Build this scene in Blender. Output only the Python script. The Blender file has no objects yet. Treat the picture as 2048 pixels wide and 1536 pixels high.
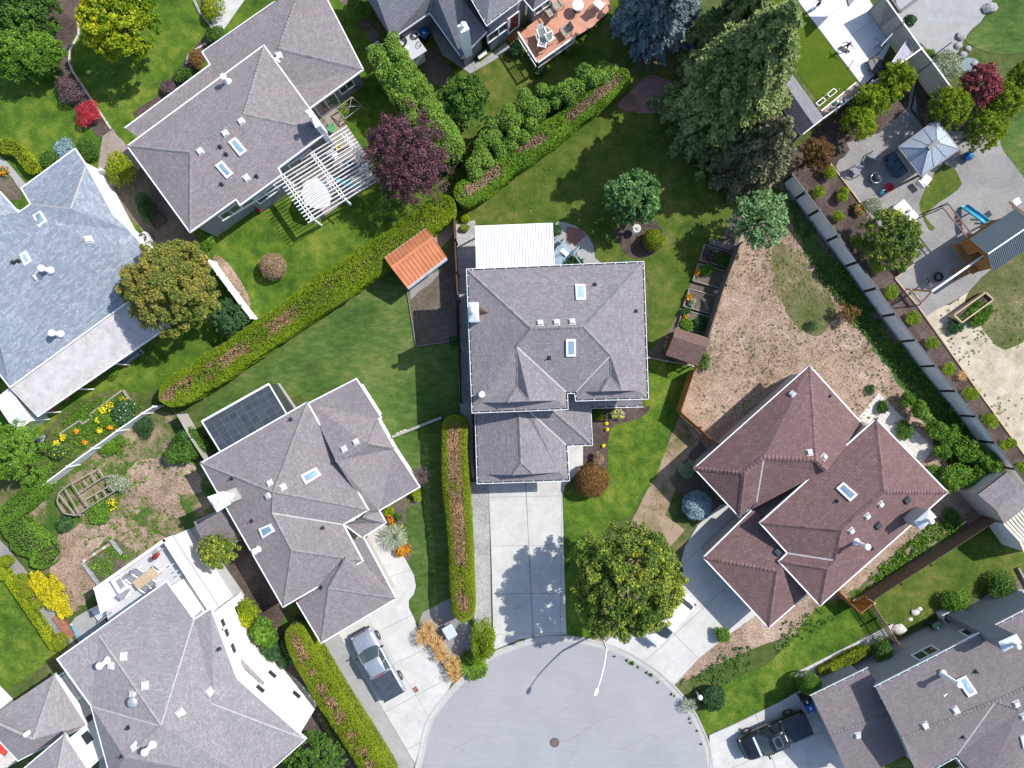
import bpy, bmesh, math, random
import numpy as np
from mathutils import Vector, Matrix
from mathutils.bvhtree import BVHTree
SC = bpy.context.scene
COL = SC.collection
R = math.radians
# ------------------------------------------------------------------ camera, sky, sun, exposure
H, F = 54.0, 1404.0            # flying height in metres, focal length in photograph pixels
cam_d = bpy.data.cameras.new('camera'); cam = bpy.data.objects.new('camera', cam_d); COL.objects.link(cam)
cam.location = (0, 0, H); cam.rotation_euler = (0, 0, 0)
cam_d.sensor_width = 36.0; cam_d.lens = 36.0 * F / 2048.0
cam_d.clip_start = 0.5; cam_d.clip_end = 2000
SC.camera = cam
SUN_ELEV = R(48); SUN_AZ = math.atan2(0.885, 0.466)      # azimuth measured from +Y towards +X
w = bpy.data.worlds.new('World'); SC.world = w; w.use_nodes = True
wn = w.node_tree.nodes; wl = w.node_tree.links
sky = wn.new('ShaderNodeTexSky'); sky.sky_type = 'NISHITA'; sky.sun_disc = False
sky.sun_elevation = SUN_ELEV; sky.sun_rotation = SUN_AZ
bgn = wn['Background']; bgn.inputs['Strength'].default_value = 0.15
wl.new(sky.outputs[0], bgn.inputs['Color'])
sd = bpy.data.lights.new('sun', 'SUN'); sun = bpy.data.objects.new('sun', sd); COL.objects.link(sun)
sd.energy = 4.3; sd.angle = R(0.53); sd.color = (1.0, 0.955, 0.89)
sdir = Vector((math.sin(SUN_AZ) * math.cos(SUN_ELEV), math.cos(SUN_AZ) * math.cos(SUN_ELEV), math.sin(SUN_ELEV)))
sun.rotation_euler = sdir.to_track_quat('Z', 'Y').to_euler(); sun.location = sdir * 80
SC.view_settings.view_transform = 'Standard'; SC.view_settings.look = 'None'
SC.view_settings.exposure = 0.44; SC.view_settings.gamma = 1.0
SC.view_settings.use_curve_mapping = False

# ------------------------------------------------------------------ helpers
def P(px, py, z=0.0):
    """world point at height z that stands where the photograph shows it (full-size photo pixels)"""
    k = (H - z) / F
    return Vector(((px - 1024) * k, (768 - py) * k, z))
def PL(pts, z=0.0): return [P(p[0], p[1], p[2] if len(p) > 2 else z) for p in pts]
M = {}
def nd(nt, t, **kw):
    n = nt.nodes.new(t)
    for k, v in kw.items(): setattr(n, k, v)
    return n
def base_mat(name, rough=0.8, spec=0.3, metal=0.0):
    m = bpy.data.materials.new(name); m.use_nodes = True; M[name] = m
    b = m.node_tree.nodes['Principled BSDF']
    b.inputs['Roughness'].default_value = rough; b.inputs['Metallic'].default_value = metal
    b.inputs['Specular IOR Level'].default_value = spec
    return m, m.node_tree, b
def c4(c): return (c[0], c[1], c[2], 1)
def ramp(nt, fac, stops):
    r = nd(nt, 'ShaderNodeValToRGB'); e = r.color_ramp.elements
    while len(e) < len(stops): e.new(0.5)
    for i, (p, c) in enumerate(stops): e[i].position = p; e[i].color = c4(c)
    nt.links.new(fac, r.inputs[0]); return r.outputs[0]
def noise(nt, vec, scale, detail=4, rough=0.6, dist=0.0):
    n = nd(nt, 'ShaderNodeTexNoise'); n.inputs['Scale'].default_value = scale; n.inputs['Detail'].default_value = detail
    n.inputs['Roughness'].default_value = rough; n.inputs['Distortion'].default_value = dist
    if vec is not None: nt.links.new(vec, n.inputs['Vector'])
    return n.outputs['Fac']
def mix(nt, fac, a, b, mode='MIX'):
    n = nd(nt, 'ShaderNodeMix', data_type='RGBA', blend_type=mode)
    for s, v in ((n.inputs[0], fac), (n.inputs[6], a), (n.inputs[7], b)):
        if isinstance(v, (int, float)): s.default_value = v
        elif isinstance(v, tuple): s.default_value = c4(v)
        else: nt.links.new(v, s)
    return n.outputs[2]
def mapr(nt, v, a, b, c=0.0, d=1.0):
    n = nd(nt, 'ShaderNodeMapRange'); nt.links.new(v, n.inputs[0])
    for i, x in enumerate((a, b, c, d)): n.inputs[i + 1].default_value = x
    return n.outputs[0]
def pos(nt): return nd(nt, 'ShaderNodeNewGeometry').outputs['Position']
def bump(nt, b, h, strength=0.4, dist=0.03):
    n = nd(nt, 'ShaderNodeBump'); n.inputs['Strength'].default_value = strength; n.inputs['Distance'].default_value = dist
    nt.links.new(h, n.inputs['Height']); nt.links.new(n.outputs[0], b.inputs['Normal'])
def plain(name, c, rough=0.6, spec=0.3, metal=0.0, var=0.12, scale=3.0):
    """paint, metal, plastic: one colour with slight soiling"""
    m, nt, b = base_mat(name, rough, spec, metal)
    p = pos(nt); f = noise(nt, p, scale, 5, 0.65); g = noise(nt, p, scale * 9, 3)
    lo = tuple(x * (1 - var * 1.6) for x in c); hi = tuple(min(1, x * (1 + var)) for x in c)
    col = ramp(nt, f, [(0.3, lo), (0.62, hi)])
    col = mix(nt, mapr(nt, g, 0.35, 0.7, 0, var), col, tuple(x * 0.6 for x in c))
    nt.links.new(col, b.inputs['Base Color']); return m
def ground(name, stops, s1=0.35, s2=2.5, s3=22.0, w=(0.35, 0.35, 0.3), fine=0.55, bumpd=0.05, rough=0.95, streak=None, stain=None):
    """soil, grass, gravel: three sizes of noise summed into one colour ramp, plus fine relief"""
    m, nt, b = base_mat(name, rough, 0.15)
    p = pos(nt)
    if streak:
        mp = nd(nt, 'ShaderNodeMapping'); mp.inputs['Rotation'].default_value = (0, 0, streak[0]); mp.inputs['Scale'].default_value = (1, streak[1], 1)
        nt.links.new(p, mp.inputs[0]); ps = mp.outputs[0]
    else: ps = p
    a = noise(nt, p, s1, 5, 0.6, 0.4); c = noise(nt, ps, s2, 5, 0.65, 0.3); d = noise(nt, ps, s3, 3, 0.7)
    def m2(x, k):
        n = nd(nt, 'ShaderNodeMath', operation='MULTIPLY'); nt.links.new(x, n.inputs[0]); n.inputs[1].default_value = k; return n.outputs[0]
    def ad(x, y):
        n = nd(nt, 'ShaderNodeMath', operation='ADD'); nt.links.new(x, n.inputs[0]); nt.links.new(y, n.inputs[1]); return n.outputs[0]
    s = ad(ad(m2(a, w[0]), m2(c, w[1])), m2(d, w[2]))
    col = ramp(nt, mapr(nt, s, sum(w) * .5 - .15, sum(w) * .5 + .15), stops)
    if stain:
        col = mix(nt, mapr(nt, noise(nt, p, 0.8, 5, 0.7, 0.5), 0.52, 0.75, 0, 0.5), col, stain); col = mix(nt, mapr(nt, noise(nt, p, 3.5, 3, 0.6), 0.68, 0.76, 0, 0.5), col, tuple(x * .6 for x in stain))
    nt.links.new(col, b.inputs['Base Color'])
    bump(nt, b, ad(m2(d, 0.7), m2(noise(nt, p, s3 * 2.6, 2, 0.7), 0.6)), fine, bumpd); return m
def roof_mat(name, ca, cb, cc, course_shade, row=0.155, tab=0.32):
    """asphalt shingles: rows of tabs, each tab its own tint, in metres along and up the slope"""
    m, nt, b = base_mat(name, 0.92, 0.2)
    uv = nd(nt, 'ShaderNodeUVMap'); uv.uv_map = 'slope'
    br = nd(nt, 'ShaderNodeTexBrick'); br.offset = 0.5; br.squash = 1.0
    nt.links.new(uv.outputs[0], br.inputs['Vector'])
    for k, v in (('Scale', 1.0), ('Mortar Size', 0.011), ('Mortar Smooth', 0.3), ('Bias', 0.0), ('Brick Width', tab), ('Row Height', row)): br.inputs[k].default_value = v
    br.inputs['Color1'].default_value = c4(ca); br.inputs['Color2'].default_value = c4(cb); br.inputs['Mortar'].default_value = c4(course_shade)  # dark course lines paint the shade of the gaps between shingle rows
    p = pos(nt)
    col = mix(nt, mapr(nt, noise(nt, p, 5.5, 4, 0.8), 0.48, 0.64), br.outputs['Color'], cc)
    col = mix(nt, mapr(nt, noise(nt, p, 0.5, 4, 0.6, 0.5), 0.35, 0.7, 0, 0.35), col, tuple(x * 0.72 for x in ca))
    mp = nd(nt, 'ShaderNodeMapping'); mp.inputs['Scale'].default_value = (1.6, 0.22, 1); nt.links.new(uv.outputs[0], mp.inputs[0])
    col = mix(nt, mapr(nt, noise(nt, mp.outputs[0], 1.0, 5, 0.7), 0.42, 0.75, 0, 0.4), col, tuple(x * 0.62 for x in ca))
    gr = noise(nt, p, 60, 2)
    col = mix(nt, mapr(nt, gr, 0.3, 0.7, 0.0, 0.22), col, tuple(min(1, x * 1.5) for x in cb))
    nt.links.new(col, b.inputs['Base Color'])
    # saw-tooth course relief: the butt edge of every course stands proud of the one below
    sx = nd(nt, 'ShaderNodeSeparateXYZ'); nt.links.new(uv.outputs[0], sx.inputs[0])
    dv = nd(nt, 'ShaderNodeMath', operation='DIVIDE'); nt.links.new(sx.outputs[1], dv.inputs[0]); dv.inputs[1].default_value = row
    fr = nd(nt, 'ShaderNodeMath', operation='FRACT'); nt.links.new(dv.outputs[0], fr.inputs[0])
    iv = nd(nt, 'ShaderNodeMath', operation='SUBTRACT'); iv.inputs[0].default_value = 1.0; nt.links.new(fr.outputs[0], iv.inputs[1])
    ad = nd(nt, 'ShaderNodeMath', operation='ADD'); nt.links.new(iv.outputs[0], ad.inputs[0]); nt.links.new(gr, ad.inputs[1])
    bump(nt, b, ad.outputs[0], 0.55, 0.03); return m
def leaf_mat(name, stops, dry=(0.17, 0.075, 0.03), trans=0.25):
    m, nt, b = base_mat(name, 0.65, 0.25)
    a = nd(nt, 'ShaderNodeAttribute'); a.attribute_name = 'rnd'; d = nd(nt, 'ShaderNodeAttribute'); d.attribute_name = 'dry'
    col = ramp(nt, a.outputs['Fac'], stops)
    dc = ramp(nt, a.outputs['Fac'], [(0.0, tuple(x * 0.35 for x in dry)), (0.5, dry), (1.0, tuple(min(1, x * 1.9) for x in dry))])
    col = mix(nt, d.outputs['Fac'], col, dc)
    nt.links.new(col, b.inputs['Base Color'])
    t = nd(nt, 'ShaderNodeBsdfTranslucent'); nt.links.new(col, t.inputs[0])
    ms = nd(nt, 'ShaderNodeMixShader'); ms.inputs[0].default_value = trans
    out = nt.nodes['Material Output']
    nt.links.new(b.outputs[0], ms.inputs[1]); nt.links.new(t.outputs[0], ms.inputs[2]); nt.links.new(ms.outputs[0], out.inputs[0]); return m
def siding_mat(name, c, lap=0.2):
    m, nt, b = base_mat(name, 0.7, 0.25)
    p = pos(nt); sx = nd(nt, 'ShaderNodeSeparateXYZ'); nt.links.new(p, sx.inputs[0])
    dv = nd(nt, 'ShaderNodeMath', operation='DIVIDE'); nt.links.new(sx.outputs[2], dv.inputs[0]); dv.inputs[1].default_value = lap
    fr = nd(nt, 'ShaderNodeMath', operation='FRACT'); nt.links.new(dv.outputs[0], fr.inputs[0])
    f = noise(nt, p, 1.2, 4)
    nt.links.new(ramp(nt, f, [(0.3, tuple(x * 0.86 for x in c)), (0.65, c)]), b.inputs['Base Color'])
    bump(nt, b, fr.outputs[0], 0.6, 0.02); return m
def wood_mat(name, c, scale=6.0):
    m, nt, b = base_mat(name, 0.85, 0.15)
    oi = nd(nt, 'ShaderNodeObjectInfo'); p = pos(nt)
    f = noise(nt, p, scale, 5, 0.7); g = noise(nt, p, scale * 8, 3, 0.7)
    col = ramp(nt, f, [(0.25, tuple(x * 0.6 for x in c)), (0.5, c), (0.8, tuple(min(1, x * 1.35) for x in c))])
    col = mix(nt, mapr(nt, oi.outputs['Random'], 0, 1, 0, 0.45), col, tuple(x * 0.55 for x in c))
    col = mix(nt, mapr(nt, g, 0.4, 0.7, 0, 0.3), col, tuple(x * 0.5 for x in c))
    nt.links.new(col, b.inputs['Base Color']); bump(nt, b, g, 0.3, 0.01); return m

class MB:
    """collects faces in world metres and links them as one mesh object"""
    def __init__(s): s.v = []; s.f = []; s.mi = []; s.uv = {}
    def poly(s, pts, mi=0):
        n = len(s.v); s.v += [tuple(p) for p in pts]; s.f.append(tuple(range(n, n + len(pts)))); s.mi.append(mi); return s
    def grid(s, rings, close=True, mi=0, cap=(False, False)):
        n0 = len(s.v); k = len(rings[0])
        for r in rings: s.v += [tuple(p) for p in r]
        for i in range(len(rings) - 1):
            for j in range(k if close else k - 1):
                a = n0 + i * k + j; b = n0 + i * k + (j + 1) % k
                s.f.append((a, b, b + k, a + k)); s.mi.append(mi)
        if cap[0]: s.f.append(tuple(reversed(range(n0, n0 + k)))); s.mi.append(mi)
        if cap[1]: s.f.append(tuple(range(n0 + (len(rings) - 1) * k, n0 + len(rings) * k))); s.mi.append(mi)
        return s
    def prism(s, pts, z0, z1, mi=0, bottom=True):
        a = [(p[0], p[1], z0) for p in pts]; b = [(p[0], p[1], z1) for p in pts]
        return s.grid([a, b], True, mi, (bottom, True))
    def box(s, c, sx, sy, sz, rz=0.0, mi=0, bev=0.0):
        c = Vector(c); ca, sa = math.cos(rz), math.sin(rz)
        def q(x, y, z): return (c.x + x * ca - y * sa, c.y + x * sa + y * ca, c.z + z)
        x, y, z = sx / 2, sy / 2, sz / 2
        if bev <= 0:
            return s.grid([[q(-x, -y, -z), q(x, -y, -z), q(x, y, -z), q(-x, y, -z)], [q(-x, -y, z), q(x, -y, z), q(x, y, z), q(-x, y, z)]], True, mi, (True, True))
        b = bev
        def ring(dx, dy, zz, k):
            return [q(-dx + k, -dy, zz), q(dx - k, -dy, zz), q(dx, -dy + k, zz), q(dx, dy - k, zz), q(dx - k, dy, zz), q(-dx + k, dy, zz), q(-dx, dy - k, zz), q(-dx, -dy + k, zz)]
        return s.grid([ring(x, y, -z, b), ring(x, y, z - b, b), ring(x - b, y - b, z, b * 0.6)], True, mi, (True, True))
    def bar(s, a, b, w, h, mi=0, up=(0, 0, 1)):
        """square timber from a to b, w across and h tall, centred on the line"""
        a, b = Vector(a), Vector(b); d = (b - a)
        if d.length < 1e-6: return s
        d.normalize(); u = Vector(up)
        if abs(d.dot(u)) > 0.98: u = Vector((1, 0, 0))
        l = d.cross(u).normalized(); t = l.cross(d).normalized()
        r = [l * (w / 2) + t * (h / 2), l * (-w / 2) + t * (h / 2), l * (-w / 2) - t * (h / 2), l * (w / 2) - t * (h / 2)]
        return s.grid([[a + x for x in r], [b + x for x in r]], True, mi, (True, True))
    def tube(s, pts, r, n=8, mi=0, closed=False):
        pts = [Vector(p) for p in pts]; rings = []; m = len(pts)
        for i, p in enumerate(pts):
            if closed: d = pts[(i + 1) % m] - pts[i - 1]
            else: d = pts[min(i + 1, m - 1)] - pts[max(i - 1, 0)]
            d.normalize(); u = Vector((0, 0, 1)) if abs(d.z) < 0.95 else Vector((1, 0, 0))
            l = d.cross(u).normalized(); t = l.cross(d).normalized(); rr = r[i] if isinstance(r, (list, tuple)) else r
            rings.append([p + (l * math.cos(2 * math.pi * k / n) + t * math.sin(2 * math.pi * k / n)) * rr for k in range(n)])
        if closed: rings.append(rings[0]); return s.grid(rings, True, mi)
        return s.grid(rings, True, mi, (True, True))
    def lathe(s, c, prof, n=16, mi=0):
        c = Vector(c); rings = [[(c.x + r * math.cos(2 * math.pi * k / n), c.y + r * math.sin(2 * math.pi * k / n), c.z + z) for k in range(n)] for r, z in prof]
        return s.grid(rings, True, mi, (True, True))
    def build(s, name, mat, parent=None, smooth=False, origin=None):
        me = bpy.data.meshes.new(name)
        org = ORG.get(parent.name, Vector((0, 0, 0))) if parent else Vector(origin or (0, 0, 0))
        me.from_pydata([(x - org.x, y - org.y, z - org.z) for x, y, z in s.v], [], s.f)
        mats = mat if isinstance(mat, (list, tuple)) else [mat]
        for m in mats: me.materials.append(M[m])
        if len(mats) > 1: me.polygons.foreach_set('material_index', s.mi)
        if smooth: me.polygons.foreach_set('use_smooth', [True] * len(s.f))
        bm = bmesh.new(); bm.from_mesh(me); bmesh.ops.recalc_face_normals(bm, faces=bm.faces); bm.to_mesh(me); bm.free()
        return link(me, name, parent, org)
ORG = {}
def link(me, name, parent=None, org=Vector((0, 0, 0))):
    o = bpy.data.objects.new(name, me); COL.objects.link(o)
    if parent: o.parent = parent; ORG[o.name] = ORG.get(parent.name, Vector((0, 0, 0)))
    else: o.location = org; ORG[o.name] = Vector(org)
    return o
def tag(o, label=None, cat=None, group=None, kind=None):
    if label: o['label'] = label
    if cat: o['category'] = cat
    if group: o['group'] = group
    if kind: o['kind'] = kind
    return o
def thing(name, label, cat, loc, group=None, rz=0.0):
    o = bpy.data.objects.new(name, None); COL.objects.link(o); o.location = loc; o.rotation_euler = (0, 0, rz); o.empty_display_size = 0.3
    ORG[o.name] = Vector(loc) if rz == 0 else Vector((0, 0, 0))
    return tag(o, label, cat, group)
def local(name, label, cat, loc, rz, group=None):
    """a thing whose parts are written in its own coordinates"""
    o = thing(name, label, cat, loc, group); o.rotation_euler = (0, 0, rz); ORG[o.name] = Vector((0, 0, 0)); return o
def cp(o, parent=None):
    c = o.copy(); COL.objects.link(c)
    if parent: c.parent = parent
    ORG[c.name] = ORG.get(o.name, Vector((0, 0, 0)))
    for ch in list(o.children): cp(ch, c)
    return c
# plane geometry
def area2(p): return sum(p[i][0] * p[(i + 1) % len(p)][1] - p[(i + 1) % len(p)][0] * p[i][1] for i in range(len(p))) / 2
def inset(pts, d):
    """offset a closed outline inwards by d (z kept per vertex)"""
    pts = [Vector(p) for p in pts]; sgn = 1 if area2(pts) > 0 else -1; n = len(pts); out = []
    for i in range(n):
        a, b, c = pts[i - 1], pts[i], pts[(i + 1) % n]
        d1 = Vector((b.x - a.x, b.y - a.y)).normalized(); d2 = Vector((c.x - b.x, c.y - b.y)).normalized()
        n1 = Vector((-d1.y, d1.x)) * sgn; n2 = Vector((-d2.y, d2.x)) * sgn
        k = 1 + n1.dot(n2); mvec = (n1 + n2) / max(k, 0.25)
        out.append(Vector((b.x + mvec.x * d, b.y + mvec.y * d, b.z)))
    return out
def split(pts, a, b):
    """cut a polygon by the line a-b"""
    nx, ny = -(b[1] - a[1]), b[0] - a[0]; L, Rr = [], []
    s = [(p[0] - a[0]) * nx + (p[1] - a[1]) * ny for p in pts]
    for i in range(len(pts)):
        p, q, u, v = pts[i], pts[(i + 1) % len(pts)], s[i], s[(i + 1) % len(pts)]
        if u >= 0: L.append(p)
        if u <= 0: Rr.append(p)
        if u * v < 0:
            t = u / (u - v); x = (p[0] + (q[0] - p[0]) * t, p[1] + (q[1] - p[1]) * t); L.append(x); Rr.append(x)
    return [x for x in (L, Rr) if len(x) > 2 and abs(area2(x)) > 0.05]
def smooth_px(pts, n=4, closed=True):
    """rounded outline through the given photo pixels"""
    m = len(pts); out = []
    for i in range(m if closed else m - 1):
        p0, p1, p2, p3 = [pts[(i + k) % m] if closed else pts[min(max(i + k, 0), m - 1)] for k in (-1, 0, 1, 2)]
        for j in range(n):
            t = j / n
            out.append(tuple(0.5 * (2 * p1[a] + (p2[a] - p0[a]) * t + (2 * p0[a] - 5 * p1[a] + 4 * p2[a] - p3[a]) * t * t + (3 * p1[a] - p0[a] - 3 * p2[a] + p3[a]) * t ** 3) for a in (0, 1)))
    if not closed: out.append(tuple(pts[-1]))
    return out
def wob(pts, amp=3.0, step=14.0, seed=1):
    """uneven natural edge"""
    rg = random.Random(seed); out = []
    for i in range(len(pts)):
        a, b = pts[i], pts[(i + 1) % len(pts)]; L = math.hypot(b[0] - a[0], b[1] - a[1]); n = max(1, int(L / step))
        for j in range(n):
            t = j / n; k = amp if j else 0; out.append((a[0] + (b[0] - a[0]) * t + rg.uniform(-k, k), a[1] + (b[1] - a[1]) * t + rg.uniform(-k, k)))
    return out
# ------------------------------------------------------------------ materials
ground('lawn', [(0.0, (0.027, 0.064, 0.007)), (0.35, (0.054, 0.113, 0.012)), (0.65, (0.093, 0.156, 0.017)), (1.0, (0.195, 0.211, 0.036))], 0.3, 1.1, 12, w=(0.450, 0.512, 0.600))
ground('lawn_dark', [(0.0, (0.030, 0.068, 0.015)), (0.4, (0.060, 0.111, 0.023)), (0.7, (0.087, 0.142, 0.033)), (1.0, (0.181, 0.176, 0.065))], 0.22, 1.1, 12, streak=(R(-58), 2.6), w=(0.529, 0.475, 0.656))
ground('lawn_olive', [(0.0, (0.029, 0.061, 0.008)), (0.4, (0.062, 0.104, 0.014)), (0.72, (0.098, 0.128, 0.023)), (1.0, (0.195, 0.165, 0.057))], 0.3, 1.2, 12, w=(0.455, 0.427, 0.575))
ground('faded_grass', [(0.0, (0.045, 0.075, 0.02)), (0.45, (0.1, 0.11, 0.04)), (0.7, (0.17, 0.15, 0.08)), (1.0, (0.3, 0.24, 0.16))], 0.3, 1.2, 10, w=(.35, .35, .5))
ground('lawn_sport', [(0.0, (0.05, 0.09, 0.005)), (0.5, (0.07, 0.115, 0.008)), (1.0, (0.1, 0.14, 0.014))], 0.5, 3, 14)
ground('dry_grass', [(0.0, (0.069, 0.071, 0.033)), (0.2, (0.148, 0.115, 0.072)), (0.45, (0.269, 0.191, 0.139)), (0.75, (0.355, 0.261, 0.206)), (1.0, (0.481, 0.376, 0.300))], 0.2, 1.0, 8, w=(0.367, 0.328, 0.666))
ground('dry_lawn', [(0.0, (0.06, 0.1, 0.02)), (0.25, (0.13, 0.12, 0.045)), (0.5, (0.27, 0.2, 0.135)), (1.0, (0.4, 0.31, 0.22))], 0.28, 1.3, 10, w=(0.45, 0.35, 0.4))
ground('patchy_lawn', [(0.0, (0.03, 0.08, 0.01)), (0.38, (0.05, 0.11, 0.018)), (0.5, (0.085, 0.115, 0.03)), (0.6, (0.19, 0.15, 0.09)), (1.0, (0.35, 0.28, 0.2))], 0.3, 1.0, 10, w=(0.5, 0.4, 0.35))
ground('sand', [(0.0, (0.2, 0.17, 0.11)), (0.35, (0.38, 0.33, 0.25)), (0.7, (0.5, 0.45, 0.36)), (1.0, (0.58, 0.54, 0.45))], 0.25, 1.4, 12)
ground('mulch', [(0.0, (0.030, 0.021, 0.019)), (0.5, (0.090, 0.065, 0.057)), (1.0, (0.195, 0.150, 0.139))], 0.6, 6, 30, fine=0.9)
ground('bark', [(0.0, (0.117, 0.065, 0.058)), (0.5, (0.260, 0.156, 0.143)), (1.0, (0.429, 0.286, 0.260))], 0.6, 8, 34, fine=0.9)
ground('soil', [(0.0, (0.06, 0.05, 0.038)), (0.5, (0.14, 0.115, 0.09)), (1.0, (0.22, 0.19, 0.155))], 0.5, 4, 24, fine=0.8)
ground('gravel', [(0.0, (0.15, 0.145, 0.145)), (0.5, (0.29, 0.28, 0.275)), (1.0, (0.44, 0.42, 0.4))], 0.4, 7, 26, w=(0.3, 0.2, 0.5), fine=1.0)
ground('river_gravel', [(0.0, (0.12, 0.12, 0.125)), (0.5, (0.36, 0.36, 0.36)), (1.0, (0.7, 0.7, 0.68))], 0.6, 9, 24, w=(0.2, 0.25, 0.6), fine=1.0)
ground('pebble_walk', [(0.0, (0.16, 0.13, 0.11)), (0.5, (0.33, 0.28, 0.24)), (1.0, (0.48, 0.42, 0.36))], 0.5, 7, 26, w=(0.25, 0.25, 0.5), fine=0.9)
ground('wild_ground', [(0.0, (0.03, 0.06, 0.01)), (0.5, (0.07, 0.1, 0.025)), (1.0, (0.2, 0.16, 0.09))], 0.3, 1.8, 14)
ground('concrete', [(0.0, (0.41, 0.405, 0.39)), (0.5, (0.48, 0.475, 0.46)), (1.0, (0.55, 0.545, 0.53))], 0.45, 1.8, 40, w=(0.5, 0.35, 0.15), fine=0.15, bumpd=0.01, stain=(.3, .29, .28))
ground('concrete_white', [(0.0, (0.6, 0.6, 0.61)), (1.0, (0.72, 0.72, 0.74))], 0.45, 1.8, 40, fine=0.1, bumpd=0.01)
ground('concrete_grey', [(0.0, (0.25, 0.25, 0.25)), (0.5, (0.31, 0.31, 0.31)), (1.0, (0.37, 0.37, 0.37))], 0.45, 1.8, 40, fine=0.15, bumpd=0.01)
ground('curb_concrete', [(0.0, (0.34, 0.335, 0.32)), (1.0, (0.46, 0.455, 0.44))], 0.8, 3, 40, fine=0.15, bumpd=0.01)
ground('joint_dirt', [(0.0, (0.2, 0.195, 0.185)), (1.0, (0.3, 0.29, 0.28))], 0.8, 3, 40)
def asphalt():
    m, nt, b = base_mat('asphalt', 0.9, 0.25); p = pos(nt)
    mp = nd(nt, 'ShaderNodeMapping'); mp.inputs['Scale'].default_value = (0.55, 4.0, 1); mp.inputs['Rotation'].default_value = (0, 0, R(8)); nt.links.new(p, mp.inputs[0])
    col = ramp(nt, noise(nt, p, 0.25, 5, 0.6, 0.6), [(0.3, (0.285, 0.293, 0.315)), (0.7, (0.335, 0.343, 0.365))])
    col = mix(nt, mapr(nt, noise(nt, mp.outputs[0], 1.0, 4), 0.42, 0.62, 0, 0.35), col, (0.37, 0.375, 0.39))
    col = mix(nt, mapr(nt, noise(nt, p, 45, 3, 0.8), 0.38, 0.68, 0, 0.45), col, (0.2, 0.205, 0.22))
    col = mix(nt, mapr(nt, noise(nt, p, 0.9, 5, 0.7), 0.58, 0.72, 0, 0.3), col, (0.2, 0.2, 0.21))
    col = mix(nt, mapr(nt, noise(nt, p, 3.2, 3, 0.6), 0.7, 0.76, 0, 0.5), col, (0.12, 0.12, 0.125))
    vo = nd(nt, 'ShaderNodeTexVoronoi', feature='DISTANCE_TO_EDGE'); vo.inputs['Scale'].default_value = 0.13
    mpw = nd(nt, 'ShaderNodeVectorMath', operation='ADD'); nn = nd(nt, 'ShaderNodeTexNoise'); nn.inputs['Scale'].default_value = 0.8; nn.inputs['Detail'].default_value = 5
    nt.links.new(p, nn.inputs['Vector']); nt.links.new(p, mpw.inputs[0]); nt.links.new(nn.outputs['Color'], mpw.inputs[1]); nt.links.new(mpw.outputs[0], vo.inputs['Vector'])
    col = mix(nt, mapr(nt, vo.outputs['Distance'], 0.0, 0.0022, 0.3, 0.0), col, (0.1, 0.1, 0.1))
    nt.links.new(col, b.inputs['Base Color']); bump(nt, b, noise(nt, p, 60, 3), 0.5, 0.02)
asphalt()
roof_mat('shingle_grey', (0.199, 0.183, 0.196), (0.289, 0.267, 0.284), (0.122, 0.113, 0.128), (0.099, 0.092, 0.100))
roof_mat('shingle_warm', (0.212, 0.188, 0.198), (0.293, 0.260, 0.270), (0.136, 0.119, 0.132), (0.109, 0.093, 0.099))
roof_mat('shingle_pale', (0.248, 0.230, 0.243), (0.342, 0.317, 0.337), (0.172, 0.158, 0.178), (0.140, 0.128, 0.136))
roof_mat('shingle_dark', (0.172, 0.150, 0.157), (0.230, 0.203, 0.209), (0.122, 0.105, 0.115), (0.081, 0.070, 0.077))
roof_mat('shingle_brown', (0.146, 0.089, 0.087), (0.210, 0.134, 0.130), (0.103, 0.062, 0.064), (0.044, 0.028, 0.029), 0.2, 0.36)
roof_mat('shingle_blue', (0.175, 0.205, 0.26), (0.35, 0.385, 0.44), (0.14, 0.165, 0.215), (0.12, 0.14, 0.18), 0.16, 0.42)
roof_mat('shingle_slate', (0.168, 0.172, 0.197), (0.224, 0.228, 0.252), (0.119, 0.121, 0.143), (0.077, 0.077, 0.088))
roof_mat('shingle_shed', (0.15, 0.098, 0.085), (0.19, 0.125, 0.108), (0.1, 0.062, 0.055), (0.05, 0.032, 0.03), 0.2, 0.36)
plain('core_dark', (0.035, 0.042, 0.018), 0.95, var=0.3, scale=8)  # dark filler colour of the added hedge and cedar cores
plain('white_paint', (0.8, 0.8, 0.8), 0.5, var=0.04)
plain('white_sheet', (0.57, 0.58, 0.58), 0.5, var=0.06, scale=1.2)
plain('white_trim', (0.78, 0.8, 0.82), 0.45, var=0.04)
plain('white_stucco', (0.8, 0.79, 0.78), 0.9, var=0.05)
plain('pale_metal', (0.6, 0.66, 0.7), 0.4, 0.5, 0.3, var=0.06)
plain('galvanised', (0.55, 0.57, 0.6), 0.35, 0.5, 0.6, var=0.1)
plain('vent_plastic', (0.55, 0.54, 0.55), 0.6, var=0.06)
plain('black_plastic', (0.03, 0.032, 0.036), 0.5, var=0.1)
plain('dark_metal', (0.05, 0.055, 0.065), 0.45, var=0.1)
plain('gutter_dark', (0.045, 0.06, 0.07), 0.8, var=0.2)
plain('flash_pale', (0.42, 0.4, 0.4), 0.7, var=0.1)
plain('cap_brown', (0.173, 0.108, 0.105), 0.9, var=0.25, scale=2.5)
plain('cap_grey', (0.215, 0.203, 0.21), 0.9, var=0.2, scale=2.5)
plain('cap_dark', (0.17, 0.155, 0.157), 0.9, var=0.2, scale=2.5)
plain('cap_pale', (0.27, 0.255, 0.26), 0.9, var=0.15, scale=2.5)
plain('cap_blue', (0.33, 0.35, 0.4), 0.9, var=0.15, scale=2.5)
plain('orange_steel', (0.52, 0.2, 0.095), 0.6, var=0.1, scale=1.2)
plain('blue_plastic', (0.02, 0.12, 0.42), 0.4, var=0.08)
plain('sky_plastic', (0.05, 0.34, 0.5), 0.35, var=0.1)
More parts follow.
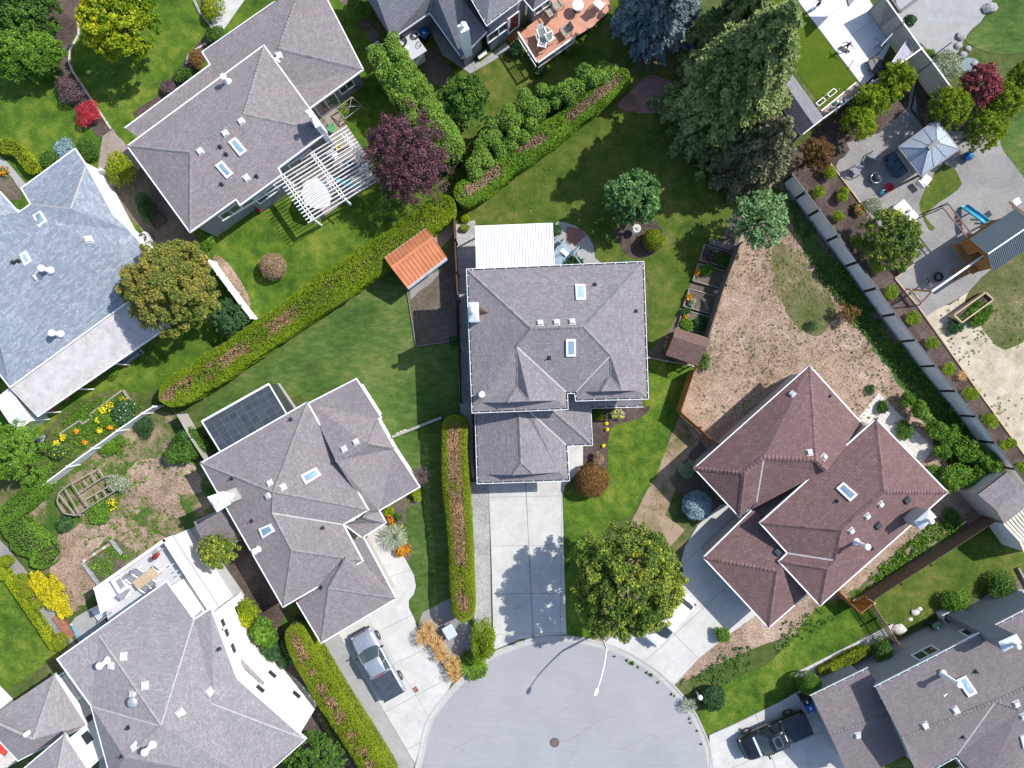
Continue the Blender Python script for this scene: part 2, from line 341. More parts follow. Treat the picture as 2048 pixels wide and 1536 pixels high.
plain('aqua_plastic', (0.12, 0.55, 0.62), 0.4, var=0.08)
plain('red_plastic', (0.5, 0.02, 0.03), 0.4, var=0.1)
plain('pink_plastic', (0.55, 0.08, 0.25), 0.5, var=0.1)
plain('yellow_plastic', (0.7, 0.5, 0.02), 0.5, var=0.08)
plain('green_plastic', (0.09, 0.28, 0.13), 0.5, var=0.1)
plain('red_cloth', (0.55, 0.06, 0.04), 0.9, var=0.1)
plain('white_cloth', (0.8, 0.8, 0.8), 0.95, var=0.03)
plain('grey_cloth', (0.24, 0.25, 0.29), 0.9, var=0.1)
plain('blue_cushion', (0.07, 0.11, 0.17), 0.9, var=0.15)
plain('terracotta', (0.3, 0.13, 0.09), 0.85, var=0.2)
plain('rusty_iron', (0.16, 0.1, 0.09), 0.8, var=0.25, scale=9)
plain('deck_salmon', (0.5, 0.25, 0.17), 0.7, var=0.08, scale=1.5)
plain('deck_blue', (0.25, 0.36, 0.43), 0.7, var=0.1)
plain('deck_white', (0.46, 0.47, 0.5), 0.7, var=0.04)
plain('panel_grey', (0.8, 0.81, 0.84), 0.6, var=0.06, scale=1.2)
plain('bar_grey', (0.15, 0.175, 0.2), 0.5)
plain('board_grey', (0.26, 0.27, 0.34), 0.5)
plain('metal_roof_grey', (0.42, 0.47, 0.53), 0.45, 0.5, 0.1, var=0.06)
plain('metal_roof_dark', (0.075, 0.1, 0.12), 0.5, 0.5, 0.1, var=0.08)
plain('patio_roof', (0.46, 0.44, 0.44), 0.8, var=0.12, scale=1.4)
plain('cream_steel', (0.62, 0.55, 0.46), 0.7, var=0.08)
plain('tan_wall', (0.5, 0.46, 0.4), 0.85, var=0.08)
plain('grey_wall', (0.32, 0.32, 0.335), 0.85, var=0.05)
plain('stone_pale', (0.52, 0.49, 0.45), 0.9, var=0.2, scale=5)
plain('stone_grey', (0.3, 0.3, 0.3), 0.9, var=0.25, scale=5)
plain('rubber', (0.02, 0.02, 0.022), 0.85, var=0.1)
plain('brick_edge', (0.36, 0.24, 0.2), 0.9, var=0.2, scale=8)
plain('paver_red', (0.25, 0.13, 0.11), 0.9, var=0.25, scale=7)
plain('dark_red', (0.16, 0.025, 0.022), 0.6, var=0.1)
siding_mat('siding_grey', (0.24, 0.25, 0.28)); siding_mat('siding_white', (0.74, 0.74, 0.74)); siding_mat('siding_tan', (0.46, 0.43, 0.41))
wood_mat('wood_brown', (0.13, 0.085, 0.06)); wood_mat('wood_grey', (0.23, 0.195, 0.17)); wood_mat('wood_orange', (0.42, 0.18, 0.065))
wood_mat('wood_pale', (0.55, 0.42, 0.28)); wood_mat('wood_dark', (0.07, 0.06, 0.058)); wood_mat('slat_grey', (0.34, 0.36, 0.36)); wood_mat('wood_weathered', (0.36, 0.33, 0.28))
wood_mat('bark_brown', (0.11, 0.085, 0.065)); wood_mat('cedar_play', (0.4, 0.19, 0.07)); wood_mat('wood_fence_tan', (0.2, 0.145, 0.105))
def glass(name, c, rough=0.06, spec=0.8, tr=0.0, vary=0.5):
    m, nt, b = base_mat(name, rough, spec)
    oi = nd(nt, 'ShaderNodeObjectInfo'); col = ramp(nt, noise(nt, pos(nt), 1.5, 3), [(0.3, tuple(x * 0.7 for x in c)), (0.7, c)])
    col = mix(nt, mapr(nt, oi.outputs['Random'], 0, 1, 0, vary), col, tuple(min(.8, x * 2.0 + .05) for x in c)); nt.links.new(col, b.inputs['Base Color'])
    b.inputs['Transmission Weight'].default_value = tr
glass('sky_glass', (0.2, 0.3, 0.4), 0.18); glass('window_glass', (0.03, 0.04, 0.05)); glass('teal_glass', (0.12, 0.22, 0.24), 0.1); glass('car_glass', (0.02, 0.035, 0.04), 0.03)  # sky_glass: sky reflection of the skylight panes put into a pale blue base
glass('roof_glass', (0.05, 0.06, 0.075), 0.25, 0.5, 0.0, 0.14); glass('frost_panel', (0.55, 0.62, 0.68), 0.3, 0.5); glass('water', (0.1, 0.16, 0.19), 0.05, 0.7); glass('house_glass', (0.35, 0.42, 0.4), 0.1, 0.7, 0.6)
def car_paint(name, c, metal=0.3, rough=0.25):
    m, nt, b = base_mat(name, rough, 0.6, metal)
    f = noise(nt, pos(nt), 2.0, 4)
    nt.links.new(ramp(nt, f, [(0.3, tuple(x * 0.92 for x in c)), (0.7, c)]), b.inputs['Base Color'])
    b.inputs['Coat Weight'].default_value = 0.5; b.inputs['Coat Roughness'].default_value = 0.08
car_paint('paint_silver', (0.42, 0.46, 0.53), 0.55, 0.3); car_paint('paint_black', (0.012, 0.014, 0.02), 0.2, 0.2); car_paint('paint_white', (0.75, 0.75, 0.75), 0.0, 0.3)
plain('chrome', (0.7, 0.72, 0.75), 0.15, 0.5, 0.9, var=0.02); plain('bed_cover', (0.045, 0.055, 0.08), 0.8, var=0.15); plain('lamp_red', (0.4, 0.01, 0.02), 0.25, var=0.05)
plain('lamp_clear', (0.6, 0.62, 0.65), 0.15, 0.6, var=0.05)
plain('skin', (0.42, 0.24, 0.17), 0.6, var=0.05); plain('hair', (0.035, 0.025, 0.02), 0.7, var=0.1); plain('shirt_dark', (0.05, 0.05, 0.065), 0.9); plain('trouser_grey', (0.09, 0.095, 0.11), 0.9)
plain('short_blue', (0.06, 0.25, 0.5), 0.9); plain('shirt_plum', (0.1, 0.05, 0.07), 0.9)
# foliage: albedo by leaf
def lf(name, lo, mid, hi, **k): leaf_mat(name, [(p, tuple(min(.85, 1.4 * x) for x in c)) for p, c in ((0.0, lo), (0.5, mid), (1.0, hi))], **k)
lf('leaf_hedge', (0.06, 0.105, 0.005), (0.13, 0.2, 0.008), (0.24, 0.3, 0.015), dry=(0.4, 0.24, 0.14))
lf('leaf_hedge_green', (0.04, 0.09, 0.006), (0.1, 0.19, 0.012), (0.2, 0.3, 0.025), dry=(0.34, 0.22, 0.15))
lf('leaf_hedge_bright', (0.06, 0.095, 0.004), (0.135, 0.185, 0.008), (0.25, 0.29, 0.015), dry=(0.42, 0.25, 0.15))
lf('leaf_cedar', (0.04, 0.09, 0.012), (0.12, 0.21, 0.03), (0.24, 0.36, 0.06), dry=(0.25, 0.15, 0.1))
lf('leaf_green', (0.02, 0.055, 0.008), (0.055, 0.12, 0.018), (0.11, 0.2, 0.03))
lf('leaf_deep', (0.012, 0.04, 0.015), (0.035, 0.09, 0.03), (0.08, 0.16, 0.05))
lf('leaf_pale', (0.05, 0.11, 0.035), (0.12, 0.22, 0.08), (0.24, 0.36, 0.16))
lf('leaf_glossy', (0.025, 0.08, 0.022), (0.07, 0.16, 0.045), (0.17, 0.3, 0.1))
lf('leaf_fresh', (0.03, 0.085, 0.008), (0.08, 0.17, 0.016), (0.17, 0.28, 0.035))
lf('leaf_yellow', (0.055, 0.12, 0.006), (0.18, 0.24, 0.008), (0.4, 0.4, 0.015))
lf('leaf_gold', (0.09, 0.14, 0.01), (0.42, 0.36, 0.012), (0.7, 0.55, 0.02))
leaf_mat('leaf_olive', [(0.0, (0.056, 0.114, 0.017)), (0.5, (0.157, 0.239, 0.039)), (0.78, (0.336, 0.410, 0.066)), (1.0, (0.672, 0.593, 0.044))])
lf('leaf_autumn', (0.045, 0.075, 0.012), (0.115, 0.155, 0.028), (0.27, 0.215, 0.05), trans=0.2)
lf('leaf_rust', (0.06, 0.035, 0.012), (0.16, 0.09, 0.03), (0.29, 0.17, 0.055))
lf('leaf_brown', (0.14, 0.09, 0.055), (0.27, 0.19, 0.12), (0.4, 0.29, 0.19))
lf('leaf_purple', (0.024, 0.01, 0.014), (0.075, 0.03, 0.042), (0.2, 0.095, 0.115), trans=0.2)
lf('leaf_plumgrey', (0.05, 0.03, 0.035), (0.12, 0.075, 0.085), (0.2, 0.14, 0.15))
lf('leaf_red', (0.14, 0.012, 0.02), (0.36, 0.03, 0.05), (0.55, 0.1, 0.1))
lf('leaf_maple', (0.09, 0.02, 0.025), (0.22, 0.05, 0.06), (0.36, 0.12, 0.12))
lf('leaf_blue', (0.09, 0.15, 0.17), (0.2, 0.3, 0.34), (0.38, 0.5, 0.55), trans=0.15)
lf('leaf_bluespruce', (0.03, 0.044, 0.048), (0.088, 0.118, 0.127), (0.2, 0.25, 0.265), trans=0.1)
lf('leaf_fir', (0.016, 0.038, 0.011), (0.07, 0.11, 0.03), (0.3, 0.34, 0.12), trans=0.12)
lf('leaf_fir_dark', (0.014, 0.022, 0.012), (0.06, 0.07, 0.033), (0.26, 0.24, 0.13), trans=0.12)
lf('leaf_grass', (0.12, 0.16, 0.08), (0.25, 0.3, 0.2), (0.42, 0.46, 0.36))
lf('leaf_straw', (0.18, 0.11, 0.04), (0.42, 0.26, 0.1), (0.62, 0.44, 0.2))
lf('petal_orange', (0.5, 0.12, 0.005), (0.75, 0.25, 0.01), (0.8, 0.4, 0.02))
lf('petal_yellow', (0.55, 0.35, 0.005), (0.8, 0.55, 0.01), (0.85, 0.7, 0.05))
lf('petal_red', (0.4, 0.02, 0.03), (0.6, 0.06, 0.08), (0.7, 0.15, 0.15))
lf('petal_white', (0.6, 0.6, 0.55), (0.75, 0.75, 0.7), (0.8, 0.8, 0.8))
# ------------------------------------------------------------------ ground sheets, 4 mm apart
LV = {}
def sheet(name, px, lvl, mat, label=None, kind='structure'):
    k = LV[lvl] = LV.get(lvl, -1) + 1; z = 0.004 * lvl + 0.0005 * min(k, 7); mb = MB(); mb.poly([P(x, y, z) for x, y in px])
    o = mb.build(name, mat); o['kind'] = kind
    if label: o['label'] = label
    return o
g = MB(); g.poly([(-260, -260, 0), (260, -260, 0), (260, 260, 0), (-260, 260, 0)]); o = g.build('ground', 'wild_ground'); o['kind'] = 'structure'
S = smooth_px
# lawns and soils of each garden
sheet('lawn', [(-700, -900), (735, -900), (735, 60), (905, 395), (480, 660), (250, 820), (60, 930), (-700, 1100)], 1, 'lawn', 'vivid green lawn round the two houses at the upper left')
sheet('lawn', wob([(735, -300), (1260, -300), (1270, 130), (905, 395), (870, 260), (800, 60)], 2, 20, 2), 2, 'lawn_olive', 'olive lawn below the salmon deck')
sheet('lawn', wob(S([(905, 395), (1255, 150), (1420, 180), (1600, 330), (1480, 490), (1420, 675), (1290, 720), (1290, 520), (950, 545), (908, 460)], 2), 2, 20, 3), 3, 'lawn_olive', 'shaded back lawn between the firs and the house with the white patio roof')
sheet('lawn', wob([(905, 400), (918, 830), (930, 1260), (830, 1260), (780, 1010), (600, 790), (380, 860), (470, 700), (700, 540)], 2, 22, 4), 3, 'lawn_dark', 'muted mown lawn sloping down from the diagonal hedge')
sheet('lawn', wob(S([(1285, 700), (1390, 735), (1362, 825), (1330, 900), (1305, 960), (1280, 1010), (1255, 1060), (1190, 1100), (1132, 1120), (1132, 1290), (1240, 1290), (1300, 1140), (1370, 1060), (1330, 1030), (1385, 900), (1440, 880), (1390, 720), (1285, 690)], 1), 1, 30, 5), 2, 'dry_lawn', 'parched grass between the two front gardens')
sheet('lawn', wob(S([(1290, 700), (1392, 737), (1362, 825), (1338, 870), (1330, 905), (1312, 955), (1290, 985), (1265, 1030), (1220, 1050), (1200, 1070), (1190, 1285), (1132, 1280), (1126, 985), (1215, 960), (1215, 860), (1250, 845), (1290, 810)], 1), 2, 16, 6), 4, 'lawn', 'green front lawn with curved edges by the rust bush')
sheet('ground', wob([(1470, 480), (1580, 380), (1640, 420), (1830, 660), (1990, 880), (2060, 960), (2060, 1060), (1930, 1080), (1700, 1230), (1500, 1300), (1350, 1370), (1370, 1150), (1400, 1060), (1390, 880), (1362, 823), (1388, 740), (1420, 670)], 2, 30, 7), 4, 'dry_grass', 'dry brown lot round the brown roofed house')
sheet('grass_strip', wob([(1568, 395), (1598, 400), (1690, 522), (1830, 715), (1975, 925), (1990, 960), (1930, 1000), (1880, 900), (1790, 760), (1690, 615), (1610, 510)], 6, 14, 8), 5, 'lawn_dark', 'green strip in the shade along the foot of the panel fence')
sheet('grass_patch', wob(S([(1550, 480), (1600, 520), (1650, 570), (1670, 640), (1620, 670), (1570, 620), (1545, 560)], 2), 6, 10, 50), 5, 'faded_grass', 'faded green patch on the dry lot')
sheet('dirt_strip', wob([(1586, 366), (1600, 400), (1700, 545), (1800, 680), (1790, 690), (1690, 560), (1590, 415)], 2, 14, 51), 6, 'soil', 'bare earth at the foot of the panel fence')
sheet('lawn', wob(S([(1700, 1200), (1640, 1210), (1590, 1270), (1530, 1330), (1460, 1360), (1420, 1395), (1395, 1450), (1418, 1468), (1560, 1405), (1750, 1290), (1795, 1250)], 2), 3, 18, 9), 5, 'lawn', 'green lawn between the parched bank and the narrow pavement')
sheet('lawn', wob([(1700, 1215), (1960, 1050), (2060, 1030), (2060, 1140), (1870, 1230), (1800, 1275), (1750, 1215)], 3, 22, 10), 5, 'lawn_olive', 'olive back lawn behind the plank fence at the right')
sheet('grass_strip', wob([(1690, 1190), (1900, 1060), (1930, 1075), (1740, 1195)], 5, 14, 10), 6, 'patchy_lawn', 'weedy strip above the brown plank fence')
sheet('lawn', [(1480, -10), (1600, -10), (1726, 170), (1650, 222), (1600, 150)], 5, 'lawn_sport', 'bright artificial lawn beside the white court')
sheet('ground', wob([(75, 930), (310, 820), (420, 850), (440, 1000), (470, 1100), (330, 1090), (160, 1220), (100, 1240), (60, 1150), (20, 1050)], 4, 22, 11), 3, 'patchy_lawn', 'patchy brown and green yard between the white fence and the deck')
sheet('dirt_patch', wob(S([(240, 985), (262, 935), (320, 912), (385, 925), (405, 985), (350, 985), (372, 1030), (330, 1035), (300, 1012), (262, 1030)], 2), 5, 9, 52), 4, 'dry_grass', 'bare brown ground in the middle of the patchy yard')
sheet('dirt_patch', wob(S([(125, 1065), (200, 1038), (265, 1040), (300, 1065), (335, 1078), (280, 1112), (225, 1078), (166, 1125), (192, 1165), (150, 1222), (118, 1180), (98, 1125)], 2), 5, 9, 53), 4, 'dry_grass', 'bare brown ground behind the white deck')
sheet('lawn', wob([(-60, 1160), (20, 1130), (120, 1310), (30, 1370), (-60, 1420)], 2, 18, 12), 4, 'lawn', 'small lawn at the left edge')
sheet('soil_bed', wob([(400, 1080), (520, 1050), (580, 1200), (560, 1250), (640, 1400), (650, 1480), (760, 1560), (600, 1560), (520, 1300), (440, 1150)], 3, 22, 13), 4, 'mulch', 'dark bare soil between the white house and the long hedge')
sheet('ground', wob([(1690, 1330), (2060, 1150), (2060, 1300), (1700, 1560), (1600, 1560)], 2, 30, 14), 3, 'soil')
# gravel and sand of the play yard
sheet('gravel_yard', wob([(1640, 320), (1720, 250), (1800, 172), (1828, 165), (1835, 220), (1850, 256), (1990, 268), (2070, 390), (2070, 540), (1980, 560), (1840, 640), (1790, 557), (1828, 527), (1736, 427), (1690, 360)], 1.5, 20, 15), 6, 'gravel', 'grey gravel yard under the gazebo and playhouse')
sheet('sand_yard', wob([(1836, 613), (1900, 610), (1990, 545), (2070, 500), (2070, 960), (1946, 768)], 2, 22, 16), 5, 'sand', 'pale bare sandy ground beside the planter')
sheet('grass_patch', wob(S([(1975, 545), (2060, 480), (2070, 640), (2010, 700), (1960, 650), (1930, 600)], 3), 4, 14, 17), 7, 'faded_grass', 'thin grass round the timber planter')
sheet('turf_mat', wob(S([(1845, 390), (1888, 325), (1924, 368), (1878, 405), (1850, 432), (1870, 455), (1858, 460), (1840, 420)], 2), 2, 12, 18), 7, 'lawn_olive', 'worn square of turf laid on the gravel')
sheet('soil_bed', wob([(1596, 345), (1655, 310), (1706, 384), (1736, 427), (1827, 527), (1790, 557), (1836, 613), (1946, 768), (2070, 935), (2040, 985), (1965, 880), (1840, 715), (1720, 545), (1620, 420), (1575, 350)], 1, 24, 19), 8, 'mulch', 'dark mulch bed with small shrubs behind the panel fence')
sheet('soil_bed', [(1833, 225), (1837, 150), (1905, 170), (1990, 240), (1990, 268), (1850, 256)], 8, 'mulch', 'dark mulch bed by the slatted fence')
sheet('lawn', wob(S([(2060, 215), (2010, 250), (2002, 290), (2030, 330), (2060, 355)], 3), 2, 12, 20), 8, 'lawn_dark', 'dark green corner lawn at the right edge')
sheet('soil_bed', [(1640, 265), (1735, 165), (1830, 140), (1815, 215), (1760, 265), (1680, 290)], 9, 'mulch', 'dark bed under the upright cypresses')
sheet('gravel_bed', [(1640, 225), (1715, 165), (1725, 175), (1650, 240)], 9, 'pebble_walk', 'pebble strip by the white edging')
sheet('gravel_yard', wob([(1790, -10), (2000, -10), (1960, 45), (1930, 75), (1915, 105), (1870, 108), (1800, 60)], 2, 16, 21), 6, 'concrete_grey', 'pale rough paving in the upper right garden')
sheet('lawn', wob(S([(2000, -20), (2070, -20), (2070, 90), (2000, 108), (1940, 90), (1935, 72), (1965, 45)], 3), 2, 14, 22), 7, 'lawn_dark', 'dark curved lawn at the upper right corner')
sheet('bark_bed', wob(S([(1235, 210), (1270, 175), (1300, 150), (1360, 170), (1400, 210), (1330, 225), (1270, 225)], 3), 2, 10, 23), 6, 'bark', 'reddish bark bed under the blue spruce')
sheet('soil_bed', wob([(1560, 330), (1660, 230), (1700, 300), (1660, 345), (1600, 380)], 3, 14, 24), 6, 'mulch')
# beds of the left gardens
sheet('soil_bed', wob(S([(90, 0), (160, 0), (165, 45), (140, 90), (140, 130), (160, 165), (225, 265), (205, 280), (130, 190), (115, 100), (95, 40)], 3), 1, 12, 25), 4, 'mulch', 'winding dark bed with a kerb through the upper left lawn')
sheet('gravel_walk', wob([(205, 272), (226, 258), (290, 340), (340, 420), (400, 490), (330, 520), (290, 470), (195, 340), (200, 300)], 1.5, 14, 26), 4, 'pebble_walk', 'pinkish pebble walk between the two houses')
sheet('soil_bed', wob([(228, 375), (290, 330), (390, 470), (415, 520), (330, 500), (250, 430)], 2, 14, 27), 5, 'soil', 'bare soil strip between the two houses')
sheet('soil_bed', wob([(370, 120), (430, 50), (400, 0), (390, -10), (410, -10), (450, 60), (420, 110), (330, 200), (270, 235), (265, 225), (330, 180)], 2, 14, 28), 4, 'mulch', 'planting bed along the pale driveway and grey roof')
sheet('path', S([(0, 315), (20, 330), (45, 360), (58, 375), (40, 378), (20, 350), (0, 345)], 3), 6, 'concrete_grey', 'curved grey path at the left edge')
sheet('soil_bed', wob([(0, 335), (40, 372), (42, 400), (0, 400)], 2, 10, 29), 5, 'soil')
sheet('dirt_patch', wob(S([(425, 515), (450, 520), (480, 560), (500, 600), (495, 620), (470, 590)], 3), 3, 10, 30), 4, 'dry_grass', 'bare dry patch inside the white fence')
sheet('dirt_walk', wob([(672, -10), (700, -10), (760, 75), (745, 85)], 2, 12, 31), 4, 'soil', 'bare earth path beside the tall double hedge')
sheet('soil_bed', wob(S([(1232, 455), (1300, 430), (1330, 480), (1300, 512), (1262, 515), (1240, 490)], 3), 2, 10, 32), 6, 'mulch', 'round mulch bed at the foot of the garden tree')
sheet('gravel_walk', wob([(908, 450), (950, 440), (952, 545), (936, 545), (948, 965), (922, 850), (918, 770)], 1, 16, 33), 5, 'river_gravel', 'gravel strip between the brown fence and the house')
sheet('soil_bed', [(818, 575), (870, 555), (893, 520), (906, 470), (914, 600), (918, 680), (832, 692)], 5, 'soil', 'bare vegetable plot beside the orange shed')
sheet('gravel_walk', wob([(820, 576), (885, 535), (880, 548), (820, 600)], 2, 10, 34), 6, 'gravel')
sheet('gravel_walk', wob([(880, 460), (906, 425), (906, 470), (880, 500), (860, 470)], 2, 10, 35), 6, 'pebble_walk')
sheet('soil_bed', wob(S([(1180, 818), (1285, 812), (1300, 815), (1290, 830), (1265, 842), (1230, 848), (1218, 870), (1215, 905), (1214, 935), (1200, 945), (1166, 940), (1166, 890), (1180, 886)], 2), 1.5, 10, 36), 6, 'mulch', 'mulch bed with yellow flowers wrapping the front porch')
sheet('gravel_strip', [(934, 965), (978, 964), (983, 1285), (950, 1262)], 6, 'river_gravel', 'pale gravel strip between the tall hedge and the driveway')
sheet('soil_bed', wob(S([(757, 1030), (775, 1015), (815, 985), (840, 990), (835, 1010), (813, 1015), (815, 1060), (822, 1110), (810, 1120), (786, 1090), (772, 1050)], 2), 1.5, 10, 37), 6, 'soil', 'flower bed along the curved white walk')
sheet('gravel_bed', wob([(845, 1225), (905, 1195), (950, 1262), (985, 1290), (905, 1362), (835, 1252)], 1.5, 12, 38), 6, 'gravel', 'gravel bed with straw coloured grasses at the kerb')
sheet('soil_bed', wob([(1480, 478), (1500, 440), (1470, 420), (1440, 480), (1400, 520), (1340, 660), (1290, 715), (1330, 720), (1415, 690)], 2, 14, 39), 5, 'soil', 'soil path round the raised beds')
sheet('soil_bed', wob(S([(80, 870), (165, 800), (248, 780), (300, 812), (170, 905), (92, 950), (75, 930)], 2), 2, 12, 40), 4, 'wild_ground', 'flower garden above the white fence')
sheet('sand_patch', wob([(170, 1130), (235, 1080), (270, 1110), (210, 1165)], 2, 10, 41), 5, 'soil', 'weedy walled bed behind the white deck')
sheet('soil_bed', wob([(1390, 1035), (1340, 960), (1400, 880), (1440, 940), (1480, 1020), (1420, 1050)], 3, 14, 42), 6, 'soil')
sheet('gravel_bank', wob([(-20, 1060), (20, 1100), (120, 1230), (160, 1310), (130, 1320), (30, 1170), (-20, 1120)], 2, 14, 43), 5, 'gravel', 'pale stony bank with clipped bushes at the left edge')
sheet('soil_bed', wob([(1655, 1350), (1795, 1275), (1760, 1255), (1640, 1330)], 2, 14, 44), 6, 'soil', 'narrow bed between the grey wall and the pavement')
sheet('lawn', wob([(1750, 1530), (1860, 1500), (1830, 1560)], 2, 12, 45), 6, 'lawn_dark')
# ------------------------------------------------------------------ road, kerb, driveways
road_arc = [(700, 1900), (800, 1640), (842, 1536), (862, 1452), (897, 1399), (937, 1357), (987, 1317), (1024, 1302), (1066, 1288), (1111, 1283), (1149, 1285), (1186, 1292), (1224, 1303), (1261, 1319), (1311, 1352), (1349, 1389), (1374, 1420), (1394, 1459), (1409, 1498), (1415, 1540), (1430, 1640), (1470, 1900)]
arc = smooth_px(road_arc, 4, False)
road = sheet('road', arc, 7, 'asphalt', 'pale asphalt turning circle of the cul-de-sac')
def kerb(path, w0, w1, h):
    """gutter pan and upstand following the road edge"""
    mb = MB(); pts = [P(x, y) for x, y in path]; n = len(pts)
    nr = []
    for i in range(n):
        d = pts[min(i + 1, n - 1)] - pts[max(i - 1, 0)]; d.normalize(); nr.append(Vector((-d.y, d.x, 0)))
    prof = [(0.0, 0.036), (w0, 0.04), (w0 + 0.05, 0.04 + h), (w0 + w1, 0.04 + h), (w0 + w1 + 0.02, 0.0)]
    mb.grid([[p + nv * a + Vector((0, 0, b)) for a, b in prof] for p, nv in zip(pts, nr)], False)
    return mb
ko = kerb(arc, 0.32, 0.16, 0.05).build('kerb', 'curb_concrete'); ko['kind'] = 'structure'; ko['label'] = 'concrete kerb and gutter round the turning circle'
def slabs(name, px, lines, lvl, mat, label, gap=0.011, h=0.03):
    """a driveway: dirt bed in the joints and one object per poured slab"""
    z0 = 0.004 * lvl + 0.004; base = sheet(name, px, lvl, 'joint_dirt', label)
    polys = [[(P(x, y).x, P(x, y).y) for x, y in px]]
    for a, b in lines:
        a2, b2 = P(*a), P(*b); polys = [q for p in polys for q in split(p, (a2.x, a2.y), (b2.x, b2.y))]
    for p in polys:
        if area2(p) < 0: p = p[::-1]
        clean = [p[i] for i in range(len(p)) if math.hypot(p[i][0] - p[i - 1][0], p[i][1] - p[i - 1][1]) > 0.04]
        if len(clean) < 3: continue
        q = inset([(x, y, 0) for x, y in clean], gap)
        q2 = inset(q, 0.015)
        mb = MB(); mb.grid([[(v.x, v.y, z0 + 0.002) for v in q], [(v.x, v.y, z0 + h - 0.008) for v in q], [(v.x, v.y, z0 + h) for v in q2]], True, 0, (False, True))
        mb.build('slab', mat, base)
    return base
slabs('driveway', [(976, 960), (1136, 956), (1134, 885), (1166, 884), (1166, 932), (1150, 950), (1130, 972), (1125, 992), (1129, 1150), (1133, 1268), (1100, 1270), (1040, 1278), (987, 1300), (982, 1100)],
      [((900, 996), (1200, 990)), ((900, 1093), (1200, 1089)), ((900, 1188), (1200, 1185)), ((1049, 940), (1056, 1065)), ((1056, 1065), (1066, 1290)), ((900, 1272), (1200, 1262)), ((1124, 960), (1126, 800))], 8, 'concrete', 'light concrete driveway of jointed slabs below the garage of the middle house')
slabs('driveway', [(640, 1290), (665, 1240), (700, 1120), (757, 1040), (772, 1030), (776, 1055), (790, 1085), (812, 1120), (828, 1150), (832, 1172), (828, 1188), (818, 1200), (818, 1215), (830, 1240), (833, 1252), (905, 1362), (892, 1390), (858, 1444), (830, 1527), (677, 1268)],
      [((640, 1320), (840, 1222)), ((700, 1370), (880, 1284)), ((740, 1440), (910, 1348)), ((735, 1235), (862, 1440)), ((760, 1160), (850, 1130)), ((790, 1510), (870, 1470))], 8, 'concrete', 'bright concrete driveway under the silver pickup')
sheet('gravel_strip', [(640, 1287), (677, 1266), (830, 1528), (780, 1640), (700, 1420)], 7, 'concrete_grey', 'grey crushed stone strip beside the long hedge')
slabs('driveway', [(1204, 1290), (1240, 1255), (1330, 1200), (1366, 1143), (1362, 1120), (1370, 1092), (1395, 1050), (1440, 1010), (1480, 1000), (1560, 1100), (1540, 1235), (1511, 1230), (1439, 1283), (1399, 1315), (1349, 1369), (1305, 1335), (1255, 1305)],
      [((1294, 1318), (1454, 1172)), ((1340, 1260), (1396, 1317)), ((1364, 1130), (1500, 1000))], 8, 'concrete', 'concrete driveway where the white car is parked')
slabs('driveway', [(1418, 1470), (1470, 1447), (1560, 1403), (1600, 1380), (1640, 1360), (1760, 1540), (1730, 1640), (1440, 1640), (1420, 1560)],
      [((1400, 1560), (1700, 1440)), ((1500, 1400), (1560, 1560)), ((1520, 1620), (1720, 1530))], 8, 'concrete', 'concrete driveway under the black pickup')
slabs('pavement', [(1590, 1352), (1600, 1340), (1755, 1262), (1785, 1247), (1792, 1262), (1765, 1278), (1612, 1358)],
      [((1620 + 19 * i, 1360 - 9 * i), (1605 + 19 * i, 1330 - 9 * i)) for i in range(1, 8)], 8, 'concrete', 'narrow pavement of square slabs leading to the picket fence')
slabs('court', [(1600, -30), (1722, -30), (1784, 84), (1748, 152), (1724, 173), (1596, 4)],
      [((1640, 52), (1760, -30)), ((1670, 92), (1790, 14)), ((1700, 135), (1800, 70))], 9, 'concrete_white', 'white concrete play court with a boy on a skateboard', 0.012)
slabs('patio', [(372, 1064), (394, 1050), (490, 1190), (460, 1228), (440, 1210)], [((400, 1120), (440, 1095))], 7, 'concrete_grey', 'pale paving beside the white deck wall')
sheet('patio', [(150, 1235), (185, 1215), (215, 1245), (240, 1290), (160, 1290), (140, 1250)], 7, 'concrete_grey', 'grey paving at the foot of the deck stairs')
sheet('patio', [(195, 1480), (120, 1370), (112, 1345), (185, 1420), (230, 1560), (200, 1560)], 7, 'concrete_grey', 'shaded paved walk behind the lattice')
sheet('patio', [(540, 768), (562, 775), (600, 840), (575, 850)], 6, 'concrete', 'white slab beside the glass roof')
slabs('path', [(905, 50), (925, 115), (960, 125), (1012, 85), (1022, 95), (990, 120), (940, 148), (885, 110), (860, 60), (870, 30)], [((900, 120), (930, 100)), ((960, 150), (930, 110)), ((1000, 120), (980, 90))], 7, 'concrete_grey', 'concrete walk wrapping the dark roofed house')
sheet('soil_bed', wob([(838, 110), (868, 95), (905, 140), (890, 175), (860, 170)], 2, 10, 47), 6, 'soil')
sheet('driveway', [(430, -80), (545, -80), (440, 70), (420, 40)], 6, 'concrete', 'pale driveway at the top edge')
sheet('patio', [(600, 255), (670, 215), (700, 260), (760, 350), (640, 440), (560, 350)], 5, 'pebble_walk', 'tiled patio under the white pergola')
sheet('patio', S([(1108, 450), (1140, 448), (1170, 465), (1186, 490), (1190, 515), (1200, 530), (1108, 530)], 3), 7, 'concrete_grey', 'rounded paving beside the blue steps')
sheet('patio', [(1134, 452), (1162, 458), (1172, 470), (1150, 492), (1130, 478)], 8, 'paver_red', 'square of red pavers in the rounded paving')
sheet('concrete_pad', [(1715, 838), (1758, 785), (1800, 830), (1868, 895), (1845, 925), (1760, 860)], 7, 'stone_pale', 'pale broken concrete patio beside the brown house')
sheet('ledge', [(1960, 1200), (1995, 1175), (2060, 1180), (2060, 1230), (1990, 1240)], 7, 'concrete_grey')
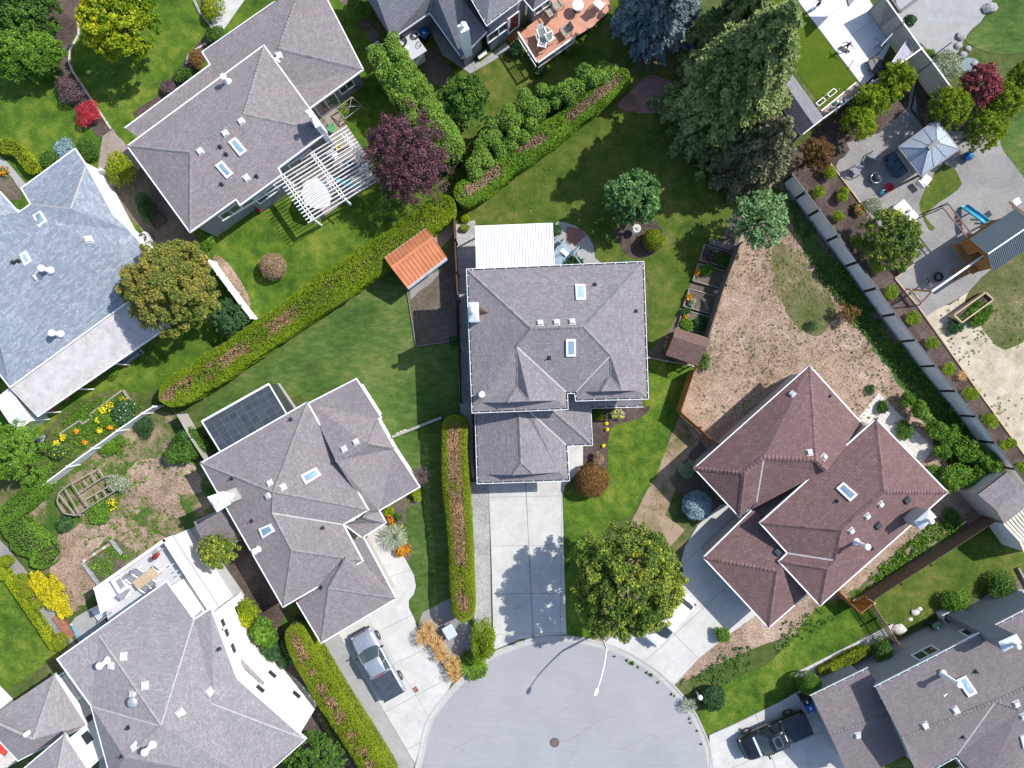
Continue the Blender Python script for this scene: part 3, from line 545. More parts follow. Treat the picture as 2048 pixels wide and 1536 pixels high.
# edging boards
def edging(px, label, mat='wood_pale', w=0.1, h=0.13):
    t = thing('garden_edging', label, 'edging', P(*px[0]))
    for a, b in zip(px, px[1:]): MB().bar(P(a[0], a[1], h / 2), P(b[0], b[1], h / 2), w, h).build('board', mat, t)
edging([(1655, 320), (1706, 386), (1735, 426)], 'pale timber edging above the mulch bed by the fire bowl')
edging([(1828, 528), (1790, 557), (1836, 613), (1946, 768), (2060, 925)], 'pale timber edging between mulch bed and play sand')
edging([(1837, 150), (1822, 218), (1850, 254)], 'dark thin edging of the bed under the slatted fence', 'wood_dark')
edging([(814, 580), (832, 692), (908, 682)], 'grey thin edging round the bare vegetable plot', 'wood_grey', 0.08)
edging([(157, 45), (157, 70), (140, 100), (138, 125), (145, 143), (165, 172), (222, 258)], 'pale kerb along the winding bed of the upper left lawn', 'stone_pale', 0.12, 0.1)
edging([(388, 0), (400, 25), (427, 58)], 'grey kerb of the bed by the pale driveway', 'stone_grey', 0.18, 0.12)
edging([(412, 87), (378, 108), (373, 128)], 'curved pale kerb at the corner of the upper left house', 'stone_pale', 0.15, 0.1)
edging([(1642, 222), (1712, 165)], 'white edging between artificial lawn and pebbles', 'white_paint', 0.08, 0.1)
edging([(906, 1360), (838, 1256)], 'dark timber edging between driveway and straw grasses', 'wood_dark', 0.08, 0.08)
edging([(2035, 1135), (2060, 1180)], 'pale plank standing at the right edge', 'stone_grey', 0.12, 0.3)
# asphalt fittings
mh = thing('manhole_cover', 'round iron manhole cover in the turning circle', 'manhole cover', P(1109, 1485, 0.03))
MB().lathe(P(1109, 1485, 0.028), [(0.0, 0.004), (0.29, 0.006), (0.3, 0.004)], 24).build('cover', 'rusty_iron', mh)
ring = MB(); c = P(1109, 1485, 0.028); ring.grid([[c + Vector((r * math.cos(k * math.pi / 12), r * math.sin(k * math.pi / 12), z)) for k in range(24)] for r, z in ((0.31, 0.001), (0.31, 0.007), (0.37, 0.007), (0.37, 0.001))], True); ring.build('rim', 'dark_metal', mh)
rib = MB()
for k in range(-4, 5):
    L = math.sqrt(max(0.0, 0.27 ** 2 - (k * 0.06) ** 2)); rib.bar(c + Vector((-L, k * 0.06, 0.008)), c + Vector((L, k * 0.06, 0.008)), 0.025, 0.008)
rib.build('rib', 'rusty_iron', mh)
vc = thing('valve_cover', 'small rusty rectangular cover set in the driveway behind the silver pickup', 'cover', P(831, 1379, 0.06))
MB().box(P(831, 1379, 0.066), 0.34, 0.24, 0.02, R(-58)).build('lid', 'terracotta', vc); MB().box(P(831, 1379, 0.06), 0.42, 0.32, 0.012, R(-58)).build('frame', 'rusty_iron', vc)

cr = MB(); rg = random.Random(4)
for path in ([(1118, 1482), (1140, 1482), (1162, 1466), (1185, 1450), (1206, 1436)], [(1110, 1494), (1116, 1512), (1128, 1545)], [(1100, 1480), (1088, 1468)], [(905, 1500), (960, 1470), (1010, 1480)], [(1240, 1500), (1300, 1470), (1345, 1480)]):
    pt = [P(x + rg.uniform(-1.5, 1.5), y + rg.uniform(-1.5, 1.5), .0345) for a, b in zip(path, path[1:]) for x, y in ((a[0] + (b[0] - a[0]) * f, a[1] + (b[1] - a[1]) * f) for f in (0, .25, .5, .75))]
    cr.grid([[p + Vector((0, .006, 0)), p - Vector((0, .006, 0))] for p in pt], False)
o = cr.build('road_crack', 'dark_metal'); o['kind'] = 'structure'
# ------------------------------------------------------------------ houses
ROOFS = []      # triangles of every roof, for standing vents and skylights on them
def slope_uv(pts):
    n = Vector((0, 0, 0))
    for i in range(len(pts)):
        a, b = pts[i], pts[(i + 1) % len(pts)]
        n += Vector(((a.y - b.y) * (a.z + b.z), (a.z - b.z) * (a.x + b.x), (a.x - b.x) * (a.y + b.y)))
    n.normalize()
    if n.z < 0: n = -n
    h = Vector((n.x, n.y, 0))
    u = Vector((-h.y, h.x, 0)).normalized() if h.length > 1e-3 else Vector((1, 0, 0))
    v = n.cross(u).normalized()
    if v.z < 0: v = -v; u = -u
    return n, u, v
def segdist(p, a, b):
    d = Vector((b.x - a.x, b.y - a.y)); q = Vector((p.x - a.x, p.y - a.y)); t = max(0, min(1, q.dot(d) / max(d.length_squared, 1e-9)))
    return (q - d * t).length
def roof(house, mat, eave, ze, tops, faces, pitch=0.42, gut='plain', caps=(), valleys=(), capmat='cap_grey', wallmat=None, walls=None, win=(), skip=(), inw=0.42, gable=None, fasc='white_trim', capw=0.26):
    """eave: outline in photo pixels; tops: ridge points (pixel, or pixel+height); faces index both by name"""
    N = {}
    E = [P(p[0], p[1], p[2] if len(p) > 2 else ze) for p in eave]
    for i, p in enumerate(E): N['e%d' % i] = p
    for k, t in tops.items():
        if len(t) == 3: N[k] = P(*t)
        else:
            z = ze
            for _ in range(12):
                q = P(t[0], t[1], z); z = ze + pitch * min(segdist(q, E[i], E[(i + 1) % len(E)]) for i in range(len(E)))
            N[k] = P(t[0], t[1], z)
    me = bpy.data.meshes.new('roof'); V = []; Fc = []; UV = []
    for f in faces:
        pts = [N[k] for k in f.split()]; n, u, v = slope_uv(pts); b = len(V)
        V += [tuple(p) for p in pts]; Fc.append(tuple(range(b, b + len(pts)))); UV += [(p.dot(u), p.dot(v)) for p in pts]
        if area2(pts) < 0:
            Fc[-1] = tuple(reversed(Fc[-1]))
    org = ORG[house.name]
    me.from_pydata([(x - org.x, y - org.y, z - org.z) for x, y, z in V], [], Fc)
    ul = me.uv_layers.new(name='slope')
    for lp in me.loops: ul.data[lp.index].uv = UV[lp.vertex_index]
    me.calc_loop_triangles(); ROOFS.extend(tuple(Vector(V[i]) for i in t.vertices) for t in me.loop_triangles)
    me.materials.append(M[mat]); ro = link(me, 'roof', house)
    # fascia and soffit
    lowered = [p - Vector((0, 0, 0.2)) for p in E]; ins = inset(E, 0.03); fa = MB(); n = len(E)
    for i in range(n):
        j = (i + 1) % n; fa.poly([ins[i] - Vector((0, 0, .01)), ins[j] - Vector((0, 0, .01)), ins[j] - Vector((0, 0, .2)), ins[i] - Vector((0, 0, .2))])
    fa.poly([p - Vector((0, 0, .2)) for p in ins]); fa.build('fascia', fasc, ro)
    # gutters
    sg = 1 if area2(E) > 0 else -1; g1, g2, hg = MB(), MB(), MB()
    if gut == 'open': o0 = inset(E, 0.0); o1 = inset(E, -0.09); o2 = inset(E, -0.125)
    else: o0 = inset(E, 0.05); o1 = inset(E, -0.035)
    for i in range(n):
        if i in skip: continue
        j = (i + 1) % n
        if gut == 'open':
            zz = Vector((0, 0, .09)); g2.poly([o0[i] - zz, o0[j] - zz, o1[j] - zz, o1[i] - zz])
            t = Vector((0, 0, 0.015)); d = Vector((0, 0, 0.12))
            g1.grid([[o1[i] - d, o1[i] + t, o2[i] + t, o2[i] - d], [o1[j] - d, o1[j] + t, o2[j] + t, o2[j] - d]], True, 0, (True, True))
            L = (E[j] - E[i]).length; k = max(1, int(L / 0.72))
            for q in range(k):
                f = (q + 0.5) / k; hg.bar(o0[i].lerp(o0[j], f), o1[i].lerp(o1[j], f), 0.035, 0.02)
        else:
            t = Vector((0, 0, 0.022)); d = Vector((0, 0, 0.13))
            g1.grid([[o0[i] - d, o0[i] + t, o1[i] + t, o1[i] - d], [o0[j] - d, o0[j] + t, o1[j] + t, o1[j] - d]], True, 0, (True, True))
    if g1.f: go = g1.build('gutter', 'white_trim', house)
    if g2.f: g2.build('trough', 'gutter_dark', go); hg.build('hanger', 'white_trim', go)
    # ridge and hip caps: overlapping pieces
    if caps:
        cm = MB()
        for a, b in [c.split() for c in caps]:
            A, B = N[a], N[b]; L = (B - A).length; k = max(1, int(L / 0.26)); dv = (B - A).normalized()
            lat = dv.cross(Vector((0, 0, 1))).normalized(); up = lat.cross(dv).normalized()
            for q in range(k):
                p0 = A + dv * (L * q / k - 0.03); p1 = A + dv * (L * (q + 1) / k)
                lo = -0.052 * capw / 0.26
                pr = lambda p, h: [p + lat * (capw / 2) + up * (lo + h), p + up * (0.035 + h), p - lat * (capw / 2) + up * (lo + h)]
                cm.grid([pr(p0, capw * .13), pr(p1, 0.0)], False); a0 = pr(p0, capw * .13); cm.poly([a0[0], a0[1], a0[2], p0 - lat * capw / 2 + up * (lo - .03), p0 + up * 0.0, p0 + lat * capw / 2 + up * (lo - .03)])
        cm.build('ridge_cap', capmat, ro)
    if valleys:
        vm = MB()
        for a, b in [c.split() for c in valleys]:
            A, B = N[a], N[b]; dv = (B - A).normalized(); lat = dv.cross(Vector((0, 0, 1))).normalized() * 0.055; u = Vector((0, 0, .03)); vm.poly([A + lat + u, B + lat + u, B - lat + u, A - lat + u])
        vm.build('valley_strip', 'flash_pale', ro)
    if gable:
        gm = MB()
        for f in gable[1]: gm.poly([N[k] for k in f.split()])
        gm.build('gable_wall', gable[0], house)
    if wallmat:
        W = inset(E, inw) if walls is None else PL(walls, 0)
        wm = MB()
        for i in range(len(W)):
            j = (i + 1) % len(W); za = (E[i].z if walls is None else ze) - 0.12; zb = (E[j].z if walls is None else ze) - 0.12
            wm.poly([(W[i].x, W[i].y, 0), (W[j].x, W[j].y, 0), (W[j].x, W[j].y, zb), (W[i].x, W[i].y, za)])
        wo = wm.build('wall', wallmat, house)
        for (i, t, zc, ww, hh, kind) in win:
            a, b = W[i], W[(i + 1) % len(W)]; d = Vector((b.x - a.x, b.y - a.y, 0)).normalized(); sgn = 1 if area2(W) > 0 else -1
            nrm = Vector((d.y, -d.x, 0)) * sgn; c = Vector((a.x + (b.x - a.x) * t, a.y + (b.y - a.y) * t, zc)) + nrm * 0.03
            window(house, c, d, nrm, ww, hh, kind)
    return N, E, ro
def window(house, c, d, nrm, ww, hh, kind='window'):
    u = Vector((0, 0, 1)); fr = MB(); t = 0.09
    for s in (-1, 1):
        fr.bar(c + d * (s * ww / 2) - u * (hh / 2 + t / 2), c + d * (s * ww / 2) + u * (hh / 2 + t / 2), t, 0.08, 0, nrm); fr.bar(c + u * (s * hh / 2) - d * (ww / 2 - t / 2), c + u * (s * hh / 2) + d * (ww / 2 - t / 2), 0.08, t)
    if kind == 'window' and ww > 1.1: fr.bar(c - u * hh / 2, c + u * hh / 2, 0.06, 0.07, 0, nrm)
    f = fr.build('window' if kind != 'door' else 'door', 'white_trim', house)
    k = c - nrm * 0.015
    MB().poly([k - d * ww / 2 - u * hh / 2, k + d * ww / 2 - u * hh / 2, k + d * ww / 2 + u * hh / 2, k - d * ww / 2 + u * hh / 2]).build('pane' if kind != 'door' else 'panel', 'window_glass' if kind != 'door' else 'dark_red', f)
BVH = None
def hit(px, py):
    """where the roofs stand under this pixel: point and slope normal"""
    global BVH
    if BVH is None:
        v = [p for t in ROOFS for p in t]; BVH = BVHTree.FromPolygons([tuple(p) for p in v], [(3 * i, 3 * i + 1, 3 * i + 2) for i in range(len(ROOFS))])
    o = Vector((0, 0, H)); d = (P(px, py, 0) - o).normalized(); r = BVH.ray_cast(o, d)
    if r[0] is None: return P(px, py, 3.5), Vector((0, 0, 1))
    n = r[1] if r[1].z > 0 else -r[1]
    return r[0], n
def frame_at(px, py):
    p, n = hit(px, py); h = Vector((n.x, n.y, 0)); u = Vector((-h.y, h.x, 0)).normalized() if h.length > 1e-3 else Vector((1, 0, 0)); v = n.cross(u).normalized()
    return p, n, u, v
def obox(mb, p, u, v, n, sx, sy, z0, z1, taper=1.0):
    a = [p + u * (sx / 2 * i) + v * (sy / 2 * j) + n * z0 for i, j in ((-1, -1), (1, -1), (1, 1), (-1, 1))]
    b = [p + u * (sx / 2 * i * taper) + v * (sy / 2 * j * taper) + n * z1 for i, j in ((-1, -1), (1, -1), (1, 1), (-1, 1))]
    mb.grid([a, b], True, 0, (True, True)); return mb
def vents(house, pts, mat='vent_plastic', s=0.34):
    for x, y in pts:
        p, n, u, v = frame_at(x, y); mb = MB(); obox(mb, p, u, v, n, s * 1.3, s * 1.35, 0.0, 0.02); obox(mb, p, u, v, n, s * .8, s * .8, 0.02, 0.09); obox(mb, p, u, v, n, s, s * 1.05, 0.08, 0.17, 0.86); mb.build('roof_vent', mat, house)
def pipes(house, pts, h=0.32, r=0.045, mat='black_plastic'):
    for x, y in pts:
        p, n, u, v = frame_at(x, y); mb = MB(); obox(mb, p, u, v, n, 0.26, 0.3, 0.0, 0.02); mb.lathe(p, [(r * 2.2, 0.0), (r * 1.4, 0.1), (r, 0.14), (r, h), (r * .7, h)], 8); mb.build('vent_pipe', mat, house)
def flues(house, pts, h=1.0, r=0.1, mat='white_paint'):
    for x, y in pts:
        p, n, u, v = frame_at(x, y); mb = MB(); mb.lathe(p, [(r * 2.4, 0.0), (r * 1.2, 0.14), (r, 0.16), (r, h - .18), (r * .9, h - .16), (r * 1.75, h - .12), (r * 1.75, h), (r * 1.2, h + 0.04), (0.01, h + 0.05)], 14); mb.build('flue', mat, house, True)
def skylights(house, quads, glass='sky_glass'):
    for q in quads:
        hp = [hit(*c) for c in q]; n = sum((x[1] for x in hp), Vector()).normalized(); c = sum((x[0] for x in hp), Vector()) / 4
        pts = [x[0] + n * 0.14 for x in hp]; low = [x[0] - n * .02 for x in hp]
        inn = [p + (sum(pts, Vector()) / 4 - p) * 0.0 for p in pts]
        cen = sum(pts, Vector()) / 4; ax = (pts[1] - pts[0]).normalized(); ay = (pts[3] - pts[0]).normalized(); t = 0.13
        inn = [pts[0] + ax * t + ay * t, pts[1] - ax * t + ay * t, pts[2] - ax * t - ay * t, pts[3] + ax * t - ay * t]
        fr = MB(); fr.grid([low, pts, inn, [p - n * .035 for p in inn]], True); f = fr.build('skylight', 'white_trim', house)
        g = MB(); ii = [p - n * .03 for p in inn]; cc = sum(ii, Vector()) / 4 + n * .03
        g.poly([ii[0], ii[1], cc]).poly([ii[1], ii[2], cc]).poly([ii[2], ii[3], cc]).poly([ii[3], ii[0], cc]); g.build('pane', glass, f)
def chimney(house, capq, z, base_z, mat='siding_white', capmat='pale_metal', pot=0.5, inn=0.88, rise=0.22):
    """boxed chimney: shaft under a pyramid metal cap with a flue"""
    q = PL(capq, z); c = sum(q, Vector()) / 4; sh = [c + (p - c) * inn for p in q]
    ch = MB().prism(sh, base_z, z - 0.03).build('chimney', mat, house)
    m = MB(); m.grid([[(p.x, p.y, z - .06) for p in q], [(p.x, p.y, z) for p in q], [tuple(c + (p - c) * 0.16 + Vector((0, 0, rise))) for p in q]], True, 0, (True, True)); m.build('cap', capmat, ch)
    MB().lathe(c + Vector((0, 0, rise)), [(0.12, -0.05), (0.12, pot), (0.19, pot + .02), (0.19, pot + .1), (0.02, pot + .16)], 14).build('flue', 'white_trim', ch, True)
# ---- middle house
hA = thing('house', 'grey shingled hip roofed house with open white gutters below the white patio roof', 'house', P(1110, 740))
NA, EA, rA = roof(hA, 'shingle_grey', [(936, 541), (1285, 526), (1294, 795), (1154, 799), (1152, 784), (1132, 784), (1133, 816), (947, 823)], 5.6,
  {'r1': (1062, 657), 'r2': (1167, 654), 'r3': (1033, 693), 'r4': (1035, 775), 'r5': (1221, 711), 'r6': (1221, 753),
   'gl1': (1016, 804.5, 6.75), 'gl2': (1059, 802.5, 6.75), 'sl1': (962, 805.5, 5.85), 'sl2': (1115, 801, 5.85),
   'gr1': (1204, 782.5, 6.45), 'gr2': (1244, 781.5, 6.45), 'sr1': (1169, 783.5, 5.82), 'sr2': (1276, 781, 5.82)},
  ['e0 e1 r2 r1', 'e0 r1 r3 r4 gl1 sl1 e7', 'r3 e5 e6 sl2 gl2 r4', 'r4 gl1 gl2', 'e7 sl1 sl2 e6', 'r1 r2 r5 e4 e5 r3', 'e1 e2 sr2 gr2 r6 r5 r2', 'r5 r6 gr1 sr1 e3 e4', 'r6 gr2 gr1', 'e3 sr1 sr2 e2'],
  gut='open', caps=['e0 r1', 'e1 r2', 'r1 r2', 'r1 r3', 'r3 r4', 'r2 r5', 'r5 r6', 'r4 gl1', 'r4 gl2', 'r6 gr1', 'r6 gr2'], valleys=['r3 e5', 'r5 e4'], wallmat='siding_grey',
  gable=('siding_grey', ['gl1 gl2 sl2 sl1', 'gr1 gr2 sr2 sr1']), win=[(1, .3, 4, 1.4, 1.2, 'window'), (1, .7, 4, 1.2, 1.2, 'window'), (0, .7, 4, 1.5, 1.2, 'window'), (0, .3, 1.4, 1.8, 2, 'window')])
roof(hA, 'shingle_grey', [(952, 798), (957, 964.6), (1136, 959), (1132, 889.4), (1182, 888), (1179, 814), (1284.5, 811), (1284, 794), (1140, 792)], 3.0,
  {'q0': (1037, 800, 4.45), 'q1': (1042, 925, 4.45), 'g1': (1025, 950, 4.16), 'g2': (1066, 948, 4.12), 's1': (973, 949, 3.25), 's2': (1118, 944.5, 3.25), 'v0': (1058, 822, 4.3), 'p1': (1106, 822, 4.25), 'p0': (1104, 790, 4.3), 'b8': (1182, 790, 3.5), 'b9': (1283, 790, 3.5)},
  ['e0 q0 q1 g1 s1 e1', 'q0 v0 e3 e2 s2 g2 q1', 'q1 g1 g2', 'e1 s1 s2 e2', 'v0 p1 e4 e3', 'q0 p0 p1 v0', 'p0 b8 e5 e4 p1', 'e5 b8 b9 e6'],
  gut='open', caps=['q0 q1', 'q1 g1', 'q1 g2', 'p1 e4'], valleys=['v0 e3'], wallmat='siding_grey', skip=(6, 7, 8), gable=('siding_grey', ['g1 g2 s2 s1']), win=[(1, .5, 1.1, 4.6, 2.1, 'garage')])
# ---- house with the silver pickup
hB = thing('house', 'grey shingled house beside the silver pickup with star shaped white chimney cap', 'house', P(620, 1000))
roof(hB, 'shingle_warm', [(401, 926), (614.5, 804), (737, 1020), (687, 1049), (726, 1122), (566, 1214.5)], 3.3,
  {'n1': (546, 984), 'n2': (544, 1026), 'n3': (583, 1101)}, ['e0 e1 n1', 'e0 n1 n2 n3 e5', 'e1 e2 n1', 'n1 e2 e3 n2', 'n2 e3 e4 n3', 'n3 e4 e5'], 0.4,
  caps=['e0 n1', 'e1 n1', 'n1 e2', 'n1 n2', 'n2 n3', 'n3 e4', 'n3 e5'], valleys=['n2 e3'], wallmat='siding_tan')
roof(hB, 'shingle_warm', [(617, 806), (713, 757), (763, 835.5), (756, 838), (789, 897), (840, 974), (758, 1022), (735, 1022)], 2.75,
  {'k1': (672, 922, 4.2), 'k2': (735, 887, 4.2)}, ['e0 e1 e2 e3 k2 k1', 'k2 e3 e4', 'k1 k2 e4 e5 e6 e7'], caps=['k1 k2', 'k2 e4', 'k2 e3'], wallmat='white_stucco', skip=(7, 6), inw=0.3, win=[(1, .5, 1.4, 1.2, 1.1, 'window'), (4, .45, 1.3, 1.0, 1.1, 'window')])
roof(hB, 'shingle_warm', [(735, 1021), (759.5, 1022), (772, 1045.5), (724.5, 1076), (688, 1049)], 2.6, {'m': (726, 1034, 3.3), 'o': (700, 1046, 3.3)}, ['e0 e1 e2 m', 'm e2 e3 e4 o'], caps=['m e2'], skip=(0, 4))
roof(hB, 'shingle_warm', [(727, 1074), (793, 1197), (642, 1286.5), (593, 1204.5), (690, 1085)], 2.7, {'p': (657, 1177, 3.9), 't': (690, 1120, 3.9)}, ['e3 t p e2', 'e2 p e1', 'e1 p t e4 e0'], caps=['p e1', 'p e2', 't p'], wallmat='siding_tan', skip=(3, 4), win=[(1, .5, 1.1, 4.6, 2.1, 'garage')])
# ---- white house with the deck
hC = thing('house', 'large white two storey house with grey roof and roof deck at the lower left', 'house', P(430, 1330))
roof(hC, 'shingle_pale', [(114, 1318), (333, 1162), (388.5, 1238), (422, 1216), (475, 1357), (612, 1478), (520, 1560), (222, 1560), (182, 1412)], 5.9,
  {'a1': (322, 1452), 'a0': (198, 1272, 6.0), 'b1': (428, 1405), 'b2': (455, 1370, 6.0), 'c0': (424, 1407), 'c1': (500, 1560, 6.6), 'd1': (250, 1515, 7.6)},
  ['e1 a0 e0', 'e0 a0 a1 e8', 'e1 e2 a1 a0', 'e2 e3 e4 b1 a1', 'e4 e5 c0 b1', 'a1 b1 c0 c1 d1', 'e8 a1 d1 e7', 'c0 e5 e6 c1', 'd1 c1 e6 e7'], 0.36,
  caps=['a0 a1', 'a1 b1', 'b1 e4', 'a1 d1'], valleys=['a1 e2', 'c0 e5', 'a1 e8'], capmat='cap_pale', wallmat='white_stucco',
  win=[(3, .22, 4.3, .75, .75, 'small'), (3, .35, 4.3, .75, .75, 'small'), (3, .62, 4.2, .75, .75, 'small'), (3, .2, 1.7, .75, .75, 'small'), (4, .3, 4.3, .75, .75, 'small'), (4, .3, 1.8, .75, .75, 'small'), (4, .7, 1.7, .75, .75, 'small')])
roof(hC, 'shingle_pale', [(480, 1312), (530, 1365), (522, 1378), (470, 1330)], 3.6, {'x': (476, 1321, 3.9), 'y': (526, 1371, 3.9)}, ['e0 e1 y x', 'x y e2 e3'])
# ---- corner house
hD = thing('house', 'pale grey roofed house cut off by the lower left corner', 'house', P(70, 1470))
roof(hD, 'shingle_pale', [(-60, 1462), (110, 1348), (174, 1449.5), (133, 1472), (36, 1522), (-60, 1420)], 2.9, {'w': (65, 1479, 4.2), 'w2': (-40, 1432, 4.0)}, ['e0 e1 w w2', 'e1 e2 e3 w', 'w e3 e4', 'w2 w e4 e5'], caps=['e1 w', 'w2 w'], capmat='cap_pale', wallmat='white_stucco', skip=(5, 0))
roof(hD, 'shingle_pale', [(20, 1560), (129, 1468), (190, 1560)], 5.2, {'w': (112, 1556, 6.4)}, ['e0 e1 w', 'e1 e2 w', 'e2 e0 w'], caps=['e1 w'], capmat='cap_pale', wallmat='white_stucco', win=[(1, .3, 3.2, .9, 1.0, 'window')])
# ---- blue roofed house
hE = thing('house', 'long house with blue grey roof and pale patio cover at the left', 'house', P(140, 560))
roof(hE, 'shingle_blue', [(42, 376.5, 3.3), (150, 297, 3.3), (173, 331, 3.7), (227, 430, 3.5), (260, 461, 3.4), (299, 504, 3.3), (325, 553, 3.2), (20, 775, 3.2), (-150, 560, 3.2), (-60, 440, 5.3), (0, 384, 3.3), (37, 425, 3.3), (61, 408, 3.3)], 3.2,
  {'pk': (142, 417, 4.9), 'lf': (-40, 535, 5.5), 'md': (100, 445, 5.0)}, ['e12 e0 e1 e2 pk', 'e6 e7 lf md', 'pk e2 e3', 'pk e3 e4', 'pk e4 e5 md', 'md e5 e6', 'pk md e11 e12', 'e11 md lf e9 e10', 'lf e7 e8 e9'], valleys=['e12 pk', 'pk e2', 'e11 lf'], wallmat='white_stucco', skip=(8, 9))
# ---- grey house with pergola
hF = thing('house', 'grey walled house with two tier grey roof beside the white pergola', 'house', P(480, 260))
roof(hF, 'shingle_warm', [(254, 292), (528, 90), (654, 264), (557, 336), (564, 349.5), (480, 410.5), (472, 399), (380, 465)], 4.3,
  {'a': (380, 305), 'b': (487, 228)}, ['e0 a e7', 'e0 e1 b a', 'e1 e2 b', 'a b e2 e3 e4 e5 e6 e7'], 0.36, caps=['e0 a', 'a b', 'b e1', 'b e2', 'a e7'], wallmat='siding_grey',
  win=[(6, .4, 2.3, 1.6, 1.1, 'window'), (4, .55, 2.2, 1.8, 1.2, 'window'), (2, .55, 1.8, 2.0, 1.9, 'window')])
roof(hF, 'shingle_warm', [(249, 256), (420, 129), (404, 104), (545, 6), (640, -30), (727, 139), (621, 216), (300, 290)], 3.0,
  {'k': (556, 97, 4.15), 'k2': (600, -25, 4.15), 'm': (440, 205, 3.3)}, ['e0 e1 e2 e3 k2 k m e7', 'k2 e4 e5 k', 'k e5 e6 m', 'm e6 e7', 'k2 e3 e4'], caps=['k k2', 'k e5'], wallmat='siding_grey', skip=(6, 7), win=[(5, .3, 1.6, 1.2, 1.1, 'window'), (5, .75, 1.1, 1.8, 2.0, 'window')])
# ---- dark roofed house with deck
hG = thing('house', 'grey house with slate roof and tall white chimney above the salmon deck', 'house', P(930, 30))
roof(hG, 'shingle_slate', [(783, 78), (859, 25.5), (923, 115.5), (974, 63), (930, -40), (700, -60)], 3.0, {'r': (868, -20, 4.5), 'q': (925, 0, 4.6), 's': (740, -40, 4.4)}, ['e5 s e0', 's r e1 e0', 'e1 r q e2', 'e2 q e3', 'q e4 e3', 's e5 e4 q r'], caps=['e2 q'], valleys=['e1 r'], capmat='cap_dark', wallmat='siding_grey', skip=(3, 4, 5))
roof(hG, 'shingle_slate', [(974, 47), (1045, -6), (1080, -80), (900, -80)], 5.4, {'r': (985, -70, 6.6)}, ['e0 e1 r', 'e1 e2 r', 'e0 r e3', 'e2 e3 r'], wallmat='siding_grey', capmat='cap_dark', gut='open', skip=(1, 2), win=[(0, .3, 2.2, 2.0, 1.1, 'window'), (0, .85, 1.9, 1.0, 2.1, 'door')])
roof(hG, 'shingle_slate', [(1066, 21), (1112, -12), (1090, -60), (1040, -10)], 3.6, {'r': (1075, -25, 4.6)}, ['e0 e1 r', 'e1 e2 r', 'e2 e3 r', 'e3 e0 r'], wallmat='siding_grey', capmat='cap_dark', win=[(0, .6, 2.4, 1.4, 1.2, 'window')])
# ---- brown roofed house
hH = thing('house', 'house with brown red shingled hip roofs and thick ridge caps on the dry lot', 'house', P(1610, 1000))
roof(hH, 'shingle_brown', [(1619, 731), (1726, 849), (1640, 933), (1503, 1019), (1479, 1034.5), (1388, 936.5)], 3.2,
  {'p1': (1631, 919, 5.3), 'p2': (1528, 915, 5.1), 'p3': (1489, 946, 4.75), 'v': (1513, 1004, 3.45), 'p4': (1654, 941, 5.2), 'l': (1634, 950, 4.6)}, ['e5 e0 p1 p2 p3', 'e0 e1 e2 p4 p1', 'e5 p3 e4', 'p3 p2 v e4', 'p2 p1 l e3 v', 'p1 p4 l'],
  caps=['e5 p3', 'p3 p2', 'p2 p1', 'p1 e0', 'p3 e4', 'p1 p4'], valleys=['p2 v'], capmat='cap_brown', wallmat='siding_tan', skip=(1, 2, 3), capw=0.36)
roof(hH, 'shingle_brown', [(1752, 837), (1896, 984.5), (1640, 1212), (1557, 1122.5), (1574, 1106), (1519, 1045.5)], 4.1,
  {'a': (1768, 985), 'b': (1682, 1061), 'c': (1670, 1121), 'd': (1654, 1138)}, ['e5 e0 a b', 'e0 e1 a', 'e1 e2 d c b a', 'e5 b c e4', 'e4 c d e3', 'e3 d e2'], 0.42,
  caps=['e0 a', 'a e1', 'a b', 'b e5', 'b c', 'c d', 'd e3', 'd e2'], valleys=['c e4'], capmat='cap_brown', wallmat='siding_tan', capw=0.36)
roof(hH, 'shingle_brown', [(1406, 1115), (1503, 1020), (1620, 1060), (1613, 1190), (1537, 1256)], 2.8, {'j': (1553, 1142, 4.1), 'j2': (1600, 1110, 4.1)}, ['e0 e1 e2 j2 j', 'e0 j e4', 'e4 j j2 e3', 'j2 e2 e3'], caps=['e0 j', 'j e4'], capmat='cap_brown', wallmat='siding_tan', skip=(1, 2), capw=0.36, win=[(4, .5, 1.1, 4.4, 2.1, 'garage')])
# ---- lower right house
hI = thing('house', 'grey house with warm grey roof and open gutters at the lower right corner', 'house', P(1900, 1430))
roof(hI, 'shingle_dark', [(1752, 1375), (2110, 1192), (2200, 1400), (2000, 1620), (1950, 1560), (1913, 1511), (1868, 1536), (1840, 1560), (1805, 1478, 6.2)], 4.5,
  {'s1': (1991, 1403, 6.2), 's2': (2040, 1420, 5.9), 't': (2120, 1345, 6.2), 'u': (1970, 1570, 4.9)}, ['e0 e1 t s1 e8', 'e8 s1 e5 e6 e7', 's1 s2 u e5', 't e2 e3 u s2 s1', 'e1 e2 t', 'u e3 e4 e5'], caps=['e8 s1', 's1 t', 's1 s2'], valleys=['s1 e5'], capmat='cap_dark', gut='open', wallmat='grey_wall', skip=(1, 2, 3, 7, 8),
  win=[(0, .33, 2.9, 1.6, 1.0, 'window'), (0, .62, 3.0, 1.6, 1.0, 'window'), (8, .5, 3.7, .7, 1.1, 'small')])
roof(hI, 'shingle_dark', [(1623.5, 1393), (1735, 1338.5), (1744, 1352), (1830, 1500), (1753, 1540), (1697, 1550), (1660, 1468, 4.1)], 3.0, {'r': (1812, 1424, 4.3)}, ['e0 e1 e2 r e6', 'e6 r e3 e4 e5'], caps=['e6 r'], capmat='cap_dark', gut='open', wallmat='grey_wall', skip=(1, 2, 3, 5, 6))
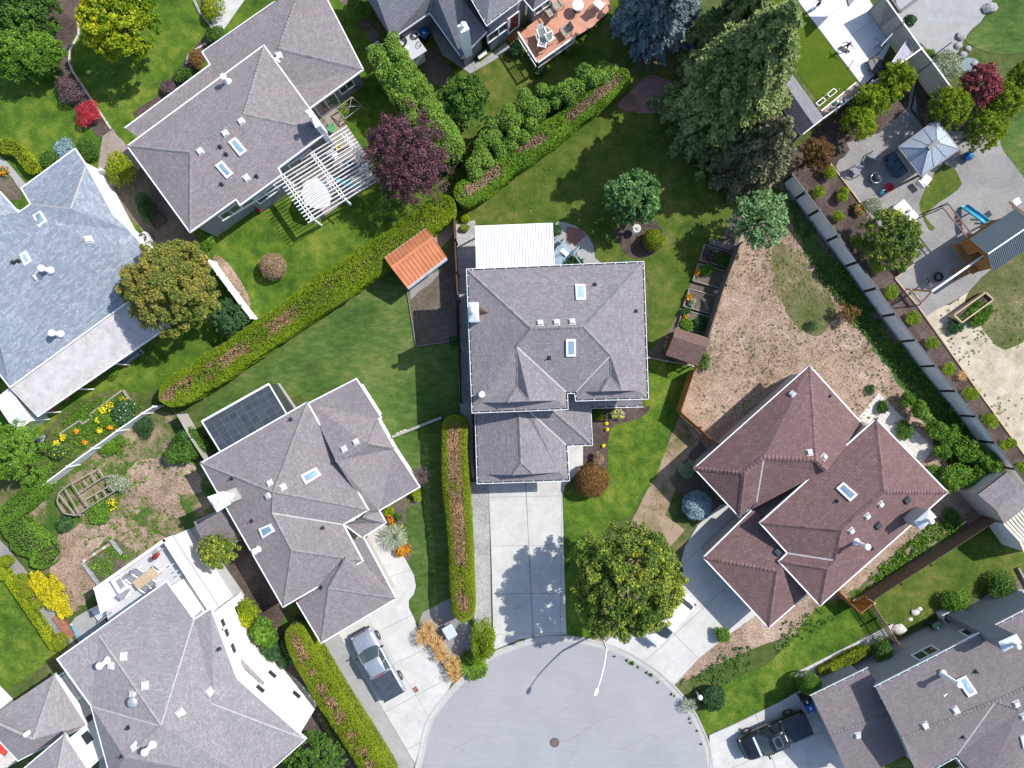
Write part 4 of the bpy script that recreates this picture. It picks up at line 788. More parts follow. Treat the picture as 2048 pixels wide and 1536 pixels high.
# ---- things standing on the roofs
skylights(hA, [[(1150.5, 570), (1170, 570), (1172, 601), (1152, 601)], [(1132, 678), (1151, 678), (1151.5, 711.5), (1132.5, 712)]])
vents(hA, [(1080, 646), (1113, 645), (1144, 643.5)]); pipes(hA, [(1189.5, 569), (1272, 622), (1098, 716)]); flues(hA, [(964, 789)], 0.6, 0.12)
chimney(hA, [(936.5, 604.5), (957, 604.5), (958, 643.5), (937.5, 644)], 7.4, 0)
m = MB(); q = [hit(957, 612)[0], hit(977, 626)[0], hit(958, 632)[0]]; tip = hit(957, 622)[0] + Vector((0, 0, .5)); m.poly([q[0], q[1], tip]).poly([q[1], q[2], tip]); m.build('cricket', 'shingle_shed', hA)
skylights(hB, [[(601, 951), (632, 934.5), (642, 950), (611, 969)], [(519, 1056.5), (541, 1047), (550, 1062), (527, 1076)]])
vents(hB, [(540, 966), (566, 974), (537, 991), (712, 884), (688, 898)]); pipes(hB, [(581, 839), (645, 1056), (463, 957), (503, 1042), (642, 1175)]); flues(hB, [(517, 1098)], 0.8, 0.13)
chimney(hB, [(447, 982), (461, 1008), (434, 1025), (414, 994)], 6.2, 0, 'siding_tan', 'white_trim')
m = MB(); k = [P(440, 998, 6.25) + Vector(v) for v in ((-.2, .5, 0), (.75, .25, -.75), (.35, -.55, -.65), (-.1, -.1, .1))]; m.poly([k[0], k[1], k[3]]).poly([k[1], k[2], k[3]]); m.build('flashing', 'white_trim', hB)
vents(hC, [(247, 1313), (223, 1331), (290, 1371), (266, 1390), (421, 1383), (361, 1426), (269, 1493)], s=.4); pipes(hC, [(438, 1298), (256, 1455), (243, 1513)]); flues(hC, [(215, 1321), (304, 1490)], 1.0, 0.14)
p, n, u, v = frame_at(271, 1400); mb = MB(); mb.lathe(p, [(.3, 0), (.22, .12), (.2, .25), (.34, .28), (.36, .42), (.2, .5), (.02, .52)], 16); mb.build('turbine_vent', 'galvanised', hC, True)
flues(hD, [(56, 1466)], .3, .1)
skylights(hE, [[(68, 433), (83, 423), (95, 442), (79, 455)], [(40, 509), (52, 500.5), (64, 522), (50, 532.5)]]); vents(hE, [(177, 479), (74, 553)], s=.4); flues(hE, [(100, 541), (120, 668)], 1.0, .14); pipes(hE, [(37, 522), (27, 525)])
skylights(hF, [[(457, 284), (471, 274), (494, 302), (480, 312.5)], [(431, 331), (444, 321), (467, 347.5), (454, 357.5)]]); vents(hF, [(482, 242), (450, 266), (400, 302), (493, 356), (558, 111)], s=.36); pipes(hF, [(440, 294), (452, 309), (443, 369), (513, 353)]); flues(hF, [(456, 164)], .9, .13); flues(hF, [(556, 123)], .4, .08)
chimney(hF, [(609, 222), (619, 217.5), (641, 251), (631, 256)], 6.0, 2.0, 'siding_white', 'white_trim', 0.25)
chimney(hG, [(914, 51), (931, 42.5), (939, 58), (923, 66)], 6.4, 2.6, 'white_stucco', 'white_trim', 0.3, 0.97, 0.03)
skylights(hH, [[(1672, 977), (1686, 964.5), (1715, 989.5), (1700, 1003.5)]]); vents(hH, [(1619, 905), (1648, 914), (1761, 1008), (1734, 1032), (1702, 1061), (1585, 788)]); vents(hH, [(1813, 1000), (1755, 1051), (1555, 1104)], 'dark_metal', .42); pipes(hH, [(1673, 1002), (1743, 1097), (1660, 792)]); flues(hH, [(1711, 1083)], 1.7, .13)
chimney(hH, [(1828, 1044), (1858, 1018), (1873, 1034), (1842, 1060)], 6.1, 0, 'siding_tan', 'pale_metal', 0.45)
skylights(hI, [[(1912, 1359.5), (1930, 1351), (1953.5, 1386), (1936, 1394.5)], [(2039, 1472), (2056, 1464), (2070, 1490), (2045, 1496)]]); vents(hI, [(1911, 1421), (1850, 1452), (2032, 1407), (2046, 1432), (1715, 1470)], s=.38); pipes(hI, [(1951, 1343), (1925, 1474)]); flues(hI, [(1885, 1347)], 1.9, .13)
chimney(hI, [(1997, 1284), (2033, 1267.5), (2044, 1286), (2007, 1304)], 6.6, 0, 'siding_grey', 'pale_metal', 0.5)
# ------------------------------------------------------------------ plants
NR = np.random.default_rng(7)
def nrm(a): return a / np.maximum(np.linalg.norm(a, axis=1, keepdims=True), 1e-9)
def leaf_obj(name, pts, out, size, mat, parent=None, bias=0.9, elong=1.5, rnd=None, dry=None, along=None, origin=None):
    """one mesh of many leaf-sized quads: pts (n,3), out = way they face"""
    n = len(pts); pts = np.asarray(pts, float)
    nn = nrm(nrm(NR.normal(size=(n, 3))) + np.asarray(out) * bias)
    t = NR.normal(size=(n, 3)) if along is None else along + NR.normal(size=(n, 3)) * 0.25
    u = nrm(t - nn * np.sum(t * nn, 1, keepdims=True)); v = np.cross(nn, u)
    s = (size if np.ndim(size) else np.full(n, size)) * NR.uniform(0.65, 1.35, n); s = s[:, None]
    a = u * s * elong / 2; b = v * s / 2
    org = ORG.get(parent.name, Vector((0, 0, 0))) if parent else Vector(origin or (0, 0, 0))
    V = np.empty((n, 4, 3)); V[:, 0] = pts - a; V[:, 1] = pts - b * 1.0; V[:, 2] = pts + a; V[:, 3] = pts + b * 1.0
    V -= np.array(org)
    me = bpy.data.meshes.new(name); me.vertices.add(4 * n); me.loops.add(4 * n); me.polygons.add(n)
    me.vertices.foreach_set('co', V.ravel()); me.loops.foreach_set('vertex_index', np.arange(4 * n, dtype=np.int32))
    me.polygons.foreach_set('loop_start', np.arange(0, 4 * n, 4, dtype=np.int32))
    try: me.polygons.foreach_set('loop_total', np.full(n, 4, dtype=np.int32))
    except Exception: pass
    r = np.clip(NR.normal(0.5, 0.2, n) if rnd is None else rnd, 0, 1)
    me.attributes.new('rnd', 'FLOAT', 'POINT').data.foreach_set('value', np.repeat(r, 4).astype(np.float32))
    d = np.zeros(n) if dry is None else np.clip(dry, 0, 1)
    me.attributes.new('dry', 'FLOAT', 'POINT').data.foreach_set('value', np.repeat(d, 4).astype(np.float32))
    me.update(); me.validate(); me.materials.append(M[mat]); return link(me, name, parent, org)
def wave(p, k, seed=0):
    """cheap smooth noise in -1..1 over points"""
    r = np.random.default_rng(seed); s = np.zeros(len(p))
    for i in range(7):
        d = nrm(r.normal(size=(1, 3)))[0]; s += np.sin(p @ d * k * r.uniform(0.6, 1.9) + r.uniform(0, 6.28))
    return s / 4.0
def blob_pts(c, rx, ry, rz, n, lobes=14, lr=0.45, seed=1, low=-0.35, fill=0.25):
    """points on and in a lumpy crown made of lobes"""
    r = np.random.default_rng(seed); c = np.array(c, float); Rv = np.array([rx, ry, rz])
    d = nrm(r.normal(size=(lobes, 3))); d[:, 2] = np.where(d[:, 2] < low, -d[:, 2] * 0.6, d[:, 2])
    L = d * (1 - lr * 0.8) * r.uniform(0.6, 1.12, (lobes, 1)); rad = lr * r.uniform(0.55, 1.3, lobes)
    L = np.vstack([L, [[0, 0, 0]]]); rad = np.append(rad, 0.62)
    w8 = rad ** 2; idx = r.choice(len(rad), size=int(n * 1.7), p=w8 / w8.sum())
    dd = nrm(r.normal(size=(len(idx), 3))); dd[:, 2] = np.where(dd[:, 2] < -0.3, -dd[:, 2], dd[:, 2])
    sh = np.where(r.random(len(idx)) < fill, r.uniform(0.3, 0.85, len(idx)), r.normal(0.98, 0.1, len(idx)))
    sh = np.where(r.random(len(idx)) < .07, r.uniform(1.05, 1.32, len(idx)), sh); dd[:, 2] *= .92
    q = L[idx] + dd * (rad[idx] * sh)[:, None]
    dist = np.linalg.norm(q[:, None, :] - L[None], axis=2) / rad[None]; dist[np.arange(len(idx)), idx] = 9
    keep = dist.min(1) > np.where(r.random(len(idx)) < 0.25, 0.3, 0.8)
    q = q[keep][:n]; dd = dd[keep][:n]
    tint = r.normal(0, 0.1, len(rad))[idx][keep][:n]
    return c + q * Rv, nrm(dd + np.array([0, 0, 0.35])), tint
def clump_pts(c, rx, ry, rz, n, seed=1, cs=0.34, low=-0.25):
    """crown of many small leafy sprays with gaps between them"""
    r = np.random.default_rng(seed); k = int(max(40, 5.0 * (rx / cs) ** 2)); d = nrm(r.normal(size=(k, 3))); d[:, 2] = np.where(d[:, 2] < low, -d[:, 2], d[:, 2])
    out = 1 + .13 * wave(d, 3.0, seed) + .1 * wave(d, 7.0, seed + 1); f = np.where(r.random(k) < .68, r.normal(.93, .07, k), r.uniform(.4, .9, k)) * out
    C = d * f[:, None] * np.array([rx, ry, rz]); sz = cs * r.uniform(.55, 1.35, k); tn = r.normal(0, .14, k) + .12 * wave(C, 1.6, seed + 5); w8 = sz ** 2; i = r.choice(k, n, p=w8 / w8.sum())
    g = r.normal(size=(n, 3)); g = g / np.maximum(np.linalg.norm(g, axis=1, keepdims=True), 1e-6) * (r.random((n, 1)) ** .45); q = C[i] + g * sz[i][:, None] * np.array([1, 1, .62])
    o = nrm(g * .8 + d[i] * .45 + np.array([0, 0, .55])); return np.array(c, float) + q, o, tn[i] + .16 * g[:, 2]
def limbs(name, base, c, R_, h, parent, n=6, r0=0.16, mat='bark_brown', seed=1, up=0.75):
    rg = random.Random(seed); mb = MB(); b = Vector(base); c = Vector(c); f = b.lerp(c, 0.55)
    mb.tube([b, b.lerp(f, .5) + Vector((rg.uniform(-.05, .05), rg.uniform(-.05, .05), 0)), f, c + Vector((0, 0, R_ * .3))], [r0, r0 * .85, r0 * .7, r0 * .2], 8)
    for i in range(n):
        a = i * 2.4 + rg.uniform(-.4, .4); e = c + Vector((math.cos(a) * R_ * rg.uniform(.5, .85), math.sin(a) * R_ * rg.uniform(.5, .85), R_ * rg.uniform(-.1, .6) * up)); s = f.lerp(c, rg.uniform(-.2, .7)); m = s.lerp(e, .5) + Vector((0, 0, R_ * .08))
        mb.tube([s, m, e], [r0 * .42, r0 * .28, r0 * .08], 5)
    return mb.build(name, mat, parent, True)
def tree(name, label, cat, x, y, r, h, mat, n=9000, leaf=0.17, lobes=16, lr=0.42, low=0.25, group=None, sy=1.0, seed=None, rnd=None, bias=0.8, elong=1.4, dry=None, trunk=0.15, squash=1.0):
    """broadleaf tree: (x,y) middle of the crown in the photo, r its radius there, h its height"""
    seed = seed or int(x * 7 + y); n = int(n * 1.9); leaf *= .62; zc = h * (1 + low) / 2; c = P(x, y, zc); rm = r * (H - zc) / F; rz = h * (1 - low) / 2 * squash
    t = thing(name, label, cat, (c.x, c.y, 0), group)
    p, o, tint = clump_pts(c, rm * .95, rm * sy * .95, rz, int(n * 1.05), seed, min(.34, max(.17, rm * .11)))
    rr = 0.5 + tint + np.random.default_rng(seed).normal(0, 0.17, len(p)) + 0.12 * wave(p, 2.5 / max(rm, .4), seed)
    if rnd is not None: rr = rnd(p, rr, c, rm)
    leaf_obj('crown', p, o, leaf, mat, t, bias, elong, rr, dry(p, c, rm) if dry else None)
    limbs('trunk', (c.x, c.y, 0), c, rm, h, t, 13, trunk, seed=seed); return t
def shrub(name, label, x, y, r, h, mat, n=1400, leaf=0.11, lobes=7, lr=0.5, sy=1.0, group=None, cat='shrub', seed=None, bias=0.9, elong=1.4, rz=0.0, petals=None, low=-0.1):
    seed = seed or int(x * 3 + y * 5); n = int(n * 1.6); leaf *= .72 if elong < 2 else .9; zc = h * 0.5; c = P(x, y, zc); rm = r * (H - zc) / F
    t = thing(name, label, cat, (c.x, c.y, 0), group)
    p, o, tint = blob_pts((0, 0, 0), rm, rm * sy, h * 0.5, n, lobes, lr, seed, low)
    ca, sa = math.cos(rz), math.sin(rz); p = np.stack([p[:, 0] * ca - p[:, 1] * sa, p[:, 0] * sa + p[:, 1] * ca, p[:, 2]], 1) + np.array(c)
    rr = 0.5 + tint + np.random.default_rng(seed).normal(0, 0.18, len(p))
    leaf_obj('foliage', p, o, leaf, mat, t, bias, elong, rr)
    mb = MB(); rg = random.Random(seed)
    for i in range(5):
        a = i * 1.26 + rg.uniform(-.3, .3); mb.tube([(c.x, c.y, 0), (c.x + math.cos(a) * rm * .3, c.y + math.sin(a) * rm * .3, h * .45), (c.x + math.cos(a) * rm * .6, c.y + math.sin(a) * rm * .6, h * .75)], [.03, .02, .006], 5)
    mb.build('stem', 'bark_brown', t)
    if petals:
        k = rg.sample(range(len(p)), min(len(p), petals[1])); leaf_obj('blossom', p[k] + o[k] * 0.04, o[k], petals[2] if len(petals) > 2 else .1, petals[0], t, 1.5, 1.1)
    return t
def topiary(label, x, y, r, h, mat, n=3500, leaf=0.075, sy=1.0, group=None, name='clipped_bush', rz=0.0, dryv=None, bump_=0.04):
    """bush clipped to a smooth dome"""
    seed = int(x + y * 3); n = int(n * 1.7); leaf *= .75; zc = h * 0.5; c = P(x, y, zc); rm = r * (H - zc) / F; rg = np.random.default_rng(seed)
    t = thing(name, label, 'shrub', (c.x, c.y, 0), group); d = nrm(rg.normal(size=(n, 3))); d[:, 2] = np.where(d[:, 2] < -.5, -d[:, 2], d[:, 2])
    q = d * np.array([rm, rm * sy, h * .5]) * (1 + bump_ * wave(d, 6, seed) + rg.normal(0, .022, n))[:, None]
    ca, sa = math.cos(rz), math.sin(rz); q = np.stack([q[:, 0] * ca - q[:, 1] * sa, q[:, 0] * sa + q[:, 1] * ca, q[:, 2]], 1)
    leaf_obj('foliage', q + np.array(c), d, leaf, mat, t, 0.9, 1.3, 0.5 + rg.normal(0, .2, n) + .12 * wave(d, 5, seed + 1))
    MB().lathe((c.x, c.y, 0), [(.06, 0), (.05, h * .3), (rm * .5, h * .45), (rm * .75, h * .62), (rm * .5, h * .85), (.02, h * .9)], 10).build('stem', 'bark_brown', t); return t
def conifer(label, bx, by, rad, h, mat, whorls=26, per=12, dens=9.0, spray=0.42, seed=3, name='fir_tree', droop=0.35, power=0.85, z0=0.1, cat='tree', curl=0.0):
    """(bx,by) foot of the trunk in the photo; whorls of drooping boughs carrying needle sprays"""
    b = P(bx, by, 0); t = thing(name, label, cat, b); rg = np.random.default_rng(seed); Pt, Al, Ou, Rn = [], [], [], []; tb = MB()
    tb.tube([b, b + Vector((0, 0, h * .5)), b + Vector((0, 0, h * .98))], [h * .016 + .06, h * .009 + .04, 0.015], 8)
    for k in range(whorls):
        f = z0 + (1 - z0) * (k + .5) / whorls; L0 = rad * max(1 - f, 0.02) ** power
        m = max(4, int(per * (0.55 + 0.45 * (1 - f))))
        for j in range(m):
            a = 6.283 * (j + rg.uniform(-.35, .35)) / m + k * 1.9; L = L0 * rg.uniform(.6, 1.18); z = h * f + rg.uniform(-.2, .2)
            d = np.array([math.cos(a), math.sin(a), 0]); lat = np.array([-d[1], d[0], 0]); ns = max(5, int(L * dens * 4.2)); tt = rg.uniform(.12, 1, ns) ** .75
            w_ = (0.1 + 0.3 * L * .55) * np.sin(np.clip(tt, 0, 1) * 2.7 + .25); off = rg.uniform(-1, 1, ns) * w_
            zz = z - droop * L * tt ** 1.6 + 0.12 * L * np.sin(tt * 3.1) - np.abs(off) * .25 + rg.normal(0, .04, ns)
            p = np.array([b.x, b.y, 0]) + d * (L * tt)[:, None] + lat * off[:, None]; p[:, 2] = zz
            al = d * 1.0 + lat * (np.sign(off) * .75)[:, None]; al[:, 2] -= .35
            Pt.append(p); Al.append(al); Ou.append(np.tile([0, 0, 1.0], (ns, 1)) + d * .25); Rn.append(0.28 + 0.42 * tt + rg.normal(0, .1, ns) + rg.normal(0, .07))
            if L > 0.5: tb.tube([b + Vector((0, 0, z)), b + Vector((d[0] * L * .5, d[1] * L * .5, z - droop * L * .25 + .1 * L)), b + Vector((d[0] * L * .9, d[1] * L * .9, z - droop * L * .8))], [.035, .022, .006], 4)
    leaf_obj('crown', np.vstack(Pt), np.vstack(Ou), spray, mat, t, 1.1, 2.0, np.concatenate(Rn), None, np.vstack(Al)); n_ = t.children[0]
    tb.build('trunk', 'bark_brown', t, True); return t
def hedge(label, px, wd, h, mat, dens=230, leaf=0.095, dry=(0.0, 0.0, 0), name='hedge', lump=0.07, cat='hedge', seed=5, crest=0.28, tint=0.0, span=(0, 1)):
    """long clipped hedge: px its centre line on top, wd its width there in pixels; dry = (share, half width, seed) of dead brown top"""
    cl = [P(x, y, h) for x, y in smooth_px(px, 5, False)]; k = (H - h) / F; W = wd if isinstance(wd, (list, tuple)) else [wd] * len(px)
    t = thing(name, label, cat, (cl[len(cl) // 2].x, cl[len(cl) // 2].y, 0)); rg = np.random.default_rng(seed)
    C = np.array([(p.x, p.y) for p in cl]); seg = np.linalg.norm(np.diff(C, axis=0), axis=1); cum = np.concatenate([[0], np.cumsum(seg)]); Lt = cum[-1]
    wv = np.interp(np.linspace(0, 1, len(C)), np.linspace(0, 1, len(W)), W) * k / 2
    dens *= 1.9; leaf *= .7; n = int(Lt * (2 * h + wv.mean() * 2) * dens); s = rg.uniform(0, Lt, n); th = rg.uniform(-1, 1, n)
    cx = np.interp(s, cum, C[:, 0]); cy = np.interp(s, cum, C[:, 1]); w_ = np.interp(s, cum, wv)
    e = 0.15; tx = np.interp(s + e, cum, C[:, 0]) - np.interp(s - e, cum, C[:, 0]); ty = np.interp(s + e, cum, C[:, 1]) - np.interp(s - e, cum, C[:, 1]); tl = np.hypot(tx, ty) + 1e-9; lx, ly = -ty / tl, tx / tl
    endf = np.clip(np.minimum(s, Lt - s) / (w_ * 1.0), 0, 1); endf = np.sqrt(1 - (1 - endf) ** 2)
    ang = th * 1.9; u = np.sign(np.sin(ang)) * np.abs(np.sin(np.clip(ang, -1.57, 1.57))) ** .6; side = np.abs(th) > .62
    zz = np.where(side, h * (1 - crest) * (1 - (np.abs(th) - .62) / .38), h * (1 - crest) + h * crest * np.abs(np.cos(np.clip(th / .62 * 1.57, -1.57, 1.57))) ** .45)
    u = np.where(side, np.sign(th) * (1 - .12 * (np.abs(th) - .62) / .38), np.sign(th) * np.abs(np.sin(np.clip(th / .62 * 1.57, -1.57, 1.57))) ** .8)
    q = np.stack([cx, cy, zz], 1); bmp = lump * (wave(q, 2.2, seed) + .6 * wave(q, 5.5, seed + 1)); deep = np.where(rg.random(n) < .18, rg.uniform(.05, .3, n), 0)
    ww = w_ * endf * u * (1 + bmp * .7 - deep); q[:, 0] += lx * ww; q[:, 1] += ly * ww; q[:, 2] = np.maximum(zz + h * bmp * .35 - deep * .4 + rg.normal(0, .025, n), .03)
    out = nrm(np.stack([lx * u, ly * u, np.where(side, .25, 1.0)], 1)); dr = None
    if dry[0] > 0:
        g = wave(q * np.array([1, 1, .2]), 1.1, dry[2]) + .5 * wave(q, 4, dry[2] + 3); band = np.clip(1.6 - np.abs(u) / dry[1] * 1.2, 0, 1)
        thr = 1.4 - 2.8 * dry[0]; dr = np.clip((g - thr) * 2.5, 0, 1) * np.clip(band * 1.5, 0, 1) * np.clip((s / Lt - span[0]) * 14, 0, 1) * np.clip((span[1] - s / Lt) * 14, 0, 1); dr = np.where(rg.random(n) < dr, rg.uniform(.7, 1, n), 0); q[:, 2] -= dr * .12
    leaf_obj('foliage', q, out, leaf, mat, t, .95, 1.35, .5 + tint + rg.normal(0, .17, n) + .16 * wave(q, 1.6, seed + 2), dr)
    mb = MB(); rings = []
    for i in range(0, len(cl), 2):
        d = (cl[min(i + 1, len(cl) - 1)] - cl[max(i - 1, 0)]).normalized(); lt = Vector((-d.y, d.x, 0)); f = .74 if 0 < i < len(cl) - 2 else .35; b = Vector((cl[i].x, cl[i].y, 0))
        rings.append([b + lt * wv[i] * f, b + lt * wv[i] * f + Vector((0, 0, h * .72)), b - lt * wv[i] * f + Vector((0, 0, h * .72)), b - lt * wv[i] * f])
    mb.grid(rings, True, 0, (True, True)); mb.build('shade_core', 'core_dark', t); return t  # added inner box, dark, blocks light through the leaves; no modelled twigs
def spikes(name, label, x, y, r, h, mat, n=260, cat='grass clump', group=None, wd=0.03, seed=None):
    """tuft of arching blades"""
    seed = seed or int(x * 5 + y); rg = random.Random(seed); b = P(x, y, h * .4); b.z = 0; rm = r * H / F; t = thing(name, label, cat, b, group); P_, O_, A_, R_ = [], [], [], []
    for i in range(n):
        a = rg.uniform(0, 6.283); L = rm * rg.uniform(.5, 1.1)
        for f in (.2, .45, .7, .92):
            P_.append((b.x + math.cos(a) * L * f, b.y + math.sin(a) * L * f, h * math.sin(min(1, f * .95) * 2.3) * rg.uniform(.8, 1.1) + .03)); A_.append((math.cos(a), math.sin(a), .9 - 1.6 * f)); O_.append((0, 0, 1)); R_.append(rg.gauss(.4 + .35 * f, .12))
    leaf_obj('blade', np.array(P_), np.array(O_, float), wd, mat, t, 1.0, max(3.0, rm * .36 / wd), np.array(R_), None, np.array(A_)); tag(t.children[-1], kind='stuff')
    mb = MB().lathe((b.x, b.y, 0), [(rm * .16, 0), (rm * .1, h * .25), (.01, h * .35)], 7); mb.build('base', 'bark_brown', t); return t
def tufts(name, label, px, n, mat, size=(0.08, 0.22), leaf=0.09, lvl=0.03, seed=1, clump=12, cat=None):
    """countless small weeds over an outline"""
    rg = random.Random(seed); w_ = [P(x, y, 0) for x, y in px]; xs = [p.x for p in w_]; ys = [p.y for p in w_]; c = []
    def inside(x, y):
        k = False; j = len(w_) - 1
        for i in range(len(w_)):
            if (w_[i].y > y) != (w_[j].y > y) and x < (w_[j].x - w_[i].x) * (y - w_[i].y) / (w_[j].y - w_[i].y) + w_[i].x: k = not k
            j = i
        return k
    tries = 0
    while len(c) < n and tries < n * 30:
        tries += 1; x, y = rg.uniform(min(xs), max(xs)), rg.uniform(min(ys), max(ys))
        if inside(x, y) and math.sin(x * .9 + seed) + math.sin(y * 1.1 + seed * 2) + math.sin((x + y) * .45) + rg.uniform(-1, 1) > -.3: c.append((x, y, rg.uniform(*size)))
    if not c: return
    A = np.array(c); q = np.repeat(A, clump, 0); m = len(q); off = NR.normal(size=(m, 3)) * .5; p = np.stack([q[:, 0] + off[:, 0] * q[:, 2], q[:, 1] + off[:, 1] * q[:, 2], lvl + np.abs(off[:, 2]) * q[:, 2] * .8], 1)
    o = leaf_obj(name, p, np.tile([0, 0, 1.0], (m, 1)), leaf, mat, None, .9, 1.6, np.repeat(NR.normal(.5, .16, len(A)), clump) + NR.normal(0, .12, m)); tag(o, label, cat, None, 'stuff'); return o
def flowers(label, pts, mat, name='flower_clump', r=7, h=0.45, leafm='leaf_green', group=None):
    for i, (x, y) in enumerate(pts): shrub(name, label[i] if isinstance(label, list) else label, x, y, r, h, leafm, 160, .09, 4, .55, petals=(mat, 90, .11), group=group, cat='flowers')
# ---- hedges
hedge('long diagonal clipped hedge with brown dead patches on its crest', [(318, 800), (400, 752), (500, 684), (600, 616), (680, 560), (760, 506), (840, 448), (906, 398)], [58, 62, 66, 66, 66, 64, 62, 56], 2.0, 'leaf_hedge', 280, dry=(.66, .42, 11), lump=.13, span=(-.1, .5))
hedge('clipped green hedge with rough woody back running up to the blue spruce', [(912, 398), (985, 347), (1060, 291), (1130, 239), (1200, 186), (1256, 142)], [50, 50, 48, 46, 42, 34], 2.2, 'leaf_hedge_green', 200, .13, dry=(.68, .5, 21), lump=.16, seed=8)
hedge('tall straight clipped hedge with brown crest beside the middle driveway', [(911, 830), (908, 900), (912, 980), (918, 1060), (922, 1140), (926, 1210), (927, 1245)], [50, 54, 54, 52, 50, 48, 44], 2.6, 'leaf_hedge_bright', 270, dry=(.78, .55, 31), lump=.06, seed=12)
hedge('long clipped hedge with narrow brown crest between white house and silver pickup', [(583, 1252), (600, 1300), (640, 1370), (690, 1450), (740, 1530), (775, 1590)], [44, 54, 56, 54, 54, 54], 2.3, 'leaf_hedge_bright', 260, dry=(.6, .4, 41), lump=.05, seed=17)
hedge('narrow yellow green clipped hedge at the left edge', [(-10, 1124), (12, 1158), (54, 1220), (92, 1276), (106, 1300)], [13, 14, 14, 14, 12], .8, 'leaf_yellow', 300, .08, lump=.05, seed=19)
hedge('curved bright hedge wrapping the stony hollow at the left edge', [(-20, 1045), (20, 1020), (60, 985), (78, 955), (70, 935)], [30, 40, 36, 30, 24], 1.6, 'leaf_fresh', 260, lump=.16, seed=23)
hedge('loose weedy hedge strip along the yard at the left edge', [(10, 1040), (50, 1080), (85, 1110), (60, 1130)], [50, 60, 50, 30], 1.1, 'leaf_fresh', 170, .11, lump=.3, seed=29)
hedge('low golden hedge in the bed between the pavement and the grey wall', [(1640, 1348), (1675, 1331), (1712, 1312), (1742, 1297)], [15, 18, 19, 16], .8, 'leaf_yellow', 240, .08, dry=(.6, .9, 5), lump=.2, seed=31)
hedge('yellow flowering border curving along the path at the left edge', [(-5, 290), (25, 295), (55, 325), (72, 345)], [34, 30, 28, 24], .8, 'leaf_yellow', 220, .1, dry=(.35, .9, 9), lump=.25, seed=37)
def cedars(label, px, r, h, mat, seed=1, n=520):
    """hedge of cedars whose rounded heads can be told apart"""
    z = h * .9; c0 = P(*px[len(px) // 2], z); t = thing('cedar_hedge', label, 'hedge', (c0.x, c0.y, 0)); rg = random.Random(seed); tr = MB(); r8 = np.random.default_rng(seed)
    for i, (x, y) in enumerate(px):
        c = P(x, y, z); rm = r * rg.uniform(.8, 1.25) * (H - z) / F; hh = h * rg.uniform(.86, 1.08); q = max(.62 * rm, .1)
        d = nrm(r8.normal(size=(n, 3))); d[:, 2] = np.where(d[:, 2] < -.1, -d[:, 2], d[:, 2]); lo = r8.random(n) < .3; k = 1 + .1 * wave(d, 7, seed * 40 + i) + r8.normal(0, .05, n)
        p = np.stack([c.x + d[:, 0] * rm * k, c.y + d[:, 1] * rm * k, np.where(lo, r8.uniform(.15, .75, n) * hh, hh - rm * 1.15 + d[:, 2] * rm * 1.15 * k)], 1)
        leaf_obj('cedar_foliage', p, d, .085, mat, t, .9, 1.5, .5 + r8.normal(0, .14, n) + rg.uniform(-.12, .12) + .1 * d[:, 2]); tr.tube([(c.x, c.y, 0), (c.x, c.y, hh * .6), (c.x, c.y, hh - rm * .5)], [rm * .6, rm * .7, rm * .3], 7)
    tr.build('trunk', 'core_dark', t)  # fat dark cores added under the heads to keep the gaps dark
rq = random.Random(5); band = []
for i in range(19):
    for j in range(5):
        f, g_ = (i + rq.uniform(-.3, .3) + .5 * (j % 2)) / 18.5, (j + .5) / 5 + rq.uniform(-.06, .06)
        if j == 2 and rq.random() < .75: continue
        band.append((738 + 132 * f + (52 + 6 * f) * g_, 104 + 218 * f - (26 + 8 * f) * g_))
cedars('tall double row of bumpy green cedars between the purple tree and the slate roofed house', band, 13.5, 4.0, 'leaf_cedar', 3, 750)
cedars('row of separate rounded cedars behind the clipped hedge below the salmon deck', [(947, 328), (962, 310), (975, 322), (972, 275), (990, 270), (1003, 303), (1028, 267), (1046, 272), (984, 246), (1003, 237), (1023, 244), (1048, 204), (1063, 249), (1073, 224), (1088, 207), (1113, 199), (1083, 178), (1050, 190), (1018, 217), (1139, 194), (1154, 173), (1174, 158), (1194, 143), (1209, 133), (1169, 143), (1139, 168), (1204, 153), (1224, 138), (997, 290), (1023, 284), (950, 345), (1105, 180), (1125, 182), (1188, 160), (1035, 235), (1062, 205), (960, 290)], 15, 2.8, 'leaf_cedar', 5, 900)
# ---- trees
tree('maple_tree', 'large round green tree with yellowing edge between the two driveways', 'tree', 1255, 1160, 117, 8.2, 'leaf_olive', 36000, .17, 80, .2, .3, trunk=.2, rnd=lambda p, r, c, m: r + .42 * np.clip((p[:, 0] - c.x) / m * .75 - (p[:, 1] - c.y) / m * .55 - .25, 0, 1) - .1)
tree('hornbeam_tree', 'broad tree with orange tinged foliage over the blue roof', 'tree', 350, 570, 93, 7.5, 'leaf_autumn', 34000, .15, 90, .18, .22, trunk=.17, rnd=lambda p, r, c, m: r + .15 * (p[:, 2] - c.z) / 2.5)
tree('purple_plum_tree', 'dark purple leaved tree overhanging the white pergola', 'tree', 812, 318, 92, 5.6, 'leaf_purple', 11500, .13, 95, .15, .3, trunk=.14)
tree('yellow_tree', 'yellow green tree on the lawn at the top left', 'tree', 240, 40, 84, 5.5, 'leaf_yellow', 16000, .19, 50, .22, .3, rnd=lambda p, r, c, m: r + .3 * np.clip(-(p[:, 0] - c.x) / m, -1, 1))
tree('bushy_tree', 'big dark green bush in the upper left corner', 'tree', 50, 25, 68, 3.2, 'leaf_green', 13000, .16, 50, .22, .1)
tree('bushy_tree', 'big yellow topped bush below the corner bush at the upper left', 'tree', 58, 110, 66, 3.0, 'leaf_fresh', 13000, .15, 50, .22, .1, sy=.75, rnd=lambda p, r, c, m: r + .3 * np.clip((p[:, 1] - c.y) / m, -1, 1))
